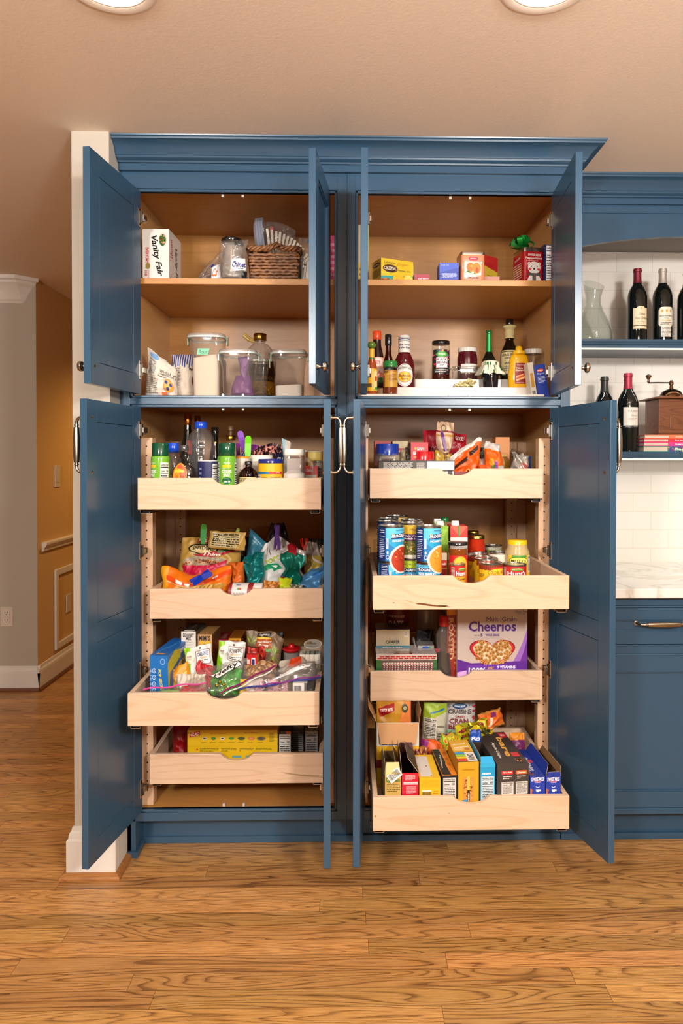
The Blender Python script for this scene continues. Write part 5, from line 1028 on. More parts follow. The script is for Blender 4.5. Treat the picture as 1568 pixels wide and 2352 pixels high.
spray('cooking spray can hidden just behind the one at the hand hole', (499, 538), 1019.5, 2.275, -70)
# small blue capped bottle
def soda(label, px, yt, Y, liq=None, lc=None, tint='glass', band=None):
    cx, w, h = sp(px[0], px[1], yt, Y, z); r = w/2; pr = [(r*.8, 0), (r*.95, .006), (r, .02)]
    for k in range(5): q = .12+.1*k; pr += [(r, h*q), (r*.95, h*(q+.035)), (r, h*(q+.07))]
    pr += [(r*.97, h*.68), (r*.8, h*.78), (r*.5, h*.87), (r*.36, h*.91), (r*.35, h*.95)]
    o = bottle('plastic_bottle', cx, Y, z, pr, '#000', tint, label=label, cat='bottle', liquid=(h*liq, lc) if liq else None); capp(o, r*.42 if r > .03 else r*.75, h*.915, h, '#1d4fd0', ribs=True); return o, pr, r, h
cx, w, h = sp(381, 421, 1018, 2.33, z); r = w/2
pr = [(r*.85, 0), (r, .006), (r, h*.55), (r*.86, h*.70), (r*.55, h*.80), (r*.45, h*.84)]
o = bottle('plastic_bottle', cx-.004, 2.33, z, pr, '#000', 'tintgrey', label='small clear bottle with bright blue cap next to the left spray can', cat='bottle', liquid=(h*.35, '#4a3424')); capp(o, r*.62, h*.83, h, '#1d4fd0', ribs=True)
# syrup flask
cx, w, h = sp(394, 452, 1022.5, 2.235, z); r = w/2
pr = [(r*.9, 0), (r, .004), (r, h*.42), (r*.9, h*.55), (r*.6, h*.68), (r*.36, h*.76), (r*.31, h*.80), (r*.30, h*.90)]
o = bottle('syrup_bottle', cx, 2.235, z, pr, '#000', 'glass', ay=.62, label='maple syrup flask with oval orange leaf label', cat='bottle', liquid=(h*.62, '#1c0c06')); capp(o, r*.35, h*.89, h, '#4a4848', ribs=True, mat='gloss')
M().tube([(r*.3, 0, h*.78), (r*.48, 0, h*.74), (r*.44, 0, h*.66)], .003, 8, mat='glass').build('glass_loop', o, smooth=60)
c = Cv(r*1.35, h*.40); c.ell(.5, .5, .5, .5, '#c8742a'); c.ell(.5, .5, .46, .46, '#e8962a'); c.ell(.75, .55, .2, .28, '#d8602a'); c.ell(.5, .82, .22, .1, '#d8502a'); c.poly([(.15, .62), (.5, .72), (.85, .62), (.8, .55), (.2, .55)], '#e8c030')
for q in (.25, .4, .62, .75): c.poly([(q-.06, .1), (q+.02, .5), (q+.07, .12)], '#a8321c')
c.rect(.44, .1, .56, .52, '#c88a20'); lab_rev(o, pr, c, -108, h*.27, 2, .62)
# big ribbed bottle with blue cap
cx, w, h = sp(431, 492, 969, 2.42, z); r = w/2
pr = [(r*.85, 0), (r, .01)]
for k in range(4): q = .1+.09*k; pr += [(r, h*q), (r*.94, h*(q+.03)), (r, h*(q+.06))]
pr += [(r*.9, h*.52), (r*1.0, h*.60), (r*1.02, h*.70), (r*.94, h*.79), (r*.74, h*.86), (r*.46, h*.90), (r*.42, h*.92)]
m = M().rev(pr, seg=48, mat='tintgrey'); m.v = [(v[0]*(1+.02*math.cos(12*math.atan2(v[1], v[0]))), v[1]*(1+.02*math.cos(12*math.atan2(v[1], v[0]))), v[2]) for v in m.v]
o = m.build('plastic_bottle', loc=(cx, 2.42, z), smooth=60, label='large clear ribbed plastic bottle with blue cap', cat='bottle'); capp(o, r*.47, h*.905, h, '#1d4fd0', ribs=True)
for i, (px, yt, Y, lab, fc) in enumerate((((415, 447), 951, 2.56, 'dark bottle with orange and gold foil top, leftmost at the back of the tray', '#c8742a'), ((440, 467), 955.5, 2.60, 'dark bottle with orange and gold foil top, half hidden behind its twin', '#b87a3a'), ((481, 506), 981.5, 2.58, 'dark slender bottle with black cap behind the ribbed bottle', '#1c1a16'))):
    cx, w, h = sp(px[0], px[1], yt, Y, z); r = w/2*1.05; nb = .5 if i < 2 else .64
    pr = [(r*.94, 0), (r, .004), (r, h*.5), (r*.9, h*.6), (r*.62, h*.72), (r*nb*.95, h*.82), (r*nb*.9, h*.93)]
    o = bottle('oil_bottle', cx, Y, z, pr, '#0f110c', label=lab, cat='bottle'); capp(o, r*nb*1.0, h*.86, h, fc, mat='metal' if i < 2 else 'gloss', ribs=True)
    if i == 0: c = Cv(.018, .05); c.rect(0, 0, 1, 1, '#b8201c'); lab_rev(o, pr, c, -62, h*.5, bg='#b8201c')
    if i == 2: M().rev([(r*.66, h*.76), (r*.64, h*.775)], col='#c8a84a', mat='metal', cap=False).build('neck_ring', o)
# gold cork bottle
cx, w, h = sp(516, 543, 978, 2.52, z); r = w/2; pr = [(r*1.2, 0), (r*1.25, .003), (r*1.25, h*.55), (r*.9, h*.68), (r*.42, h*.76), (r*.42, h*.8)]
o = bottle('oil_bottle', cx, 2.52, z, pr, '#000', 'glass', label='glass bottle with gold collar and cork stopper behind the middle spray can', cat='bottle', liquid=(h*.4, '#a8862a')); capp(o, r*.82, h*.785, h*.86, '#c09a3a', 'collar', 'metal'); M().rev([(r*.40, h*.86), (r*.42, h*.92), (r*.62, h*.93), (r*.64, h*.985), (r*.5, h)], col='#5a3a1c', mat='card').build('stopper', o, smooth=50)
# blue canister
def cyl(name, label, px, yt, Y, body, lidc, pa=None, ang=-90, lh=.008, cat='canister', aw=2.2, H0=.03, H1=.96, rr=1.02, mat='card', group=None, zb=None):
    zz_ = z if zb is None else zb; cx, w, h = sp(px[0], px[1], yt, Y, zz_); r = w/2; pr = [(r*.97, 0), (r*.98, .002), (r*.98, h-lh)]
    o = M().rev(pr, seg=44, col=body, mat=mat).build(name, loc=(cx, Y, zz_), smooth=45, label=label, cat=cat, group=group); capp(o, r*rr*.98, h-lh, h, lidc, 'lid')
    if pa: c = Cv(r*aw, h*(H1-H0)-lh); pa(c); lab_rev(o, pr, c, ang, h*H0, mat=mat)
    return o
cyl('sugar_canister', 'navy blue canister with white rim and nutrition panel', (454, 504), 1057.5, 2.27, '#262a58', '#e0dcd8', lambda c: (c.ell(.08, .35, .1, .22, '#e0dcd8'), c.ell(.1, .25, .06, .12, '#e0c02a'), c.nutri(.74, .0, .98, .98, '#dcdad6', K_, '15'), c.lines(.15, .5, .3, .9, 3, '#8a90b8')), lh=.004)
# boxes and jars on the right half
bag('plastic_bag', 'dark bag with pink flecks behind the orange rimmed tub', 'snack bag', (541, 604), 1030, 2.42, z, .05, lambda u, v: '#c87a6a' if vor(u*7, v*5, 2) < .09 else '#2a1620', 41, .008, prt=lambda c: (c.rect(.12, .6, .3, .98, '#1f3a8a'), c.text('7Z', .21, .8, .14, .2, '#dde0ea', 1)), top=lambda u: .05*math.sin(u*9))
bag('candy_bag', 'purple bag rolled behind the bag clips in the top left tray', 'snack bag', (540, 606), 1017.5, 2.50, z, .05, '#7c2a84', 42, .007, top=lambda u: -.06*u)
bag('candy_bag', 'dark brown candy bag with pink print beside the sugar dispenser', 'snack bag', (600, 655), 1016.5, 2.44, z, .07, lambda u, v: '#c88478' if vor(u*6+3, v*6, 5) < .08 else '#2a141a', 43, .010, prt=lambda c: (c.rect(.62, .55, .9, .85, '#1c2a4a'), c.text('GH', .76, .7, .22, .14, '#d8dce4', 1)), top=lambda u: -.12*abs(u-.45))
bag('folded_bag', 'folded white and pale blue bag corner sticking up behind the sugar dispenser', 'bag', (648, 668), 1010, 2.36, z+.06, .012, lambda u, v: '#8fb8c4' if u < .35 else '#c8c0b4', 44, .004, top=lambda u: .05-.12*u, ol=lambda v: .5+.6*v)
p = P(557, 1017, 2.40); clip('translucent purple bag clip standing above the top left tray', p.x, 2.40, p.z, .085, '#7a3ab0', (math.radians(-8), math.radians(-14), .2), w=.026)
p = P(569, 1030, 2.34); clip('bright green bag clip beside the purple one', p.x, 2.34, p.z-.002, .09, '#6ad01c', (0, math.radians(2), .15), w=.025)
cyl('yogurt_tub', 'off-white tub with an orange rim left of the white lidded canister', (540, 574), 1049, 2.28, '#d0c4b6', '#e88a1c', lambda c: (c.text('C', .6, .2, .2, .2, '#5a2a1a', 1), c.ell(.55, .75, .12, .12, '#c0b0a2')), lh=.006)
cyl('baking_canister', 'wide white lidded canister with a red label', (574, 626), 1045.5, 2.33, '#c8c0b4', '#e0dbd2', lambda c: (c.rect(0, 0, 1, .66, '#c8242c'), c.nutri(.42, 0, .72, .62, '#d8d4d0', K_, '60')), lh=.022)
# vanilla bottle
o, pr, r, h = scene_bottle('small brown extract bottle with black cap and cream label', (549, 592), 1059.5, 2.235, z, [(.93, 0), (1, .01), (1, .62), (.93, .70), (.7, .78), (.36, .84), (.33, .87), (.33, .93)], '#3a1c0a', mat='amber', liquid=(.5, '#1c0e06'), name='extract_bottle')
capp(o, r*.40, h*.90, h, '#26211e', ribs=True); c = Cv(r*2.2, h*.5); c.rect(0, .93, 1, .96, '#6a5a2a'); c.text('NIELSEN-MASSEY', .5, .8, .86, .12, '#4a3a1a', 1, 0, 0, .3); c.lines(.2, .2, .8, .6, 3, '#6a5a3a'); lab_rev(o, pr, c, -90, h*.08, bg='#d9c893')
# yellow tub
def yt_(c): c.rect(0, .72, 1, .80, '#1f6a9a'); c.rect(.5, .72, 1, .80, '#c82a2a'); c.text('EXTRA', .8, .76, .16, .045, '#e8c8c0', 1); c.rect(0, .0, .18, .7, '#d0ccd0'); c.lines(.02, .02, .16, .68, 8, '#4a4460'); c.text('BAKING', .35, .6, .2, .06, '#6a5a1a', 1); c.lines(.55, .35, .9, .66, 5, '#8a6a1a')
cyl('powder_tub', 'yellow tub with dark blue lid and blue and red stripe', (592, 650), 1054.5, 2.25, '#e4ae1c', '#1f2a78', yt_, lh=.014, rr=.985, aw=2.4)
# sugar dispenser
cx, w, h = sp(650, 702, 1032.5, 2.25, z); r = w/2; o = empty('sugar_dispenser', (cx, 2.25, z), label='clear plastic sugar dispenser with white cap and side handle, half full of white sugar', cat='dispenser')
pr = [(r*.92, 0), (r*.97, .004), (r*.97, h*.80), (r*.90, h*.88)]
M().rev(pr, n=4, ay=.8, seg=48, mat='tintgrey').build('jar_body', o, smooth=50)
M().rev([(r*.91, h*.88), (r*.93, h*.885), (r*.90, h*.985), (r*.86, h), (.001, h)], n=4, ay=.8, seg=48, col='#e2ddd4', mat='gloss', cap=False).build('cap', o, smooth=50)
top = M().rev([(r*.9, .003), (r*.94, .005), (r*.94, h*.50), (r*.5, h*.57), (.001, h*.58)], n=4, ay=.8, seg=40, col='#ece8e4', mat='matte'); top.build('contents', o, smooth=50)
hx_ = r*.9; M().tube([(hx_, 0, h*.80), (hx_+.012, 0, h*.785), (hx_+.022, 0, h*.72), (hx_+.026, 0, h*.6), (hx_+.03, 0, h*.42), (hx_+.024, 0, h*.33), (hx_, 0, h*.30)], .0065, 10, mat='tintgrey', flat=1.3).build('handle', o, smooth=60)
m = M(); c = Cv(r*1.2, h*.30); c.rect(0, 0, 1, 1, '#9aa4a4'); c.rect(.04, .05, .96, .95, '#8c9696'); c.put(m, plane_map((-r*.6, -r*.80, h*.52), (1, 0, 0), (0, 0, 1)), 'frost'); m.build('measure_panel', o)
cyl('mustard_can', 'yellow tin with pale lid at the back right of the top left tray', (706, 741), 1036, 2.44, '#d8c26a', '#c8bfb4', lambda c: (c.rect(0, .05, .75, .85, '#e0b81c'), c.lines(.45, .2, .7, .5, 3, '#6a5a1a')), aw=2.2, lh=.004)
cyl('spice_tin', 'grey translucent container right of the sugar dispenser', (719, 742), 1058, 2.37, '#8a8074', '#6a665c', lambda c: c.lines(.1, .1, .9, .9, 8, '#5a5248'), lh=.008)
carton('baking_box', 'red and orange baking powder box seen past the dispenser handle', 'box', (699, 729), 1070, 2.32, z, .05, {'': '#d8601c', '+z': '#a8201c'}, lambda c: (c.rect(0, .72, 1, 1, '#c8202a'), c.text('Clabber', .4, .86, .5, .1, '#f0d8d0', 1), c.rect(.1, .34, .9, .7, '#e4dcd4'), c.text('1', .3, .5, .1, .2, K_, 1), c.text('V', .7, .46, .2, .16, K_, 1)))
cyl('honey_jar', 'small brown jar behind the dispenser cap', (694, 708), 1034, 2.46, '#7a3a1c', '#c8c0b4', lh=.006)
# ================================================================== RIGHT TRAY 1
t = TR['R1']; z = t['z']+.0005
carton('pasta_box', 'red box with dark corner behind the blue lidded jar', 'box', (860, 897), 1013, 2.52, z, .1, {'': '#a81c24'}, lambda c: c.lines(.3, .1, .7, .3, 3, '#c8a02a'))
carton('pasta_box', 'cream pasta box with a small red oval badge', 'box', (901.5, 936), 1013.5, 2.50, z, .1, {'': '#c0ae84'}, lambda c: (c.ell(.55, .78, .36, .07, '#a82a2a'), c.text('Barilla', .55, .78, .5, .06, '#e8d8d0', 1, .3), c.lines(.2, .3, .8, .6, 5, '#8a7a5a')))
carton('pasta_box', 'red pasta box with white lettering left of the red floral bag', 'box', (943.5, 983), 1016, 2.45, z, .1, {'': '#b81c2a', '+z': '#8a141c'}, lambda c: (c.text('SAN', .56, .86, .4, .07, '#ece4dc', 1), c.text('GIORGIO', .5, .76, .76, .075, '#ece4dc', 1), c.ell(.26, .86, .07, .035, '#d8a030'), c.rect(.15, .66, .85, .68, '#d8a030')))
# support boxes under the flat silver box
carton('cracker_box', 'white box under the flat silver box, seen in the hand hole', 'box', (905, 1042), 1081, 2.325, z, .18, {'': '#cfcac6'}, lambda c: (c.rect(.9, 0, .97, 1, '#3a3a3a'), c.bars(.9, .4, .98, .9), c.lines(.05, .1, .85, .8, 5, '#6a6a70')))
carton('cracker_box', 'dark red box with white words at the bottom of the hand hole', 'box', (1043, 1100), 1084, 2.34, z, .16, {'': '#7a1c24'}, lambda c: (c.text('GOOD COUNTS', .4, .72, .6, .1, '#dcd0cc', 1), c.lines(.1, .2, .9, .5, 3, '#b88a8a')))
z2 = P(940, 1081, 2.325).z+.0005
def silver(c):
    c.rect(0, 0, 1, 1, '#4a4844'); c.rect(0, .85, 1, 1, '#2a2a2a'); c.lines(.06, .1, .45, .82, 8, '#c8c4be', 2); c.lines(.5, .1, .62, .8, 7, '#c8c4be', 3); c.rect(.64, .05, 1, .92, '#e8e4e0')
carton('cracker_box', 'flat silver and black box lying across the front of the tray', 'box', (870, 1043), 1058, 2.315, z2, .12, {'': '#5a5854', '+z': '#8a8884', '+x': '#3a4a9a'}, silver, mat='gloss', left=lambda c: c.rect(0, 0, 1, 1, '#6a3a1a'))
# jar with blue lid
def rjar(name, label, px, yt, Y, lidc, zb, content, cc):
    cx, w, h = sp(px[0], px[1], yt, Y, zb); r = w/2; o = empty(name, (cx, Y, zb), label=label, cat='jar')
    pr = [(r*.9, 0), (r*.98, .004), (r*.98, h*.70), (r*.88, h*.78)]; M().rev(pr, n=4, ay=.9, seg=44, mat='tintgrey').build('jar_body', o, smooth=50); capp(o, r*.86, h*.74, h, lidc, 'lid', ribs=True)
    if content: M().rev([(r*.88, .004), (r*.93, .006), (r*.93, h*content)], n=4, ay=.9, seg=36, col=cc, mat='matte').build('contents', o)
    return o
rjar('plastic_jar', 'clear square jar with bright blue screw lid', (859, 920), 1020, 2.445, '#1640b0', z, .5, '#8a3a44')
rjar('plastic_jar', 'low clear jar with red screw lid in front of the red pasta box', (944, 1001), 1037, 2.475, '#d01c24', z, .35, '#a89a90')
bag('snack_bag', 'brown and clear snack bag squeezed between the blue and red lidded jars', 'snack bag', (920, 949), 1017, 2.47, z, .04, lambda u, v: '#3a2c20' if v > .55 and u > .4 else '#a89878', 51, .008, mat='film', top=lambda u: -.2*(1-u))
bag('snack_bag', 'small clear bag of golden candy beside the orange bags', 'snack bag', (1001, 1037), 1034, 2.46, z, .05, lambda u, v: '#b8983a' if vor(u*5, v*5, 3) < .3 else '#d8cfae', 52, .010, top=lambda u: -.1*u)
def fl(c):
    R = random.Random(7)
    for i in range(26):
        x, y = R.random(), .2+.8*R.random()
        for a in range(5): c.ell(x+.03*math.cos(a*1.256), y+.04*math.sin(a*1.256), .016, .02, '#d88088', 6)
    c.rect(.7, .84, .95, .96, '#8a1420'); c.text('GOOD', .82, .9, .2, .08, '#e8d8d0', 1); c.ell(.46, .3, .28, .2, '#3a7a2a'); c.text('organic', .47, .3, .4, .14, '#c8dca0', 1, .2)
bag('flour_bag', 'red bag with pink flowers and a green badge at the back of the tray', 'snack bag', (974, 1075), 988, 2.56, z, .08, '#b01c2c', 53, .006, prt=fl, top=lambda u: -.04*u+.02*math.sin(u*5))
def cream(c): c.rect(0, .78, 1, .81, '#b8862a'); c.ell(.35, .9, .16, .05, '#6a5a3a'); c.ell(.35, .9, .11, .035, '#c8b090'); c.lines(.2, .3, .8, .6, 5, '#8a6a4a')
bag('bread_bag', 'tall cream printed bag twisted and tied near its top', 'bag', (998, 1038), 968, 2.47, z+.0, .04, lambda u, v: '#8a2a3a' if abs(v-.86) < .012 else '#cfae90' if v > .5 else '#b88a5a', 54, .008, prt=cream, ol=lambda v: .9-.75*math.exp(-((v-.42)/.14)**2)+.15*v, pe=.6, rz=.2, ry=math.radians(4))
p = P(1019, 1016, 2.43); clip('purple and green bag clip on the twisted cream bag', p.x, 2.43, p.z, .075, '#5a2a7a', (0, math.radians(-12), 0), w=.012)
def og(c): c.poly([(.1, .6), (.55, .72), (.55, .62), (.1, .5)], '#3a241c'); c.poly([(.62, .7), (.92, .78), (.9, .86), (.6, .8)], '#3a241c'); c.ell(.62, .3, .1, .12, '#e0c07a'); c.ell(.62, .3, .05, .1, '#6a3a1a'); c.text('UT', .85, .16, .16, .16, '#2a2a6a', 1, .2)
bag('candy_bag', 'large orange candy bag with black bands, left of two orange bags', 'snack bag', (1030, 1103), 1003, 2.40, z, .07, lambda u, v: '#d8d0c8' if v > .93-.12*(1-u) else '#e2590f', 55, .010, prt=og, top=lambda u: -.42*(1-u)**1.3, ry=math.radians(2), rz=-.1)
bag('candy_bag', 'smaller orange candy bag with crinkled clear top, right of the large one', 'snack bag', (1114, 1158), 1012, 2.40, z, .05, lambda u, v: '#c8c0ba' if v > .85 or (u > .72 and v < .5) else '#e0620f', 56, .010, prt=lambda c: (c.ell(.42, .5, .12, .08, '#4a7a2a'), c.ell(.38, .58, .16, .08, '#e8a030'), c.rect(.55, .1, .7, .6, '#8a4aa0')), ol=lambda v: .8+.2*math.sin(v*3.1), top=lambda u: -.1*u)
bag('candy_bag', 'flat orange pack lying between the two orange candy bags', 'snack bag', (1100, 1132), 1068, 2.36, z, .05, '#d8501a', 57, .006)
carton('tea_box', 'tall orange and yellow box standing behind the right orange bag', 'box', (1138, 1170), 1004, 2.56, z, .06, {'': '#c8781c'}, lambda c: (c.poly([(0, 0), (1, 0), (1, .55), (0, .45)], '#d8a82a'), c.text('JUICE', .5, .62, .6, .06, '#d8c030', 1), c.text('ORANGE', .5, .54, .7, .05, '#e8d060'), c.rect(.1, .28, .9, .34, '#7a2a5a')))
bag('snack_bag', 'dark blue snack bag between the orange bags at the back', 'snack bag', (1090, 1122), 1027, 2.50, z, .05, lambda u, v: '#8a9a5a' if vor(u*5, v*5, 1) < .12 else '#1c2c44', 58, .006, prt=lambda c: c.text('GOOD', .5, .86, .6, .1, '#a8b0b8', 1))
bag('snack_bag', 'pale pink snack wrap under the dark blue bag', 'snack bag', (1095, 1122), 1054, 2.44, z, .05, '#b89a8a', 59, .008)
bag('foil_packet', 'crumpled silver foil packet near the right end of the tray', 'packet', (1178, 1218), 1037, 2.45, z, .05, lambda u, v: '#c87a72' if (.5 < u < .95 and .5 < v < .75) else '#b4aea4', 60, .012, mat='foil', ol=lambda v: .85+.15*v, top=lambda u: -.12*u)
carton('snack_box', 'small blue box behind the silver foil packet', 'box', (1196, 1220), 1048, 2.50, z, .05, '#234a86', lambda c: c.ell(.5, .85, .3, .08, '#c83a3a'))
# ================================================================== RIGHT TRAY 2: cans and jars
t = TR['R2']; z = t['z']+.0005
BLU = '#1f9ccc'; NAVY = '#1a2c6a'
def soup(words, soupc, seed):
    def f(c):
        c.rect(0, .66, .62, 1, '#5cc0e4'); c.rect(.62, .78, 1, 1, '#5cc0e4'); c.rect(-.0, 0, .32, 1, NAVY); c.lines(.1, .08, .29, .68, 11, '#b8c4e0', seed); c.text('Nutrition Facts', .2, .93, .17, .045, '#e8ecf4', 1); c.rect(.1, .85, .29, .87, '#d8def0'); c.rect(.1, .74, .29, .76, '#d8def0')
        c.poly([(.32, 0), (.62, 0), (.62, .35), (.32, .6)], '#1a78b8'); c.rect(.34, .38, .40, .68, '#e4ecf4'); c.lines(.345, .4, .395, .66, 7, NAVY); c.ell(.38, .12, .045, .07, '#b8c8dc'); c.ell(.38, .12, .03, .045, '#1a4a8a'); c.ell(.38, .26, .025, .045, '#dce4ec')
        c.poly([(.46, .66), (1.0, .72), (1.0, .86), (.47, .80), (.49, .73)], NAVY); c.poly([(.48, .80), (.56, .81), (.52, .84)], '#e0a030'); c.text('PROGRESSO', .74, .765, .50, .10, '#f0f2f6', 1, .1, 3)
        c.text('TRADITIONAL', .74, .93, .3, .035, NAVY); c.text(words, .72, .61, .44, .065, '#eef2f6', 1); c.ell(.80, .05, .38, .44, '#e0d8ca'); c.ell(.82, .04, .34, .39, soupc[0]); c.spots(.82, .1, .28, .25, 46, soupc, .018, seed)
    return f
def soupb(words, seed):
    def f(c):
        c.rect(0, .7, 1, 1, '#5cc0e4'); c.rect(.82, 0, 1, 1, '#1a3a8a'); c.poly([(.08, .67), (.74, .67), (.72, .77), (.76, .87), (.08, .86), (.11, .77)], NAVY); c.text('PROGRESSO', .41, .765, .58, .12, '#f0f2f6', 1); c.poly([(.6, .63), (.75, .63), (.7, .68)], '#e0a030'); c.text('TRADITIONAL', .38, .93, .34, .04, NAVY); c.text(words, .42, .57, .5, .09, '#eef2f6', 1)
    return f
def stack(lab1, lab2, px, Y, yt_top, yt_bot, p1, p2, a1=-90, a2=-90, bg1=BLU, bg2=BLU, g=None):
    if p2 is not None: o = can(lab2, px, yt_bot, Y, z, bg2, p2, a2, group=g, k=.68); zt_ = o.location.z+max(v.co.z for v in o.data.vertices)+.0004
    else: zt_ = z+.11
    return can(lab1, px, yt_top, Y, zt_, bg1, p1, a1, group=g)
RED = ['#a83418', '#c8502a', '#6a2412', '#d89050', '#8a2a14']; YEL = ['#d8902a', '#e8b84a', '#c8642a', '#e8d8a0', '#b8742a']
stack('soup can with beef chili picture on top of the front left stack', 'bottom soup can of the front left stack, showing its dark nutrition panel', (868.5, 927.5), 2.092, 1206, 1289, soup('CHICKEN CHILI', RED, 3), soup('CHICKEN', RED, 4), -90, -76, g='blue soup cans')
stack('soup can with golden soup picture on top of the stack right of the wedding soup', 'bottom soup can with a big brand ribbon in the middle front stack', (954.5, 1013), 2.092, 1207, 1290, soup('HOMESTYLE', YEL, 5), soupb('BEEF BARLEY', 6), -90, -90, g='blue soup cans')
def wed(c): c.rect(0, .72, 1, 1, '#c8a22a'); c.text('Wegmans', .62, .86, .4, .08, '#3a2a12', 0, .3); c.rect(0, .52, 1, .72, '#4a1c4a'); c.text('Style Wedding', .55, .665, .5, .06, '#e8dce4', 1); c.text('Meatballs & Chicken', .55, .585, .56, .06, '#e8dce4', 1); c.rect(0, 0, 1, .52, '#5a5a26'); c.spots(.55, .3, .42, .22, 70, ['#8a9a3a', '#c86a3a', '#4a4a1c', '#b8b86a', '#7a8a2e'], .02, 8); c.ell(.5, .02, .4, .06, '#c8c4b4')
stack('tall wedding soup can with gold and purple label between the blue soups', 'lime banded minestrone can under the wedding soup', (916, 972), 2.155, 1200, 1280.5, wed, lambda c: (c.rect(0, .66, 1, 1, '#a8bc2a'), c.text('VEGETABLE CLASSICS', .5, .84, .6, .06, '#26221f'), c.poly([(.1, .46), (.8, .46), (.8, .66), (.1, .66)], '#1a1c2a'), c.text('PROGRESSO', .44, .56, .6, .12, '#e8e8ec', 1), c.text('MINESTRONE', .44, .34, .5, .07, '#e8e8ec'), c.rect(0, 0, 1, .02, BLU)), -92, -92, '#c8a22a', '#1f8ab8')
for i, (px, yt, Y, lab, bgc) in enumerate((((866, 914), 1196, 2.20, 'soup can behind the front left stack, second row', NAVY), ((869, 915), 1189, 2.29, 'silver rimmed can third in the left row of stacks', '#8a8478'), ((885, 936), 1183.5, 2.37, 'gold labelled can at the very back of the left row', '#b89a5a'), ((920, 970), 1192.5, 2.25, 'can behind the wedding soup with bright silver lid', '#b8b09c'))):
    stack(lab, lab+', the lower can', px, Y, yt, 1278-i*3, lambda c: c.lines(.05, .1, .4, .9, 12, '#c8ccd8'), lambda c: None, bg1=bgc, bg2=bgc, g=None)
# broth cartons
def broth(label, px, yt, Y, col, cap_, pf, d=.07, capy=1):
    cx, w, h = sp(px[0], px[1], yt, Y, z); o = carton('broth_carton', label, 'carton', px, yt, Y, z, d, {'': col}, pf, top=lambda c: (c.poly([(0, 0), (.5, .75), (1, 0)], '#c8d8a0' if '7' in col[:2] else '#d86a4a'), c.rect(.44, 0, .54, .9, '#3a8a3a')), left=lambda c: c.lines(.1, .3, .9, .7, 6, '#e8dcd8'))
    M().rev([(.013, 0), (.0135, .002), (.0125, .013), (.011, .015), (.001, .0155)], seg=20, col=cap_, mat='gloss', c=(-w*.12, d*.45, h)).build('cap', o, smooth=40); return o
broth('lime green broth carton with white screw cap', (1003, 1029.5), 1209, 2.21, '#7fb02c', '#e0ddd8', lambda c: (c.poly([(.1, .95), (.5, .75), (.9, .95)], '#96c848'), c.spots(.8, .45, .25, .12, 24, ['#d8c02a', '#2a6a2a', '#e88a2a'], .05, 4)))
broth('second green broth carton just behind, its white cap showing', (998, 1022), 1203, 2.30, '#7a9a3a', '#e0ddd8', None)
broth('carton with a dark green cap at the back of the tray', (1014, 1040), 1200, 2.37, '#7a4a2a', '#0f6a34', None)
broth('red and white broth carton with white cap and a green stripe', (1034, 1073.5), 1209, 2.20, '#c8342a', '#e4e0dc', lambda c: (c.rect(0, 0, 1, .82, '#d8d4d0'), c.poly([(0, 1), (.52, .84), (1, 1)], '#d8604a'), c.rect(.44, .83, .54, 1, '#3a8a3a'), c.rect(0, 0, 1, .5, '#b82a2a')), d=.075)
carton('soup_box', 'tall red soup carton glimpsed between the stacks and the salsa jar', 'carton', (1004, 1026), 1270, 2.13, z, .05, {'': '#b82a20'}, lambda c: (c.rect(0, .82, 1, 1, '#d0b8a0'), c.text('Broth', .55, .72, .7, .06, '#f0dcd0', 1), c.rect(.0, .6, 1, .62, '#e8b84a'), c.ell(.5, .3, .4, .2, '#8a1c14'), c.ell(.5, .32, .3, .12, '#c8502a')))
# salsa jar
def salsa(c): c.ell(.56, .72, .36, .26, '#e0a420'); c.ell(.56, .72, .33, .23, '#e8b030'); c.text('Wegmans', .56, .78, .36, .07, '#5a2a12', 0, .3); c.poly([(.4, 0), (.8, 0), (.92, .6), (.3, .6)], '#d8861c')
jar('salsa_jar', 'salsa jar with black lid and red label behind the small tomato can', (1028, 1074), 1244, 2.125, z, '#1c1c1e', '#8a4a12', .010, 'glass', (.138, '#8a4512'), salsa, '#c01c20', (.05, .75), neck=.95, sh=.84)
def hunt(t2, gold=True):
    def f(c):
        c.rect(0, 0, 1, 1, '#b81c20'); c.ell(.5, .87, .2, .07, '#6a8a2a'); c.text('100% NATURAL', .5, .875, .3, .04, '#e8ecd0', 1, 0, 0, .6); c.text("Hunt's", .5, .70, .58, .18, '#f0ece8', 1)
        if gold: c.rect(0, 0, 1, .58, '#dc9a2a'); c.text(t2, .5, .48, .4, .09, '#4a2a12', 1); c.spots(.5, .26, .4, .13, 20, ['#c83a20', '#e0602a'], .04, 2)
        else: c.text(t2, .5, .48, .4, .1, '#f0dcc8', 1)
        c.nutri(.0, .3, .16, .95, '#c8a8a0', '#5a1a1a', '10')
    return f
can('small tomato sauce can with red and gold label standing at the hand hole', (1032, 1068.5), 1293.5, 2.075, z, '#b81c20', hunt('Tomato'), -62, k=0.85)
can('large red tomato can with white lettering right of the hand hole', (1154, 1208), 1294, 2.09, z, '#b81c20', hunt('Tomatoes', False), -90, k=0.78)
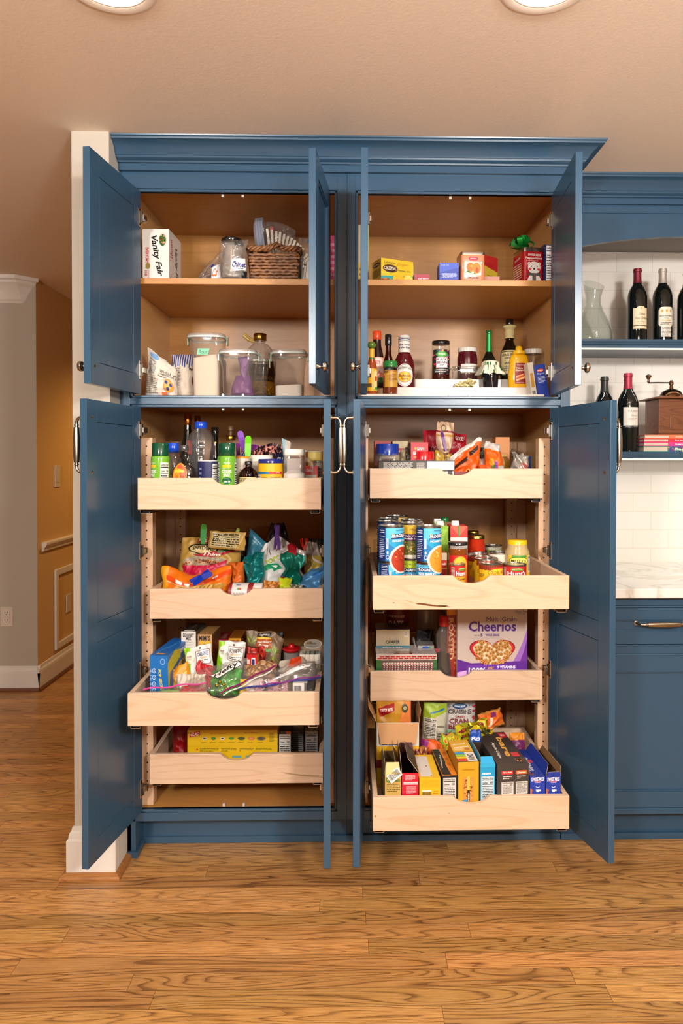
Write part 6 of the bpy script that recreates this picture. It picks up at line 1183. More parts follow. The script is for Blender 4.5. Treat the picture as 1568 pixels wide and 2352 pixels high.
# pasta sauce
for px, yt, Y, lab in (((1074, 1113.5), 1229, 2.27, 'jar of red pasta sauce with gold lid, the nearer of two'), ((1072, 1100), 1219, 2.40, 'jar of red pasta sauce with dark gold lid, further back')):
    jar('sauce_jar', lab, px, yt, Y, z, '#a8904a', '#a82a12', .012, 'liquid', None, lambda c: (c.text('Pasta', .5, .7, .6, .2, '#e8d0b8', 1),), '#b82220', (.1, .55), neck=.9, sh=.72, capmat='metal', ribs=False)
def oep(c):
    c.rect(0, .0, 1, .84, '#e0b01a'); c.rect(0, .84, 1, 1, '#7a2418')
    for k in range(9): c.ell(.05+.11*k, .84, .06, .04, '#7a2418')
    for k in range(16): c.rect(.02+.062*k, .84, .03+.062*k, 1, '#a84a2a')
    c.poly([(.36, .84), (.5, .93), (.84, .93), (.98, .84)], '#c8302a'); c.ell(.67, .71, .32, .17, '#c84a1a'); c.ell(.67, .71, .3, .155, '#f0c42a'); c.text('OLD EL PASO', .67, .71, .5, .13, '#a8381a', 1); c.poly([(.6, .58), (.74, .58), (.67, .63)], '#c8302a')
    c.lines(.05, .5, .26, .66, 3, '#6a5a1a'); c.text('chiles', .67, .3, .3, .08, '#5a3a12'); c.ell(.15, .1, .2, .12, '#c88a5a'); c.ell(.7, .06, .3, .12, '#c86a2a')
for px, yt, Y, a, lab in (((1099, 1153.5), 1291, 2.085, -90, 'yellow chile can with red tiled band, front of its row at the hand hole'), ((1089, 1143), 1281, 2.145, -70, 'yellow chile can second in the row behind the hand hole'), ((1074, 1123), 1272, 2.205, -95, 'yellow chile can third in the row, showing its brand badge')): can(lab, px, yt, Y, z, '#e0b01a', oep, a, group=None, k=.82)
can('can with a pale lid and red label edge behind the yellow chile cans', (1075, 1119), 1264, 2.27, z, '#b8a89a', lambda c: c.rect(0, .7, 1, 1, '#a82a3a'))
can('white labelled bean can right of the yellow chile cans', (1122, 1170), 1267, 2.20, z, '#d8ccbc', lambda c: (c.ell(.42, .7, .06, .08, '#8a2a4a'), c.poly([(.38, .62), (.5, .56), (.48, .66)], '#e08a2a'), c.text('cannellini', .62, .6, .5, .08, '#8a7a6a', 0, .2), c.text('BEANS', .7, .38, .5, .14, '#3a3028', 1)))
can('can with green label standing furthest back on the right', (1113.5, 1152), 1251.5, 2.33, z, '#b8b8a8', lambda c: (c.rect(.1, .5, .8, .92, '#7a9a2a'), c.text('Wegmans', .45, .76, .5, .12, '#dce4c0', 0, .3)))
def mott(c):
    c.rect(0, 0, 1, 1, '#e0b422'); c.poly([(.14, .88), (.72, .94), (.72, 1), (.14, 1)], '#4a8a2e'); c.ell(.4, .84, .38, .12, '#3a7a2a'); c.ell(.4, .84, .35, .10, '#f0dc5a'); c.text("MOTT'S", .4, .84, .56, .085, '#2a2a22', 1); c.nutri(.78, .5, .99, .98, '#d8cfc0', K_, '90'); c.ell(.4, .3, .3, .2, '#c8902a')
jar('applesauce_jar', 'applesauce jar with bright yellow lid at the right end of the cans', (1160, 1215.5), 1240, 2.165, z, '#f0b80c', '#b8a070', .022, 'liquid', None, mott, '#e0b422', (.02, .72), neck=.82, sh=.76, ang=-84, capr=(PX(1212, 2.165)-PX(1165, 2.165))/2*.93, ribs=False)
cx, w, h = sp(862, 876, 1248, 2.22, z); M().rev([(w*.4, 0), (w*.5, h)], seg=24, mat='glass').build('drinking_glass', loc=(cx-.004, 2.32, z), label='dark clear glass in the left corner behind the soup cans', cat='glass')
# ================================================================== LEFT TRAY 2: snack bags
t = TR['L2']; z = t['z']+.0005; Y0 = t['y0']
def pret(c):
    c.rect(.28, .88, .58, .98, '#9a1c28'); c.text('Pretzels', .43, .94, .26, .06, '#e0c8a8', 1, .2); c.ell(.40, .75, .25, .12, '#1c1814'); c.ell(.40, .745, .22, .09, '#c8b478'); c.text('SNYDERS', .40, .75, .34, .07, '#2a2014', 1, 0, 0, .5)
    c.poly([(.25, .60), (.5, .70), (.95, .74), (.9, .66), (.62, .58), (.45, .54)], '#a01c2a'); c.text('Thins', .55, .645, .3, .07, '#e8dcc8', 1, .2, -8); c.poly([(.62, .70), (.98, .78), (.95, .72), (.66, .66)], '#2a6a2e')
    c.ell(.44, .42, .36, .17, '#9a8a72'); c.spots(.44, .40, .33, .11, 46, ['#8a4a1c', '#b06a2c', '#6a3410', '#c88a48'], .032, 11, ring='#4a2410')
    c.poly([(.08, .36), (.3, .37), (.6, .41), (.8, .5), (.78, .3), (.6, .18), (.3, .12), (.14, .18)], '#b8163c')
def pfold(c): c.poly([(.05, .1), (.78, .1), (.9, .92), (.1, .95)], '#b8a878'); c.lines(.1, .15, .84, .9, 6, '#3a2c18', 5); c.text('110', .2, .5, .18, .16, '#2a2014', 1)
pz = bag('pretzel_bag', 'tan pretzel bag with a window showing pretzels over a pink bowl', 'snack bag', (398, 545), 1233, 2.45, z, .10, '#b08a3e', 61, .007, prt=pret, top=lambda u: -.06+.06*u, ol=lambda v: 1.05-.14*v, ry=math.radians(3), nu=34, nv=40, k_=0.7)
adopt(bag('pretzel_bag', 'folded top', 'snack bag', (476, 560), 1224, 2.425, P(500, 1262, 2.425).z-0, .035, '#b58f42', 62, .006, prt=pfold, ry=math.radians(5), top=lambda u: .1*u), pz, 'folded_top')
p = P(467, 1228, 2.42); clip('dark green bag clip on the tan pretzel bag', p.x, 2.42, p.z, .075, '#0c7a2a', (0, math.radians(3), .2), w=.024)
p = P(541, 1228, 2.50); clip('pale yellow-green clip at the right of the pretzel bag', p.x, 2.50, p.z, .05, '#a8b848', (0, math.radians(28), .3), w=.014)
def chips(c):
    c.poly([(.1, .62), (.5, .55), (1, .85), (1, .62), (.5, .38), (.1, .42)], '#e04a14'); c.poly([(.24, .60), (.34, .56), (.32, .40), (.25, .44)], '#e8e4dc'); c.poly([(.36, .55), (.44, .52), (.43, .36), (.37, .40)], '#e8e4dc'); c.poly([(.74, .68), (.82, .72), (.82, .66), (.75, .62)], '#e8e4dc')
    c.ell(.42, .16, .2, .2, '#c89a48'); c.ell(.72, .16, .22, .2, '#b8862e'); c.ell(.57, .26, .2, .16, '#d2aa5c')
    for k in range(9): c.poly([(.26+.06*k, .02), (.28+.06*k, .02), (.34+.055*k, .34), (.325+.055*k, .34)], '#9a6c24')
    c.rect(.1, .34, .48, .37, '#e8c8a0')
bag('chip_bag', 'folded orange chips bag with ridged chips pictured, lying along the front', 'snack bag', (363, 524), 1305, 2.345, z, .10, lambda u, v: '#e09a14' if u < .12 else '#e0700e' if v > .3 else '#d8641a', 63, .010, prt=chips, top=lambda u: .12*math.cos(u*6.28)-.12, pe=.4, nu=34, nv=26, k_=0.56)
p = P(462, 1326, 2.335); o = clip('bright blue bag clip pinching the orange chips bag', p.x, 2.32, p.z, .085, '#1236b0', (math.radians(12), math.radians(62), math.radians(38)), w=.024, spread=1.0)
bag('chip_bag', 'black kettle chips bag standing in shadow behind the pretzels', 'snack bag', (536, 590), 1236, 2.58, z, .08, '#14120f', 64, .006, prt=lambda c: (c.ell(.55, .78, .34, .13, '#4a3c28'), c.ell(.55, .78, .3, .1, '#1a1612'), c.text('KETTLE', .55, .78, .44, .08, '#6a5a3c', 1), c.text('SEA SI', .6, .42, .5, .06, '#5a5448')))
bag('snack_bag', 'orange and clear bag of dried snacks between the chips and the teal bag', 'snack bag', (522, 556), 1294, 2.40, z, .06, lambda u, v: '#c8601c' if vor(u*4, v*4, 4) < .35 else '#8a3a10', 65, .010)
bag('chip_bag', 'blue chip bag with a yellow chip picture behind the teal bag', 'snack bag', (551, 604), 1228, 2.50, z, .06, lambda u, v: '#2a6a80' if v > .55 else '#c89a3a' if v > .42 else '#3a94b4', 66, .006, top=lambda u: .08-.25*u, prt=lambda c: (c.ell(.5, .52, .3, .12, '#d8b868'), c.ell(.45, .44, .28, .08, '#d09c30'), c.ell(.35, .2, .1, .05, '#1c3a8a'), c.lines(.2, .85, .6, .95, 2, '#7ab0c8')), ry=math.radians(7))
bag('chip_bag', 'crumpled teal foil bag left of the white popcorn bag', 'snack bag', (556, 606), 1272, 2.40, z, .07, lambda u, v: '#0e7878', 67, .016, mat='foil', ol=lambda v: .8+.35*abs(v-.4), top=lambda u: .15*u-.1)
bag('popcorn_bag', 'dark bag top with brown pattern behind the white popcorn bag', 'snack bag', (596, 672), 1204, 2.58, z, .07, lambda u, v: '#4a2c18' if vor(u*3, v*4, 7) < .14 else '#17120f', 68, .008, ol=lambda v: 1.1-.7*v**2)
def pop(c):
    c.text('POPCORN', .52, .60, .62, .085, '#a8b42a', 1, .2, 22); c.poly([(.12, .42), (.3, .48), (.5, .46), (.62, .4), (.5, .34), (.42, .30), (.36, .38), (.22, .34)], '#1c8c5c'); c.poly([(.34, .44), (.5, .42), (.46, .36)], '#d8e4dc')
    for x, y, a in ((.16, .86, 60), (.26, .78, 30), (.58, .86, -40), (.62, .76, -60), (.45, .9, 80)): c.poly([(x, y), (x+.015, y), (x+.05*math.cos(math.radians(a))+.05, y-.12), (x+.05*math.cos(math.radians(a))+.035, y-.12)], '#1a1a1c')
    c.ell(.93, .16, .2, .22, '#b01c24')
    for k in range(12): a = math.radians(95+k*15); c.ell(.93+.225*math.cos(a), .16+.25*math.sin(a), .009, .01, '#1a1a1c', 8)
bag('popcorn_bag', 'large white popcorn bag with lime lettering in the middle of the tray', 'snack bag', (584, 690), 1232, 2.44, z, .11, '#cbc9c6', 69, .010, prt=pop, ol=lambda v: 1-.35*max(0, v-.7)/.3, top=lambda u: -.16*abs(u-.45)*2, mat='film', nu=36, nv=40, fr=6, k_=0.78)
p = P(636, 1236, 2.42); o = clip('purple bag clip with two dark handles atop the popcorn bag', p.x, 2.42, p.z, .095, '#5a3a78', (0, 0, math.radians(52)), w=.020, spread=.42)
bag('chip_bag', 'teal and red crinkled chip bag in front of the popcorn bag', 'snack bag', (640, 702), 1264, 2.375, z+.012, .07, lambda u, v: '#b81c2c' if (u < .16 and v < .45) or (.3 < u < .6 and v > .86) else '#cfcac6' if v > .92 or u > .93 else '#0f7a68', 70, .017, mat='foil', ol=lambda v: 1-.38*math.exp(-((v-.62)/.12)**2), top=lambda u: .08-.22*abs(u-.4), fr=8)
bag('chip_bag', 'clear and yellow chip bag gathered by a red twist at the right', 'snack bag', (680, 745), 1248, 2.46, z, .08, lambda u, v: '#8a7c70' if v > .75 else '#b0953c' if u > .3 and v > .3 else '#8e1c1c' if u < .35 else '#a8782a', 71, .009, ol=lambda v: 1-.6*max(0, v-.55)/.45, prt=lambda c: (c.poly([(.55, .78), (1, .62), (.8, .48), (1, .28), (.96, .24), (.7, .47), (.92, .6), (.55, .74)], '#cfc6be'), c.poly([(.86, .5), (1, .62), (1, .34)], '#0f5a48')))
m = M(); q0 = P(699, 1262, 2.415)
for s in (-1, 1): m.tube([(q0.x+s*.002, 2.415, q0.z-.02), (q0.x+s*.004, 2.41, q0.z+.004), (q0.x+s*.010, 2.405, q0.z+.022), (q0.x+s*.013, 2.405, q0.z+.036), (q0.x+s*.007, 2.405, q0.z+.040), (q0.x+s*.005, 2.405, q0.z+.026), (q0.x+s*.003, 2.41, q0.z+.006)], .0018, 6, '#c81818', 'gloss')
m.build('bag_tie', smooth=60, label='thin red looped wire tie on the clear and yellow chip bag', cat='bag tie')
bag('chip_bag', 'rumpled light blue bag lying at the right front of the tray', 'snack bag', (664, 743), 1303, 2.36, z+.03, .08, lambda u, v: '#1c5fb4' if v < .3 else '#5a9ad0', 72, .017, mat='foil', top=lambda u: -.7*(1-u)**1.2+.02, pe=.35)
bag('candy_bag', 'dark glossy bag at the far back right of the tray', 'snack bag', (706, 746), 1240, 2.62, z, .08, '#1a1410', 73, .006)
# cylinder pack and noodles lying in front
cx, w, h = sp(531, 604, 1337, 2.345, z); r = .031; L = PX(604, 2.345)-PX(528, 2.345); x0 = PX(528, 2.345); zt_ = P(560, 1338, 2.345).z-r
m = M(Matrix.Translation((0, 0, 0)) @ Matrix.Rotation(math.radians(90), 4, 'Y'))
m.rev([(r*.8, 0), (r*.97, .003), (r, .01), (r, L-.004), (r*.95, L)], seg=40, col='#cfcac6', mat='film', colf=lambda j, i: '#cfcac6')
o = m.build('cracker_sleeve', loc=(x0, 2.345, zt_), rot=(0, 0, math.radians(-3)), smooth=50, label='cylindrical white and maroon pack lying at the hand hole', cat='packet')
mm = M(); f_ = lambda x, y, off: (x, -(r+off+.0003)*math.sin(y/r), (r+off+.0003)*math.cos(y/r)); c = Cv(L, r*2.4)
c.rect(.0, 0, .10, 1, '#8a1c20'); c.poly([(.6, 1), (.76, 1), (.70, 0), (.54, 0)], '#8a1c20'); c.text('MIX', .30, .75, .14, .06, '#3a4a8a', 1); c.ell(.31, .55, .05, .05, '#3a8a3a'); c.ell(.35, .55, .04, .05, '#c83a2a'); c.text('FLAVOR', .32, .34, .34, .08, '#5a5654'); c.text('ROYALE', .32, .2, .34, .08, '#5a5654')
c.it = [([(a, c.H-b) for a, b in v], f, cc_, k) for v, f, cc_, k in c.it]; c.put(mm, f_, 'film', edge=.006); mm.build('label', o)
bag('pasta_bag', 'clear pack of golden noodles at the front of the tray', 'snack bag', (602, 640), 1337, 2.33, z+.03, .05, lambda u, v: '#d89a4a' if vor(u*5, v*5, 2) > .2 else '#a05c20', 74, .010)
bag('snack_bag', 'lime green snack pack peeking between the noodles and blue bag', 'snack bag', (636, 668), 1330, 2.35, z+.02, .04, '#b4c01c', 75, .008)
bag('snack_bag', 'small grey speckled pack right of the lime green one', 'snack bag', (664, 696), 1345, 2.335, z+.02, .04, lambda u, v: '#c8c0ac' if vor(u*6, v*6, 2) > .2 else '#6a6a4a', 76, .008)
# ================================================================== LEFT TRAY 3: mixes and zip bags
t = TR['L3']; z = t['z']+.0005; Y0 = t['y0']
def pop1(c):
    c.ell(.72, .84, .14, .08, '#7ab0e0'); c.ell(.72, .84, .1, .055, '#2a6ab8')
    for k in range(4): c.ell(.24, .60-.17*k, .10, .065, '#dce8f4'); c.ell(.24, .60-.17*k, .08, .05, '#1a66b4'); c.rect(.22, .57-.17*k, .26, .63-.17*k, '#dce8f4'); c.lines(.03, .53-.17*k, .1, .66-.17*k, 4, '#b8d0ec')
    c.text('POP SECRET', .62, .34, .52, .15, '#e8c83a', 1, .2, -84)
def pop2(c): c.poly([(.02, 0), (.5, .2), (.6, .9), (.3, 1), (0, .8)], '#b8b02a'); c.poly([(.08, .0), (.5, .3), (.55, .7), (.1, .5)], '#1a5aa0'); c.text('POP', .38, .42, .3, .2, '#e8b82a', 1, .2, 8); c.text('SECRET', .70, .5, .4, .2, '#e8b82a', 1, .2, 8); c.text('KERNEL', .7, .85, .3, .1, '#dce8f4', 1); c.rect(.3, .05, .7, .15, '#dce8f4')
carton('popcorn_box', 'blue microwave popcorn box at the left end of the tray', 'box', (344, 386), 1505, 2.155, z, .21, {'': '#1268b4', '+z': '#0e5aa6', '+x': '#1560a8'}, pop1, right=pop2, top=lambda c: (c.text('POP', .3, .3, .3, .1, '#4a9ad8', 1, 0, 80), c.text('SECRET', .6, .6, .4, .12, '#4a9ad8', 1, 0, 80), c.text('Butter', .5, .1, .5, .08, '#d8a030', 1, .2)), rz=math.radians(-5), piv=-1, k=0.75)
def beig(c): c.text('BEIGNET', .5, .885, .76, .075, '#2a2624', 1); c.text('MIX', .5, .785, .36, .075, '#2a2624', 1); c.lines(.15, .66, .85, .7, 2, '#9a9690', 2); c.lines(.15, .58, .85, .62, 2, '#9a9690', 5); c.poly([(0, .44), (.45, .54), (1, .44), (1, .40), (.45, .5), (0, .40)], '#2a2624'); c.poly([(0, 0), (1, 0), (1, .39), (.45, .48), (0, .39)], '#d8821c'); c.nutri(.1, 0, .6, .38, '#b8a894', K_, '25')
carton('mix_box', 'tall white beignet mix box with black top and orange lower half', 'box', (416, 450), 1450, 2.32, z, .12, {'': '#d6d2cc', '+z': '#1c1a1a', '+x': '#2e2a28'}, beig, right=lambda c: c.lines(.1, .1, .9, .9, 9, '#8a8680'), top=lambda c: (c.ell(.5, .1, .38, .1, '#d6d2cc'), c.rect(.4, .3, .6, .9, '#4a3a34')), rz=math.radians(-4), piv=-1, k=0.58)
def mim(c): c.text("MIMI'S", .5, .86, .76, .14, '#2a2620', 1); c.poly([(.15, .72), (.3, .76), (.5, .70), (.7, .76), (.88, .72), (.85, .64), (.5, .62), (.18, .64)], '#d8b02a'); c.ell(.5, .48, .25, .16, '#2a2620'); c.ell(.5, .48, .22, .14, '#e0dcd4'); c.ell(.48, .5, .07, .06, '#3a3630'); c.poly([(.4, .36), (.58, .36), (.55, .46), (.44, .46)], '#3a3630')
carton('mix_box', 'tan biscuit mix box with an oval portrait, right of the beignet mix', 'box', (453, 487), 1457, 2.34, z, .12, {'': '#c89a6a', '+z': '#a8804a', '+x': '#6a4a2c'}, mim, right=lambda c: c.lines(.1, .1, .9, .9, 8, '#3a2c1c'), rz=math.radians(-3), piv=-1, k=0.5)
carton('mix_box', 'dark red box with a small window on top at the back', 'box', (495, 523), 1469, 2.42, z, .10, {'': '#8e1018', '+z': '#7a0c14'}, None, top=lambda c: c.poly([(.3, .15), (.8, .15), (.65, .8), (.4, .8)], '#7a5a50'))
carton('mix_box', 'orange-yellow corn meal box behind the brownie pouch', 'box', (525, 553), 1466, 2.40, z, .12, {'': '#d8901c', '+z': '#9a5a14', '+x': '#7a4410'}, lambda c: (c.rect(0, .965, 1, .98, '#2a1c10'), c.text('CUMIN MIX', .5, .9, .8, .06, '#6a3010', 1)), top=lambda c: c.lines(.1, .1, .9, .9, 6, '#6a3a10'), k=0.6)
def dates(c):
    R = random.Random(3)
    for i in range(56):
        s = 1 if i % 2 else -1; x, y = (.82 if s > 0 else .12), (.35 if s > 0 else .62); a = math.radians(R.uniform(-80, 80)+(0 if s > 0 else 180)*0); L = R.uniform(.16, .3); dx, dy = math.sin(a)*L*.8, math.cos(a)*L*(1 if R.random() > .35 else -1)
        c.poly([(x, y), (min(.98, max(.02, x+dx)), min(.97, max(.04, y+dy))), (min(.99, max(.03, x+dx+.018)), min(.97, max(.04, y+dy)))], R.choice(['#8ea82a', '#b8c84a', '#6a8a24']))
    c.rect(.28, .85, .66, .98, '#2c1c14'); c.text('Wegmans', .47, .92, .3, .07, '#e8e0d4', 0, .4); c.poly([(.26, .78), (.3, .86), (.66, .83), (.7, .74), (.66, .78), (.3, .80)], '#d8b428'); c.poly([(.3, .52), (.72, .50), (.7, .78), (.28, .80)], '#b0501c'); c.text('Dried Chopped', .5, .70, .38, .055, '#eee4d8', 1); c.text('Dates', .5, .60, .25, .085, '#eee4d8', 1); c.poly([(.36, .43), (.72, .42), (.71, .5), (.34, .52)], '#5aa82c'); c.spots(.5, .12, .4, .1, 50, ['#7a2a12', '#9a4a1c', '#5a1c0c'], .02, 5)
bag('dates_bag', 'brown bag of dried chopped dates with green palm leaves', 'snack bag', (558, 643), 1455, 2.36, z, .06, '#7a6048', 81, .006, prt=dates, ol=lambda v: .8+.22*v, top=lambda u: -.13*max(0, u-.75)*4 if u > .75 else 0, ry=math.radians(3), nu=32, nv=36, k_=0.62)
def molly(t2, l2):
    def f(c):
        c.poly([(0, 0), (.2, 0), (.26, 1), (0, 1)], '#8cc81c'); c.ell(.2, .68, .17, .2, '#e4e2de'); c.ell(.2, .68, .15, .18, '#d8e4cc'); c.text('molly', .2, .71, .18, .07, '#a83a8a', 1, .2); c.text('YOU', .2, .63, .13, .06, '#8a5aa0'); c.rect(.42, .42, .96, .86, '#7a3424'); c.rect(.435, .435, .945, .845, '#e4e2de'); c.text(t2, .69, .74, .44, .10, l2, 1); c.text('Funfetti', .69, .62, .3, .07, '#d8944a', 0, .4); c.lines(.48, .46, .9, .56, 2, '#2a2624'); c.ell(.6, .93, .03, .03, '#2a2624')
    return f
pk = lambda name, lab, px, yt, Y, seed, f, **k: bag(name, lab, 'snack bag', px, yt, Y, z, .035, '#d2d4d0', seed, .005, prt=f, tp=.08, **k)
pk('mix_pouch', 'brownie single pouch with lime edge standing behind the cake pouch', (491, 552), 1476, 2.27, 82, molly('BROWNIE SINGLE', '#2a1a14'), ry=math.radians(5), k_=0.6)
pk('mix_pouch', 'cake single pouch with lime edge and round logo', (431, 494), 1489, 2.235, 83, molly('CAKE SINGLE', '#1c4a8a'), ry=math.radians(-6), top=lambda u: .05*u, k_=0.6)
carton('spice_box', 'small red and yellow spice box leaning in front of the dates', 'box', (566, 591), 1504, 2.24, z+.035, .02, {'': '#b8141c', '+x': '#c89a1c'}, lambda c: (c.rect(.45, .60, .8, .9, '#e4e0dc'), c.rect(.5, .64, .75, .86, '#1c2a6a'), c.text('MCCORMICK', .5, .52, .6, .06, '#e8dcd8', 1), c.rect(0, 0, 1, .3, '#d8b01c'), c.text('CURRY', .5, .18, .6, .14, '#3a3410', 1), c.rect(.05, .7, .3, .85, '#e0c8c4')), rz=math.radians(-4))
bag('spice_bag', 'dark red dried chili packet above the small spice box', 'snack bag', (563, 607), 1491, 2.29, z+.03, .05, lambda u, v: '#6a1410' if vor(u*4, v*4, 2) > .2 else '#a8281c', 84, .010)
# red lidded ribbed bottle
cx, w, h = sp(651, 688, 1478, 2.40, z); r = w/2; pr = [(r*.85, 0), (r*.9, .004)]
for k in range(6): q = .06+.125*k; pr += [(r*.92, h*q), (r*.98, h*(q+.05)), (r*.92, h*(q+.1))]
o = bottle('ribbed_bottle', cx, 2.40, z, pr, '#000', 'frost', label='frosted ribbed bottle with a red wide-brim spout lid', cat='bottle'); M().rev([(r*.95, h*.80), (r*1.15, h*.86), (r*1.12, h*.89), (r*.5, h*.9), (r*.36, h*.93), (r*.32, h*.985), (r*.2, h), (.001, h)], col='#d01c22', mat='gloss').build('lid', o, smooth=40)
# jar of marshmallow pretzel sticks
cx, w, h = sp(688, 737, 1478, 2.30, z); r = w/2; o = empty('treat_jar', (cx, 2.30, z), label='clear jar of marshmallows on pretzel sticks with a round paper tag', cat='jar')
M().rev([(r*.9, 0), (r*.98, .004), (r*.98, h*.93), (r*.9, h*.98)], n=3, ay=.8, seg=44, mat='glass').build('jar_body', o, smooth=50)
tg = M(Matrix.Translation((r*.25, -r*.1, h*.99)) @ Matrix.Rotation(math.radians(14), 4, 'X')); tg.rev([(r*.85, 0), (r*.85, .0015)], seg=40, col='#dcd8d0').rev([(r*.78, .0017), (r*.78, .0019)], seg=40, col='#a8a29a', mat='card'); c = Cv(r*.8, r*.5); c.text('MM', .5, .5, .7, .6, '#7a746c', 1, .3); c.put(tg, lambda x, y, off: (x-r*.4, y-r*.25, .002+off)); tg.build('paper_tag', o)
M().tube([(-r*.4, 0, h*.97), (-r*.2, -r*.2, h*1.03), (0, -r*.1, h*1.04), (r*.1, 0, h*1.0)], .003, 6, '#8a6a3c', 'matte').build('twine', o)
R = random.Random(9)
for k in range(12):
    a = k*.9; x, y = (r*.72*math.cos(a)*(.45+.55*(k % 3)/2), r*.55*math.sin(a)-.004); x = (-.66+.44*(k % 4))*r; y = (-.5+.42*(k//4))*r
    q = M().rev([(.0105, h*.62), (.0115, h*.63), (.0115, h*.80), (.0105, h*.81)], seg=18, col='#e6e0d4', mat='matte', c=(x, y, 0)); q.rev([(.0035, h*.03), (.0035, h*.62)], seg=8, col='#a8783a', mat='matte', c=(x, y, 0)).rev([(.003, h*.03), (.003, h*.62)], seg=8, col='#b8884a', mat='matte', c=(x+.007, y+.003, 0))
    q.build('marshmallow_pop', loc=(cx, 2.30, z), smooth=50, label='marshmallow on pretzel sticks inside the clear tagged jar', cat='treat', group='marshmallow pops in the tagged jar')
bag('snack_bag', 'black pouch corner standing between the dates and the red lidded bottle', 'snack bag', (626, 650), 1457, 2.44, z, .05, '#121416', 85, .004, ol=lambda v: 1-.1*v)
bag('nut_pack', 'curled yellow and cream nut packet beside the popcorn box', 'snack bag', (386, 436), 1527, 2.20, z+.03, .05, lambda u, v: '#e0b43a' if u < .3 else '#d8901c', 86, .006, prt=lambda c: (c.text('CASHEWS', .65, .6, .5, .2, '#f0dc8a', 1, .3, 14), c.rect(.04, .2, .16, .8, '#7a4a1c')), top=lambda u: -.3*(1-u), ry=math.radians(-8))
# zip bags
def zipbag(lab, px, yt, Y, t_, seed, zips, inner=None, zb=None, top=None, mat='wrap', prt=None, **k):
    o = bag('zip_bag', lab, 'zip bag', px, yt, Y, z+(zb or 0), t_, '#efece8', seed, .011, prt=prt, mat=mat, top=top, nu=30, nv=24, fr=6, **k)
    for (x0, y0, x1, y1, Yz0, Yz1, cz_, w_) in zips:
        a, b = P(x0, y0, Yz0), P(x1, y1, Yz1); n = 14; pth = [(a.lerp(b, i/n)+Vector((0, 0, .0025*math.sin(i*.9)))) for i in range(n+1)]
        s = M().tube([p-o.location for p in pth], w_, 6, cz_, 'gloss'); s.build('zip_seal', o, smooth=60)
    return o
bag('green_net', 'crumpled bright green cloth inside the clear zip bag at the hand hole', 'cloth', (478, 552), 1536, 2.16, z+.03, .07, lambda u, v: '#3ab022' if vor(u*3, v*3, 5) > .12 else '#2a8a18', 87, .020, mat='film', top=lambda u: -.35*abs(u-.62), pe=.6, rx=math.radians(-14))
for i, (px, py, cc, ww) in enumerate(((505, 1570, '#c8b03a', .006), (514, 1576, '#c8b03a', .006), (498, 1578, '#c8b03a', .006), (520, 1584, '#c8b03a', .006))):
    p = P(px, py, 2.135); M().rev([(.0005, 0), (.005, .002), (.006, .005), (.004, .008), (.0005, .009)], seg=10, col=cc, mat='metal').build('bell', loc=p, label='tiny gold bell on the green cloth', cat='bell', group='gold bells on the green cloth')
bag('ribbon', 'red ribbon bundle under the white logo of the zip bag', 'ribbon', (452, 494), 1526, 2.20, z+.04, .04, '#b01c28', 88, .014, top=lambda u: .1-.3*u)
bag('candle_cup', 'row of small clear cups inside the large zip bag', 'cups', (400, 470), 1553, 2.155, z+.03, .04, lambda u, v: '#c8beb0' if int(u*14) % 2 else '#a89c8c', 89, .006, mat='film')
def hef(c): c.poly([(.46, .72), (.88, .96), (.96, .84), (.62, .56)], '#2a2a28'); c.poly([(.48, .72), (.87, .94), (.94, .84), (.62, .58)], '#e4e2de'); c.text('Hefty', .71, .76, .36, .17, '#26282a', 1, .2, 20)
zipbag('large clear zip bag with big white logo, holding green cloth and ribbon', (395, 560), 1512, 2.125, .10, 90, [(505, 1603, 630, 1523, 2.094, 2.15, '#7a1a5a', .0032), (512, 1607, 622, 1536, 2.093, 2.145, '#e8e4e0', .0022)], zb=.035, prt=hef, top=lambda u: -.55*(1-u)**1.5, rx=math.radians(-22))
bag('sweets_bag', 'red wrapped sweets in the pink edged zip bag at the front left', 'sweets', (408, 470), 1572, 2.125, z+.04, .05, lambda u, v: '#b8142a', 91, .012, top=lambda u: -.5*abs(u-.5), rx=math.radians(-20))
bag('sweets_bag', 'lime green wrapped sweets in the pink edged zip bag', 'sweets', (362, 410), 1583, 2.12, z+.04, .05, '#7ab82a', 92, .010, top=lambda u: -.4*abs(u-.5), rx=math.radians(-20))
zipbag('clear zip bag with bright pink seal lying across the front left', (335, 472), 1572, 2.10, .05, 93, [(328, 1586, 472, 1571, 2.094, 2.094, '#d84a9a', .0028)], zb=.05, top=lambda u: -.5*(1-u), rx=math.radians(-20))
bag('bar_pack', 'pale yellow and white wrapper inside the right zip bag', 'packet', (548, 600), 1560, 2.13, z+.035, .03, lambda u, v: '#d8b83c' if u < .3 else '#cfc4c0', 94, .006, rx=math.radians(-24))
for i, (a, b, yt, cc) in enumerate(((578, 606, 1563, '#c0849a'), (612, 640, 1560, '#c8869c'), (640, 662, 1564, '#c890a0'))):
    bag('pink_candy', 'pink round candy seen through the clear right zip bag', 'sweets', (a, b), yt, 2.135+.004*i, z+.04, .03, lambda u, v, cc=cc: cc if vor(u*5, v*5, i) > .14 else '#e0c0c4', 95+i, .008, ol=lambda v: 1-.3*abs(v-.5), rx=math.radians(-24), group='pink candies in the right zip bag')
carton('small_box', 'white box with black bars standing at the right front corner', 'box', (672, 705), 1569, 2.115, z, .06, {'': '#cfcbc6'}, lambda c: (c.bars(.1, .1, .6, .9), c.rect(.8, 0, 1, 1, '#5a5654')))
carton('small_box', 'dark little box in the right front corner of the tray', 'box', (706, 720), 1575, 2.115, z, .06, {'': '#3a3632'}, lambda c: c.spots(.5, .5, .4, .4, 16, ['#7a7a5a', '#a8a29a'], .08))
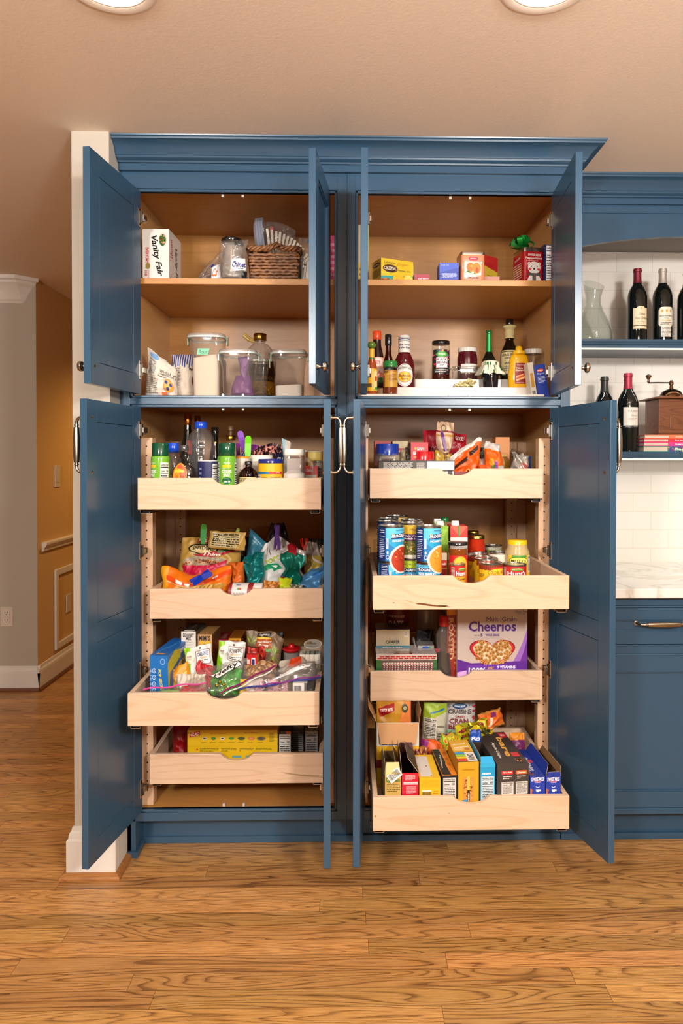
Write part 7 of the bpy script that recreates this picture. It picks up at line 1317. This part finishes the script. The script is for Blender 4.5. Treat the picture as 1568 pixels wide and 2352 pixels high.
def zl(c): c.poly([(.38, .60), (.5, .72), (.82, .96), (.88, .96), (.86, .84), (.6, .66)], '#e6e4e2'); c.text('Ziploc', .80, .89, .15, .055, '#4a4644', 1, .2, 14)
zipbag('large clear zip bag with purple and blue seal leaning to the right', (548, 732), 1510, 2.115, .08, 99, [(548, 1591, 736, 1559, 2.095, 2.11, '#3a3f8a', .0032), (600, 1583, 735, 1554, 2.095, 2.11, '#8a3a86', .0024)], zb=.04, prt=zl, top=lambda u: -.5*(1-u)**1.2, rx=math.radians(-26))
bag('snack_bag', 'orange and silver snack wrapper under the top of the right zip bag', 'snack bag', (640, 720), 1510, 2.22, z+.05, .04, lambda u, v: '#c8441c' if .25 < u < .6 and v > .6 else '#a89c90', 100, .012, top=lambda u: -.3*abs(u-.5), rx=math.radians(-20))
bag('nut_pack', 'clear bag of mixed nuts between the two zip bags', 'snack bag', (556, 632), 1524, 2.20, z+.04, .05, lambda u, v: '#b08a64' if vor(u*6, v*5, 2) > .15 else '#7a5638', 101, .010, top=lambda u: .1-.35*abs(u-.6), rx=math.radians(-15))
# ================================================================== LEFT TRAY 4
t = TR['L4']; z = t['z']+.0005
def glad(c):
    c.poly([(.02, .74), (.145, .82), (.14, .98), (.03, .9)], '#c8141c'); c.text('GLAD', .085, .86, .10, .11, '#eeeae6', 1, .3, 6)
    c.text('AS A WRAP', .34, .88, .18, .03, '#b8501c', 1); c.text('AS A BAG', .7, .9, .14, .03, '#b8501c', 1); c.lines(.62, .83, .78, .86, 1, '#b8501c')
    for i, (x, cc, r) in enumerate(((.19, '#c8beb0', .028), (.29, '#3a7a3a', .026), (.39, '#e0d8c4', .028), (.49, '#3a8a3a', .03), (.60, '#3a6a2a', .042), (.71, '#c87a4a', .04), (.82, '#6a6a62', .05))): c.ell(x, .70, r, r*2.1 if i < 3 else r*1.5, cc); c.ell(x, .70, r*.6, r, shade(cc, 1.35) if i % 2 else '#5a4a2a'); c.lines(x-.04, .52, x+.04, .58, 2, '#8a7a1a', i+1)
    c.lines(.91, .52, .98, .9, 8, '#8a7a1a'); c.rect(0, .42, 1, .425, '#b89410'); c.poly([(.095, .28), (.125, .28), (.11, .35)], '#c83a1c'); c.lines(.14, .22, .36, .36, 3, '#7a6a14'); c.lines(.38, .22, .56, .36, 3, '#7a6a14', 4); c.lines(.58, .22, .74, .36, 3, '#7a6a14', 5); c.lines(.76, .22, .94, .36, 3, '#7a6a14', 6); c.rect(.5, .0, .6, .08, '#6a9a9a'); c.rect(.65, .0, .78, .08, '#6a9a9a')
carton('wrap_box', 'long yellow food wrap box with red corner logo and small pictures', 'box', (430, 637), 1677, 2.345, z, .06, {'': '#dcb410'}, glad, rz=math.radians(-.6), k=0.72)
carton('foil_box', 'dark purple box lying behind the yellow wrap box', 'box', (432, 590), 1666, 2.44, z, .06, {'': '#3a1428'}, lambda c: (c.text('Colors', .2, .9, .25, .1, '#8a8490', 0, .3), c.rect(.8, .8, 1, 1, '#3a4a6a')))
bag('red_pouch', 'glossy deep red pouch in the left corner of the lowest tray', 'bag', (393, 432), 1655, 2.40, z, .06, '#8a0c10', 111, .006)
for i, (a, b, yt, Y, lab) in enumerate(((640, 668, 1680, 2.36, 'black box with white nutrition panel right of the yellow box'), (670, 697, 1661, 2.44, 'black box with greyed nutrition panel, middle of three, set further back'), (700, 730, 1672, 2.36, 'black box with grey nutrition panel at the right end'))):
    carton('tea_box', lab, 'box', (a, b), yt, Y, z, .07, {'': '#16141c', '+z': '#1c1a1a'}, lambda c, i=i: (c.nutri(.04, .0, .96, .92, ('#cfcdc8', '#8a8886', '#86827e')[i], K_, '150'), i == 0 and c.rect(.6, .93, 1, 1, '#b8502a')))
# ================================================================== RIGHT TRAY 3: cereal
t = TR['R3']; z = t['z']+.0005
def cheer(c):
    c.poly([(1, .72), (1, .33), (.8, .33), (.86, .42), (.93, .55)], '#9a6ac0'); c.poly([(1, .6), (1, .33), (.9, .33), (.95, .45)], '#6a2a9a')
    c.poly([(0, .36), (.2, .31), (1, .335), (1, 0), (0, 0)], '#5a2090'); c.poly([(0, .2), (.25, .24), (.3, .16), (0, .1)], '#d8a8e0')
    c.text('Gluten Free', .91, .935, .17, .03, '#4a3450'); c.lines(.84, .88, .98, .915, 2, '#8a8088'); c.text('Multi Grain', .63, .842, .43, .052, '#4a1c78', 0); c.text('Cheerios', .50, .755, .68, .125, '#4a1c78', 1); c.ell(.655, .795, .022, .02, '#c8985a')
    c.rect(.17, .685, .66, .687, '#8a8088'); c.text('made with', .28, .65, .08, .02, '#6a6068', 0, .3); c.text('5', .345, .65, .03, .035, '#4a1c78', 1); c.text('WHOLE GRAINS', .5, .65, .2, .03, '#4a1c78', 1); c.rect(.17, .612, .66, .614, '#8a8088')
    def heart(k, col):
        P_ = []
        for i in range(48): a = i/48*2*math.pi; P_.append((.5+k*.0205*16*math.sin(a)**3*1.0, .45+k*(.0118 if (13*math.cos(a)-5*math.cos(2*a)-2*math.cos(3*a)-math.cos(4*a)) > 0 else .0150)*(13*math.cos(a)-5*math.cos(2*a)-2*math.cos(3*a)-math.cos(4*a))))
        c.poly(P_, col)
    heart(1.0, '#8e1018'); heart(.94, '#c8202a'); heart(.84, '#e0d2b4')
    R = random.Random(2); pts = []
    for _ in range(900):
        x, y = R.uniform(.22, .78), R.uniform(.26, .58); u, v = (x-.5)/.262, (y-.43)/.15
        if abs(u) < 1 and -(1.35-1.25*abs(u)**1.8) < v < .42+.62*math.sin(min(1, abs(u)*1.9)*math.pi/2)*(1 if abs(u) < .55 else math.sqrt(max(0, 1-((abs(u)-.55)/.45)**2))) and all((x-a)**2+((y-b)*1.2)**2 > .0014 for a, b in pts): pts.append((x, y))
    n0 = c.n
    for i, (x, y) in enumerate(pts):
        c.n = n0+(i % 5)*3; c.ell(x, y, .026, .0225, '#9a6224', 12); c.ell(x-.001, y+.001, .023, .0195, R.choice(['#c08a42', '#cf9c54', '#b47a34']), 12); c.ell(x, y, .009, .008, '#6a4220', 8)
    c.n = n0+16
    c.poly([(.13, .16), (.85, .16), (.84, .285), (.5, .295), (.14, .285)], '#6a30a4'); c.text('100%', .28, .225, .24, .065, '#f0ecf2', 1, .1); c.text('DAILY', .48, .255, .09, .025, '#e8b84a', 1); c.text('VALUE', .48, .222, .09, .025, '#e8b84a', 1); c.text('9 VITAMINS', .70, .262, .26, .035, '#f0ecf2', 1); c.text('& MINERALS', .70, .212, .26, .035, '#f0ecf2', 1); c.poly([(0, 0), (1, 0), (1, .12), (0, .12)], '#4a1880')
carton('cereal_box', 'large white and purple multi grain cereal box with a heart-shaped bowl', 'cereal box', (1050, 1211), 1392, 2.338, z, .06, {'': '#c4b4ac', '+x': '#5a2090', '+z': '#d8d0c8'}, cheer, rz=math.radians(.5))
carton('cereal_box', 'narrow orange and red box spine with vertical white lettering beside the cereal box', 'box', (1026, 1049.5), 1394, 2.36, z, .16, {'': '#8e2416', '+z': '#a05a20', '-x': '#6a1a10'}, lambda c: (c.rect(0, .90, 1, 1, '#d8821c'), c.text('ROASTED', .42, .60, .52, .5, '#c8a078', 1, 0, -90), c.lines(.72, .2, .95, .8, 9, '#b87a58')), left=lambda c: c.rect(0, .9, 1, 1, '#a86014'))
# syrup
cx, w, h = sp(1001, 1038, 1416, 2.36, z); r = w/2
pr = [(r*.9, 0), (r, .005), (r*.96, h*.2), (r*.82, h*.38), (r*.78, h*.5), (r*.95, h*.64), (r*.98, h*.72), (r*.8, h*.80), (r*.48, h*.86), (r*.46, h*.88)]
o = bottle('syrup_bottle', cx, 2.365, z, pr, '#000', 'tintgrey', ay=.7, label='squeeze bottle of dark syrup with a bright red cap at the hand hole', cat='bottle', liquid=(h*.48, '#120b08')); capp(o, r*.56, h*.865, h, '#d01414', ribs=True)
bag('red_pouch', 'bright red rounded lid edge left of the syrup bottle', 'lid', (998, 1012), 1492, 2.40, z, .03, '#c01018', 121, .003)
# oats
cyl('oats_canister', 'dark red oats canister half hidden at the back of the tray', (886, 940), 1390, 2.56, '#6a1420', '#7a1a24', lambda c: (c.text('FASHIONED', .44, .93, .66, .045, '#c8b0a8', 1), c.text('OATS', .4, .80, .62, .12, '#d0bcb4', 1)), zb=z, ang=-92)
cyl('glass_jar', 'tall clear glass jar in the dark behind the syrup bottle', (955, 1004), 1392, 2.62, '#d8d4d0', '#3a3430', mat='frost', zb=z)
def oat(c): c.text('QUAKER', .5, .66, .42, .085, '#26221f', 1); c.ell(.5, .78, .07, .06, '#c8b49a'); c.rect(.84, .8, .96, .94, '#d8ccb8'); c.lines(.85, .81, .95, .93, 5, '#6a6058'); c.rect(0, .12, 1, .56, '#1f7288'); c.text('INSTANT OATMEAL', .5, .505, .6, .05, '#dce4e4', 1); c.text('LOWER SUGAR', .5, .41, .58, .075, '#e8ecec', 1); c.text('MAPLE & BROWN', .5, .30, .6, .06, '#dce4e4', 1); c.lines(.25, .58, .75, .6, 1, '#8a7a6a')
carton('oatmeal_box', 'beige and teal instant oatmeal box behind the candy cane box', 'box', (863.5, 940.5), 1446, 2.43, z, .10, {'': '#c4b090', '+z': '#3a2a1a'}, oat, k=0.72)
M().rev([(.04, 0), (.042, .002), (.042, .006)], seg=36, mat='frost').build('container_lid', loc=(PX(952, 2.46), 2.47, z+.10), rot=(0, math.radians(82), 0), label='clear plastic container lid standing on edge beside the oatmeal box', cat='lid')
bag('snack_bag', 'dark wrinkled bag behind the small silver box', 'snack bag', (958, 1000), 1450, 2.50, z, .06, lambda u, v: '#1c1a1c' if vor(u*4, v*4, 1) > .15 else '#3a3838', 122, .010)
carton('tea_box', 'small silver box with a round blue emblem and green leaf', 'box', (959.5, 996.5), 1483, 2.42, z, .06, {'': '#a8a6a4', '+z': '#8a8886'}, lambda c: (c.ell(.5, .84, .3, .14, '#1a3a9a'), c.ell(.5, .84, .24, .1, '#2a56b8'), c.poly([(.62, .92), (.8, .98), (.74, .86)], '#4a9a3a')), k=0.7)
def candy(c):
    c.rect(0, .72, 1, 1, '#c8bab4'); R = random.Random(4)
    for j in range(2):
        for i in range(11): x = .02+.088*i+(.04 if j else 0); c.rect(x, .76+.09*j, min(.99, x+.075), .83+.09*j, R.choice(['#b81c24', '#8e141c', '#c8343a']))
    c.rect(0, 0, .08, .72, '#1c6a34'); c.rect(.95, 0, 1, .72, '#1c6a34'); c.rect(.08, 0, .95, .70, '#5a4a48'); c.text('Candy', .5, .55, .3, .12, '#c8202a', 1, .2)
    for i in range(18):
        x = .12+.046*i; c.poly([(x, 0), (x+.014, 0), (x+.024, .5), (x+.01, .5)], '#d8c8c4'); c.ell(x+.012, .52, .02, .07, '#d8c8c4')
        for q in range(5): c.rect(x+.002*q, .05+.1*q, x+.016+.002*q, .09+.1*q, '#b8242c')
z3 = z+P(900, 1500, 2.345).z-z-.07
carton('cracker_box', 'plain support box beneath the candy cane box', 'box', (868, 1000), 1500, 2.346, z, .16, {'': '#4a2a20'}, None, h=max(.01, z3-z-.0006))
carton('candy_cane_box', 'flat candy cane box with red brick trim and clear window at the front left', 'box', (863.5, 1003), 1503, 2.342, z3, .12, {'': '#c8beb8', '+z': '#d0c6c0', '-x': '#1c6a34'}, candy, mat='gloss', top=lambda c: (c.rect(.3, .02, .6, .3, '#7a2a24'), c.lines(.05, .1, .95, .9, 4, '#b8a8a4')))
# ================================================================== RIGHT TRAY 4: snack boxes
t = TR['R4']; z = t['z']+.0005; YA = 2.047
D2 = 'matte'
# kraft box with barcode flap
def gbox(c): c.text('Go', .3, .78, .5, .2, '#2a7a3a', 1); c.text('Lean', .7, .76, .5, .12, '#3a6a3a', 1); c.lines(.1, .25, .95, .62, 5, '#5a4a1c', 3); c.ell(.5, .04, .2, .05, '#2a6ab0')
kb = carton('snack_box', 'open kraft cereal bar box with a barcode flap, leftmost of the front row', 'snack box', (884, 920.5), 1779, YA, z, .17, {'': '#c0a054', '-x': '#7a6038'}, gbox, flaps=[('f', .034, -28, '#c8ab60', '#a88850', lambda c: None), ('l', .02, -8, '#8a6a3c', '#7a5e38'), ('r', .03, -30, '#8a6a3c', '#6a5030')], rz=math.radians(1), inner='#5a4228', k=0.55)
m = M(Matrix.Translation((PX(907, 2.042), 2.046, P(907, 1779, 2.042).z-.004)) @ Matrix.Rotation(math.radians(-24), 4, 'X') @ Matrix.Rotation(math.radians(-36), 4, 'Y')); m.box(-.021, .021, 0, .0006, -.013, .013, '#dcd8d0'); c = Cv(.036, .02); c.bars(0, .1, 1, 1); c.put(m, plane_map((-.018, -.0002, -.010), (1, 0, 0), (0, 0, 1))); adopt(m.build('barcode_flap'), kb, 'barcode_flap')
# red open box
def rbx(c): c.lines(.2, .66, .8, .92, 4, '#e8c8cc', 6); c.rect(.1, .48, .95, .60, '#e0d0d0'); c.text('made with greens', .52, .54, .76, .05, '#7a4a4a'); c.lines(.25, .05, .85, .42, 7, '#e0b0b8', 8)
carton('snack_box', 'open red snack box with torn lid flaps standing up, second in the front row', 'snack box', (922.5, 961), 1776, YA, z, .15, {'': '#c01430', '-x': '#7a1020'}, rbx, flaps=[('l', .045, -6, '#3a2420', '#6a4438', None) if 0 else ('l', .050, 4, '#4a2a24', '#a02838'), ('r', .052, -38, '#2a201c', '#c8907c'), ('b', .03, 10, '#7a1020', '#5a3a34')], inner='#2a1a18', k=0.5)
# yellow box
carton('snack_box', 'yellow box with a white rectangle on top, third in the front row', 'snack box', (963, 1011.5), 1788, YA, z, .167, {'': '#dcae1c', '+z': '#e0b428'}, lambda c: (c.bars(.12, .02, .56, .42), c.rect(.12, .42, .56, .5, '#d8d0c0'), c.lines(.66, .1, .9, .48, 4, '#b88a1c'), c.rect(.08, .62, .92, .94, '#d4a418')), top=lambda c: (c.rect(.08, .08, .66, .92, '#d0ccc8'), c.ell(.5, .5, .05, .03, '#a86a4a'), c.ell(.6, .1, .04, .02, '#b87a4a')), rz=math.radians(1.5), k=0.6)
# black and orange box
carton('snack_box', 'black and orange nut bar box, fourth in the front row', 'snack box', (1015.5, 1050), 1781, YA, z, .19, {'': '#1c1a1c', '+z': '#d8801c'}, lambda c: c.nutri(.06, .02, .9, .92, '#d4d2ce', K_, '150'), top=lambda c: (c.poly([(.03, .02), (.62, .02), (.52, .4), (.6, .5), (.5, .98), (.03, .98)], '#1c1a1c'), c.text('wonderful', .3, .5, .5, .12, '#d8d4d0', 1, 0, 84), c.lines(.66, .1, .9, .9, 4, '#b8601c')), rz=math.radians(3), k=0.7)
# yellow nut bar box
def kind(c):
    c.rect(.22, .0, .76, .62, '#c88a3a'); c.spots(.49, .32, .22, .28, 60, ['#b06a28', '#e0b878', '#8a4a1c', '#d89a5a', '#7a3a1a'], .04, 3); c.rect(.44, .2, .56, .64, '#e0b848'); c.rect(.44, .02, .56, .3, '#26221f'); c.text('KIND', .5, .12, .16, .07, '#e8e4dc', 1, 0, 90); c.rect(.2, 0, .44, .06, '#3a8ac0'); c.poly([(.2, .8), (.35, .86), (.65, .86), (.8, .8), (.8, .82), (.2, .82)], '#c89420')
def kindt(c): c.rect(.0, .0, 1, .42, '#26221f'); [c.rect(.02+.0*i, .04+.1*(3-i), .5, .04+.1*(4-i)-.01, q) for i, q in enumerate(['#3a8ac0', '#8ac04a', '#e8c020', '#d8442a'])]; c.rect(.5, .03, .98, .41, '#e4e0da'); c.text('KIND', .74, .22, .26, .3, '#26221f', 1, 0, 90); c.rect(.0, .46, 1, 1, '#dfae3a'); c.text('caramel', .5, .66, .8, .07, '#f0e8d8', 1, .1, 12); c.text('almond', .45, .8, .7, .07, '#f0e8d8', 1, .1, 12); c.ell(.75, .56, .14, .06, '#b87a3a'); c.lines(.1, .5, .6, .58, 2, '#f0e4c8')
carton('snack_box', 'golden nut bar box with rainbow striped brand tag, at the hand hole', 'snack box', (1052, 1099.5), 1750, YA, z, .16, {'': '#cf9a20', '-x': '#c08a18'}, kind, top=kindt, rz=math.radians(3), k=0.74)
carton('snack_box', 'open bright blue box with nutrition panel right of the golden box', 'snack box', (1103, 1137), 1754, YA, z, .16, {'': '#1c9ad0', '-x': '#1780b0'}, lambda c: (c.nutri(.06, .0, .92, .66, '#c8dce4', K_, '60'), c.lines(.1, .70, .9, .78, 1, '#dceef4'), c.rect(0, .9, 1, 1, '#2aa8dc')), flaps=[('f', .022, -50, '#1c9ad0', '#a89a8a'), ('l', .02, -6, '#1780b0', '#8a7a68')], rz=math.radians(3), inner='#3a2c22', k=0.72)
# bare chips box
def bare(c):
    for x, q, t_ in ((.31, '#c8202a', 'Fuji & Reds'), (.76, '#d8541c', 'Cinnamon')): c.rect(x-.18, .66, x+.18, .78, q); c.text(t_, x, .72, .28, .06, '#e8e0d8', 1, .3); c.lines(x-.14, .5, x+.16, .62, 2, '#d8d4cc', 3); c.nutri(x-.18, .0, x+.2, .42, '#d8d4ce', K_, '60')
def baret(c): c.text('bare', .62, .52, .62, .22, '#d8a24a', 1, 0, -94); c.text('Apple Chips', .28, .42, .5, .11, '#d8d4cc', 1, .4, -94); c.rect(.72, .8, .97, .96, '#c0202c'); c.text('NEW', .84, .88, .16, .06, '#e8d8d4', 1); c.rect(.66, .2, .9, .32, '#c0303a'); c.spots(.8, .1, .12, .06, 14, ['#c87a3a', '#a8421c', '#e0a860'], .03, 3)
carton('snack_box', 'large black apple chips box with gold lettering along its top', 'snack box', (1140.5, 1214), 1753, YA, z, .24, {'': '#3a3634', '+z': '#2e2a2a'}, bare, top=baret, rz=math.radians(5), piv=1, k=0.58)
def sm(c): c.poly([(0, .0), (.2, .0), (.12, .2), (.2, .34), (0, .42)], '#a85a4a'); c.text('SWISS MISS', .5, .86, .84, .14, '#e8e8f0', 1); c.poly([(.3, .93), (.5, .97), (.7, .93)], '#e8e8f0'); c.text('NO SUGAR', .5, .74, .44, .05, '#d86a6a', 1); c.rect(.32, .68, .68, .70, '#a8b0d8'); c.ell(.5, .52, .13, .09, '#c8d0ec', a0=180, a1=360); c.ell(.5, .53, .10, .06, '#1c3aa0', a0=180, a1=360); c.poly([(.36, .36), (.62, .36), (.58, .22), (.42, .22)], '#e0e0ec'); c.ell(.65, .31, .06, .05, '#e0e0ec'); c.lines(.2, .06, .85, .12, 1, '#a8b0d8')
carton('cocoa_box', 'blue cocoa box with closed lid, next to the open one', 'cocoa box', (1216.5, 1251.5), 1783, YA, z, .19, {'': '#1c3aa0', '+z': '#1a3490'}, sm, top=lambda c: (c.text('SWISS MISS', .45, .45, .5, .4, '#e0e4f0', 1, 0, -96), c.rect(.6, .5, .9, .6, '#c83a4a'), c.lines(.1, .1, .3, .5, 2, '#a8b8e0'), c.spots(.15, .1, .15, .08, 12, ['#a85a4a'], .06, 2)), rz=math.radians(4), piv=1, k=0.5)
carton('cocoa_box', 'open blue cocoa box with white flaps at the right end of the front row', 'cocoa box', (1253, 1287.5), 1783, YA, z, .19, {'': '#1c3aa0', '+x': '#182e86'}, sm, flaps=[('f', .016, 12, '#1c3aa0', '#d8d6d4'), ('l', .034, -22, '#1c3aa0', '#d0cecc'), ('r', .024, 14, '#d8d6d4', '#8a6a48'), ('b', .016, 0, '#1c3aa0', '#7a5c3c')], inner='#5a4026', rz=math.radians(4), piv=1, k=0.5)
# white front flap drawn up on the open cocoa box
# display box and pouch
YB2 = 2.235
def madras(c): c.rect(0, .48, 1, 1, '#cfc8bc'); c.text('Madras', .28, .62, .4, .07, '#2a2622', 1); c.text('Lentils', .30, .54, .36, .06, '#2a2622', 1); c.rect(0, .18, 1, .48, '#dca81c'); c.rect(0, 0, 1, .18, '#7a1420')
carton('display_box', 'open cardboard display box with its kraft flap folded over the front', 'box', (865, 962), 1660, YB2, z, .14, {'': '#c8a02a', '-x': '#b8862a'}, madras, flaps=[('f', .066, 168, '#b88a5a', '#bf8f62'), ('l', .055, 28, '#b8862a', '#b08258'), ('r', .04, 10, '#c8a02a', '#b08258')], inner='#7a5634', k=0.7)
def tasty(c): c.poly([(.1, .75), (.52, .86), (.5, .99), (.05, .9)], '#a01c1c'); c.text('TASTY BITE', .29, .875, .36, .045, '#e8dcd0', 1, 0, 8); c.poly([(.48, .45), (.85, 1), (1, 1), (1, .45)], '#d87a3a'); c.ell(.8, .52, .25, .14, '#6a2a14'); c.spots(.8, .56, .2, .1, 30, ['#8a4a2a', '#c87a4a', '#4a6a2a'], .025, 2); c.ell(.83, .9, .09, .07, '#3a3a22'); c.text('60', .83, .905, .09, .05, '#d8d0a8', 1); c.text('Organic', .28, .66, .36, .08, '#3a3a1c', 0, .3)
bag('meal_pouch', 'orange-brown ready meal pouch standing in the display box', 'pouch', (865, 944), 1614, YB2+.05, z, .03, '#b8801c', 131, .003, prt=tasty, tp=.3, top=lambda u: 0, k_=0.8)
def gw(c): c.poly([(0, .66), (1, .86), (1, 1), (0, 1)], '#9ab42a'); c.rect(.5, .0, .54, .8, '#b8a820'); c.nutri(.04, .32, .6, .74, '#ccc6ba', K_, '20'); c.text('WOODSTOCK', .76, .6, .3, .03, '#4a3a2a', 1); c.bars(.36, .06, .6, .2); c.lines(.66, .1, .94, .5, 8, '#6a6454'); c.poly([(.3, .84), (.9, .93), (.9, .9), (.3, .81)], '#2a6a9a')
bag('snack_bag', 'white bag with lime green top and nutrition panel between box and cranberry pouch', 'snack bag', (964, 1019), 1619, 2.36, z, .05, lambda u, v: '#bcb8a4', 132, .004, prt=gw, ry=math.radians(4), k_=0.85)
def crais(c):
    c.ell(.5, .885, .24, .05, '#1a2c5a'); c.ell(.5, .89, .20, .035, '#2a6a9a'); c.text('Ocean Spray', .5, .885, .34, .035, '#e8ecf0', 1, .2); c.text('CRAISINS', .5, .79, .74, .075, '#4a3a3a', 1); c.text('DRIED', .5, .705, .3, .035, '#a83a3a', 1); c.text('CRAN-', .5, .625, .66, .085, '#7a2424', 1); c.text('BERRIES', .52, .53, .74, .085, '#7a2424', 1); c.poly([(.1, .40), (.9, .44), (.9, .50), (.1, .46)], '#6ab07a'); c.text('50% LESS', .4, .45, .3, .03, '#e8f0e8', 1)
    c.spots(.2, .38, .14, .05, 8, ['#9a1c2a', '#b83040'], .04, 3); c.spots(.93, .78, .05, .14, 6, ['#9a1c2a', '#b83040'], .04, 6); c.lines(.08, .86, .22, .93, 3, '#6a7a9a'); c.lines(.78, .86, .92, .93, 3, '#6a7a9a')
bag('dried_fruit_bag', 'white pouch of dried cranberries with red lettering and blue oval logo', 'snack bag', (1020, 1094), 1611, 2.40, z, .05, '#bdb8b4', 133, .003, prt=crais, top=lambda u: 0, nu=30, nv=36, k_=0.86)
bag('chip_bag', 'rolled orange snack bag on top of the pile at the back right', 'snack bag', (1107, 1163), 1640, 2.37, z+P(1130, 1676, 2.37).z-z, .05, lambda u, v: '#d8641c' if .2 < v < .9 else '#c8843a', 134, .010, prt=lambda c: (c.poly([(.3, .3), (.5, .7), (.6, .7), (.42, .3)], '#e0c8b0'), c.rect(.55, .7, .75, .9, '#7a2a6a')), ry=math.radians(-14), top=lambda u: .1*u)
PAL = ['#b8c01c', '#d8b81c', '#7a2418', '#d8641c', '#3a6a1c']
bag('chip_bag', 'crumpled yellow, green and red snack bag behind the golden box', 'snack bag', (1052, 1122), 1660, 2.32, z+.10, .07, lambda u, v: PAL[int(abs(noise.noise(Vector((u*4, v*4, 7))))*9) % 5], 135, .016, top=lambda u: -.35*(1-u))
bag('chip_bag', 'yellow snack bag with dark lettering draped toward the black box', 'snack bag', (1078, 1135), 1668, 2.26, z+.13, .05, lambda u, v: '#d8c01c' if vor(u*3, v*3, 3) > .15 else '#3a3a14', 136, .012, top=lambda u: .1-.5*u, mat='foil')
bag('snack_bag', 'blue snack pouch with a white starburst between golden and black boxes', 'snack bag', (1080, 1106), 1682, 2.225, z+.10, .03, lambda u, v: '#1c4aa8' if v > .45 else '#1c8ac0', 137, .008, prt=lambda c: c.text('RIO', .5, .75, .6, .12, '#dce4f0', 1))
bag('snack_bag', 'orange and purple snack bag behind the yellow and black boxes', 'snack bag', (970, 1022), 1706, 2.29, z+.04, .05, lambda u, v: '#8a2478' if u < .25 else '#d8581c', 138, .010, top=lambda u: .1-.2*u)
bag('snack_bag', 'lime and yellow candy bag behind the black and orange box', 'snack bag', (1012, 1060), 1697, 2.29, z+.05, .06, lambda u, v: ['#6ab02a', '#e0c01c', '#d8501c'][int(abs(noise.noise(Vector((u*5, v*5, 2))))*8) % 3], 139, .012)
bag('snack_bag', 'mixed nut bag squeezed behind the red open box', 'snack bag', (945, 985), 1722, 2.22, z+.02, .04, lambda u, v: '#a86a3a' if vor(u*5, v*6, 2) > .12 else '#5a1c14', 140, .010)
bag('snack_bag', 'orange pouch with purple lower edge right of the black box', 'snack bag', (1176, 1212), 1689, 2.33, z+.02, .03, lambda u, v: '#6a1c5a' if v < .78 else '#d8861c', 141, .004, rx=math.radians(-18))
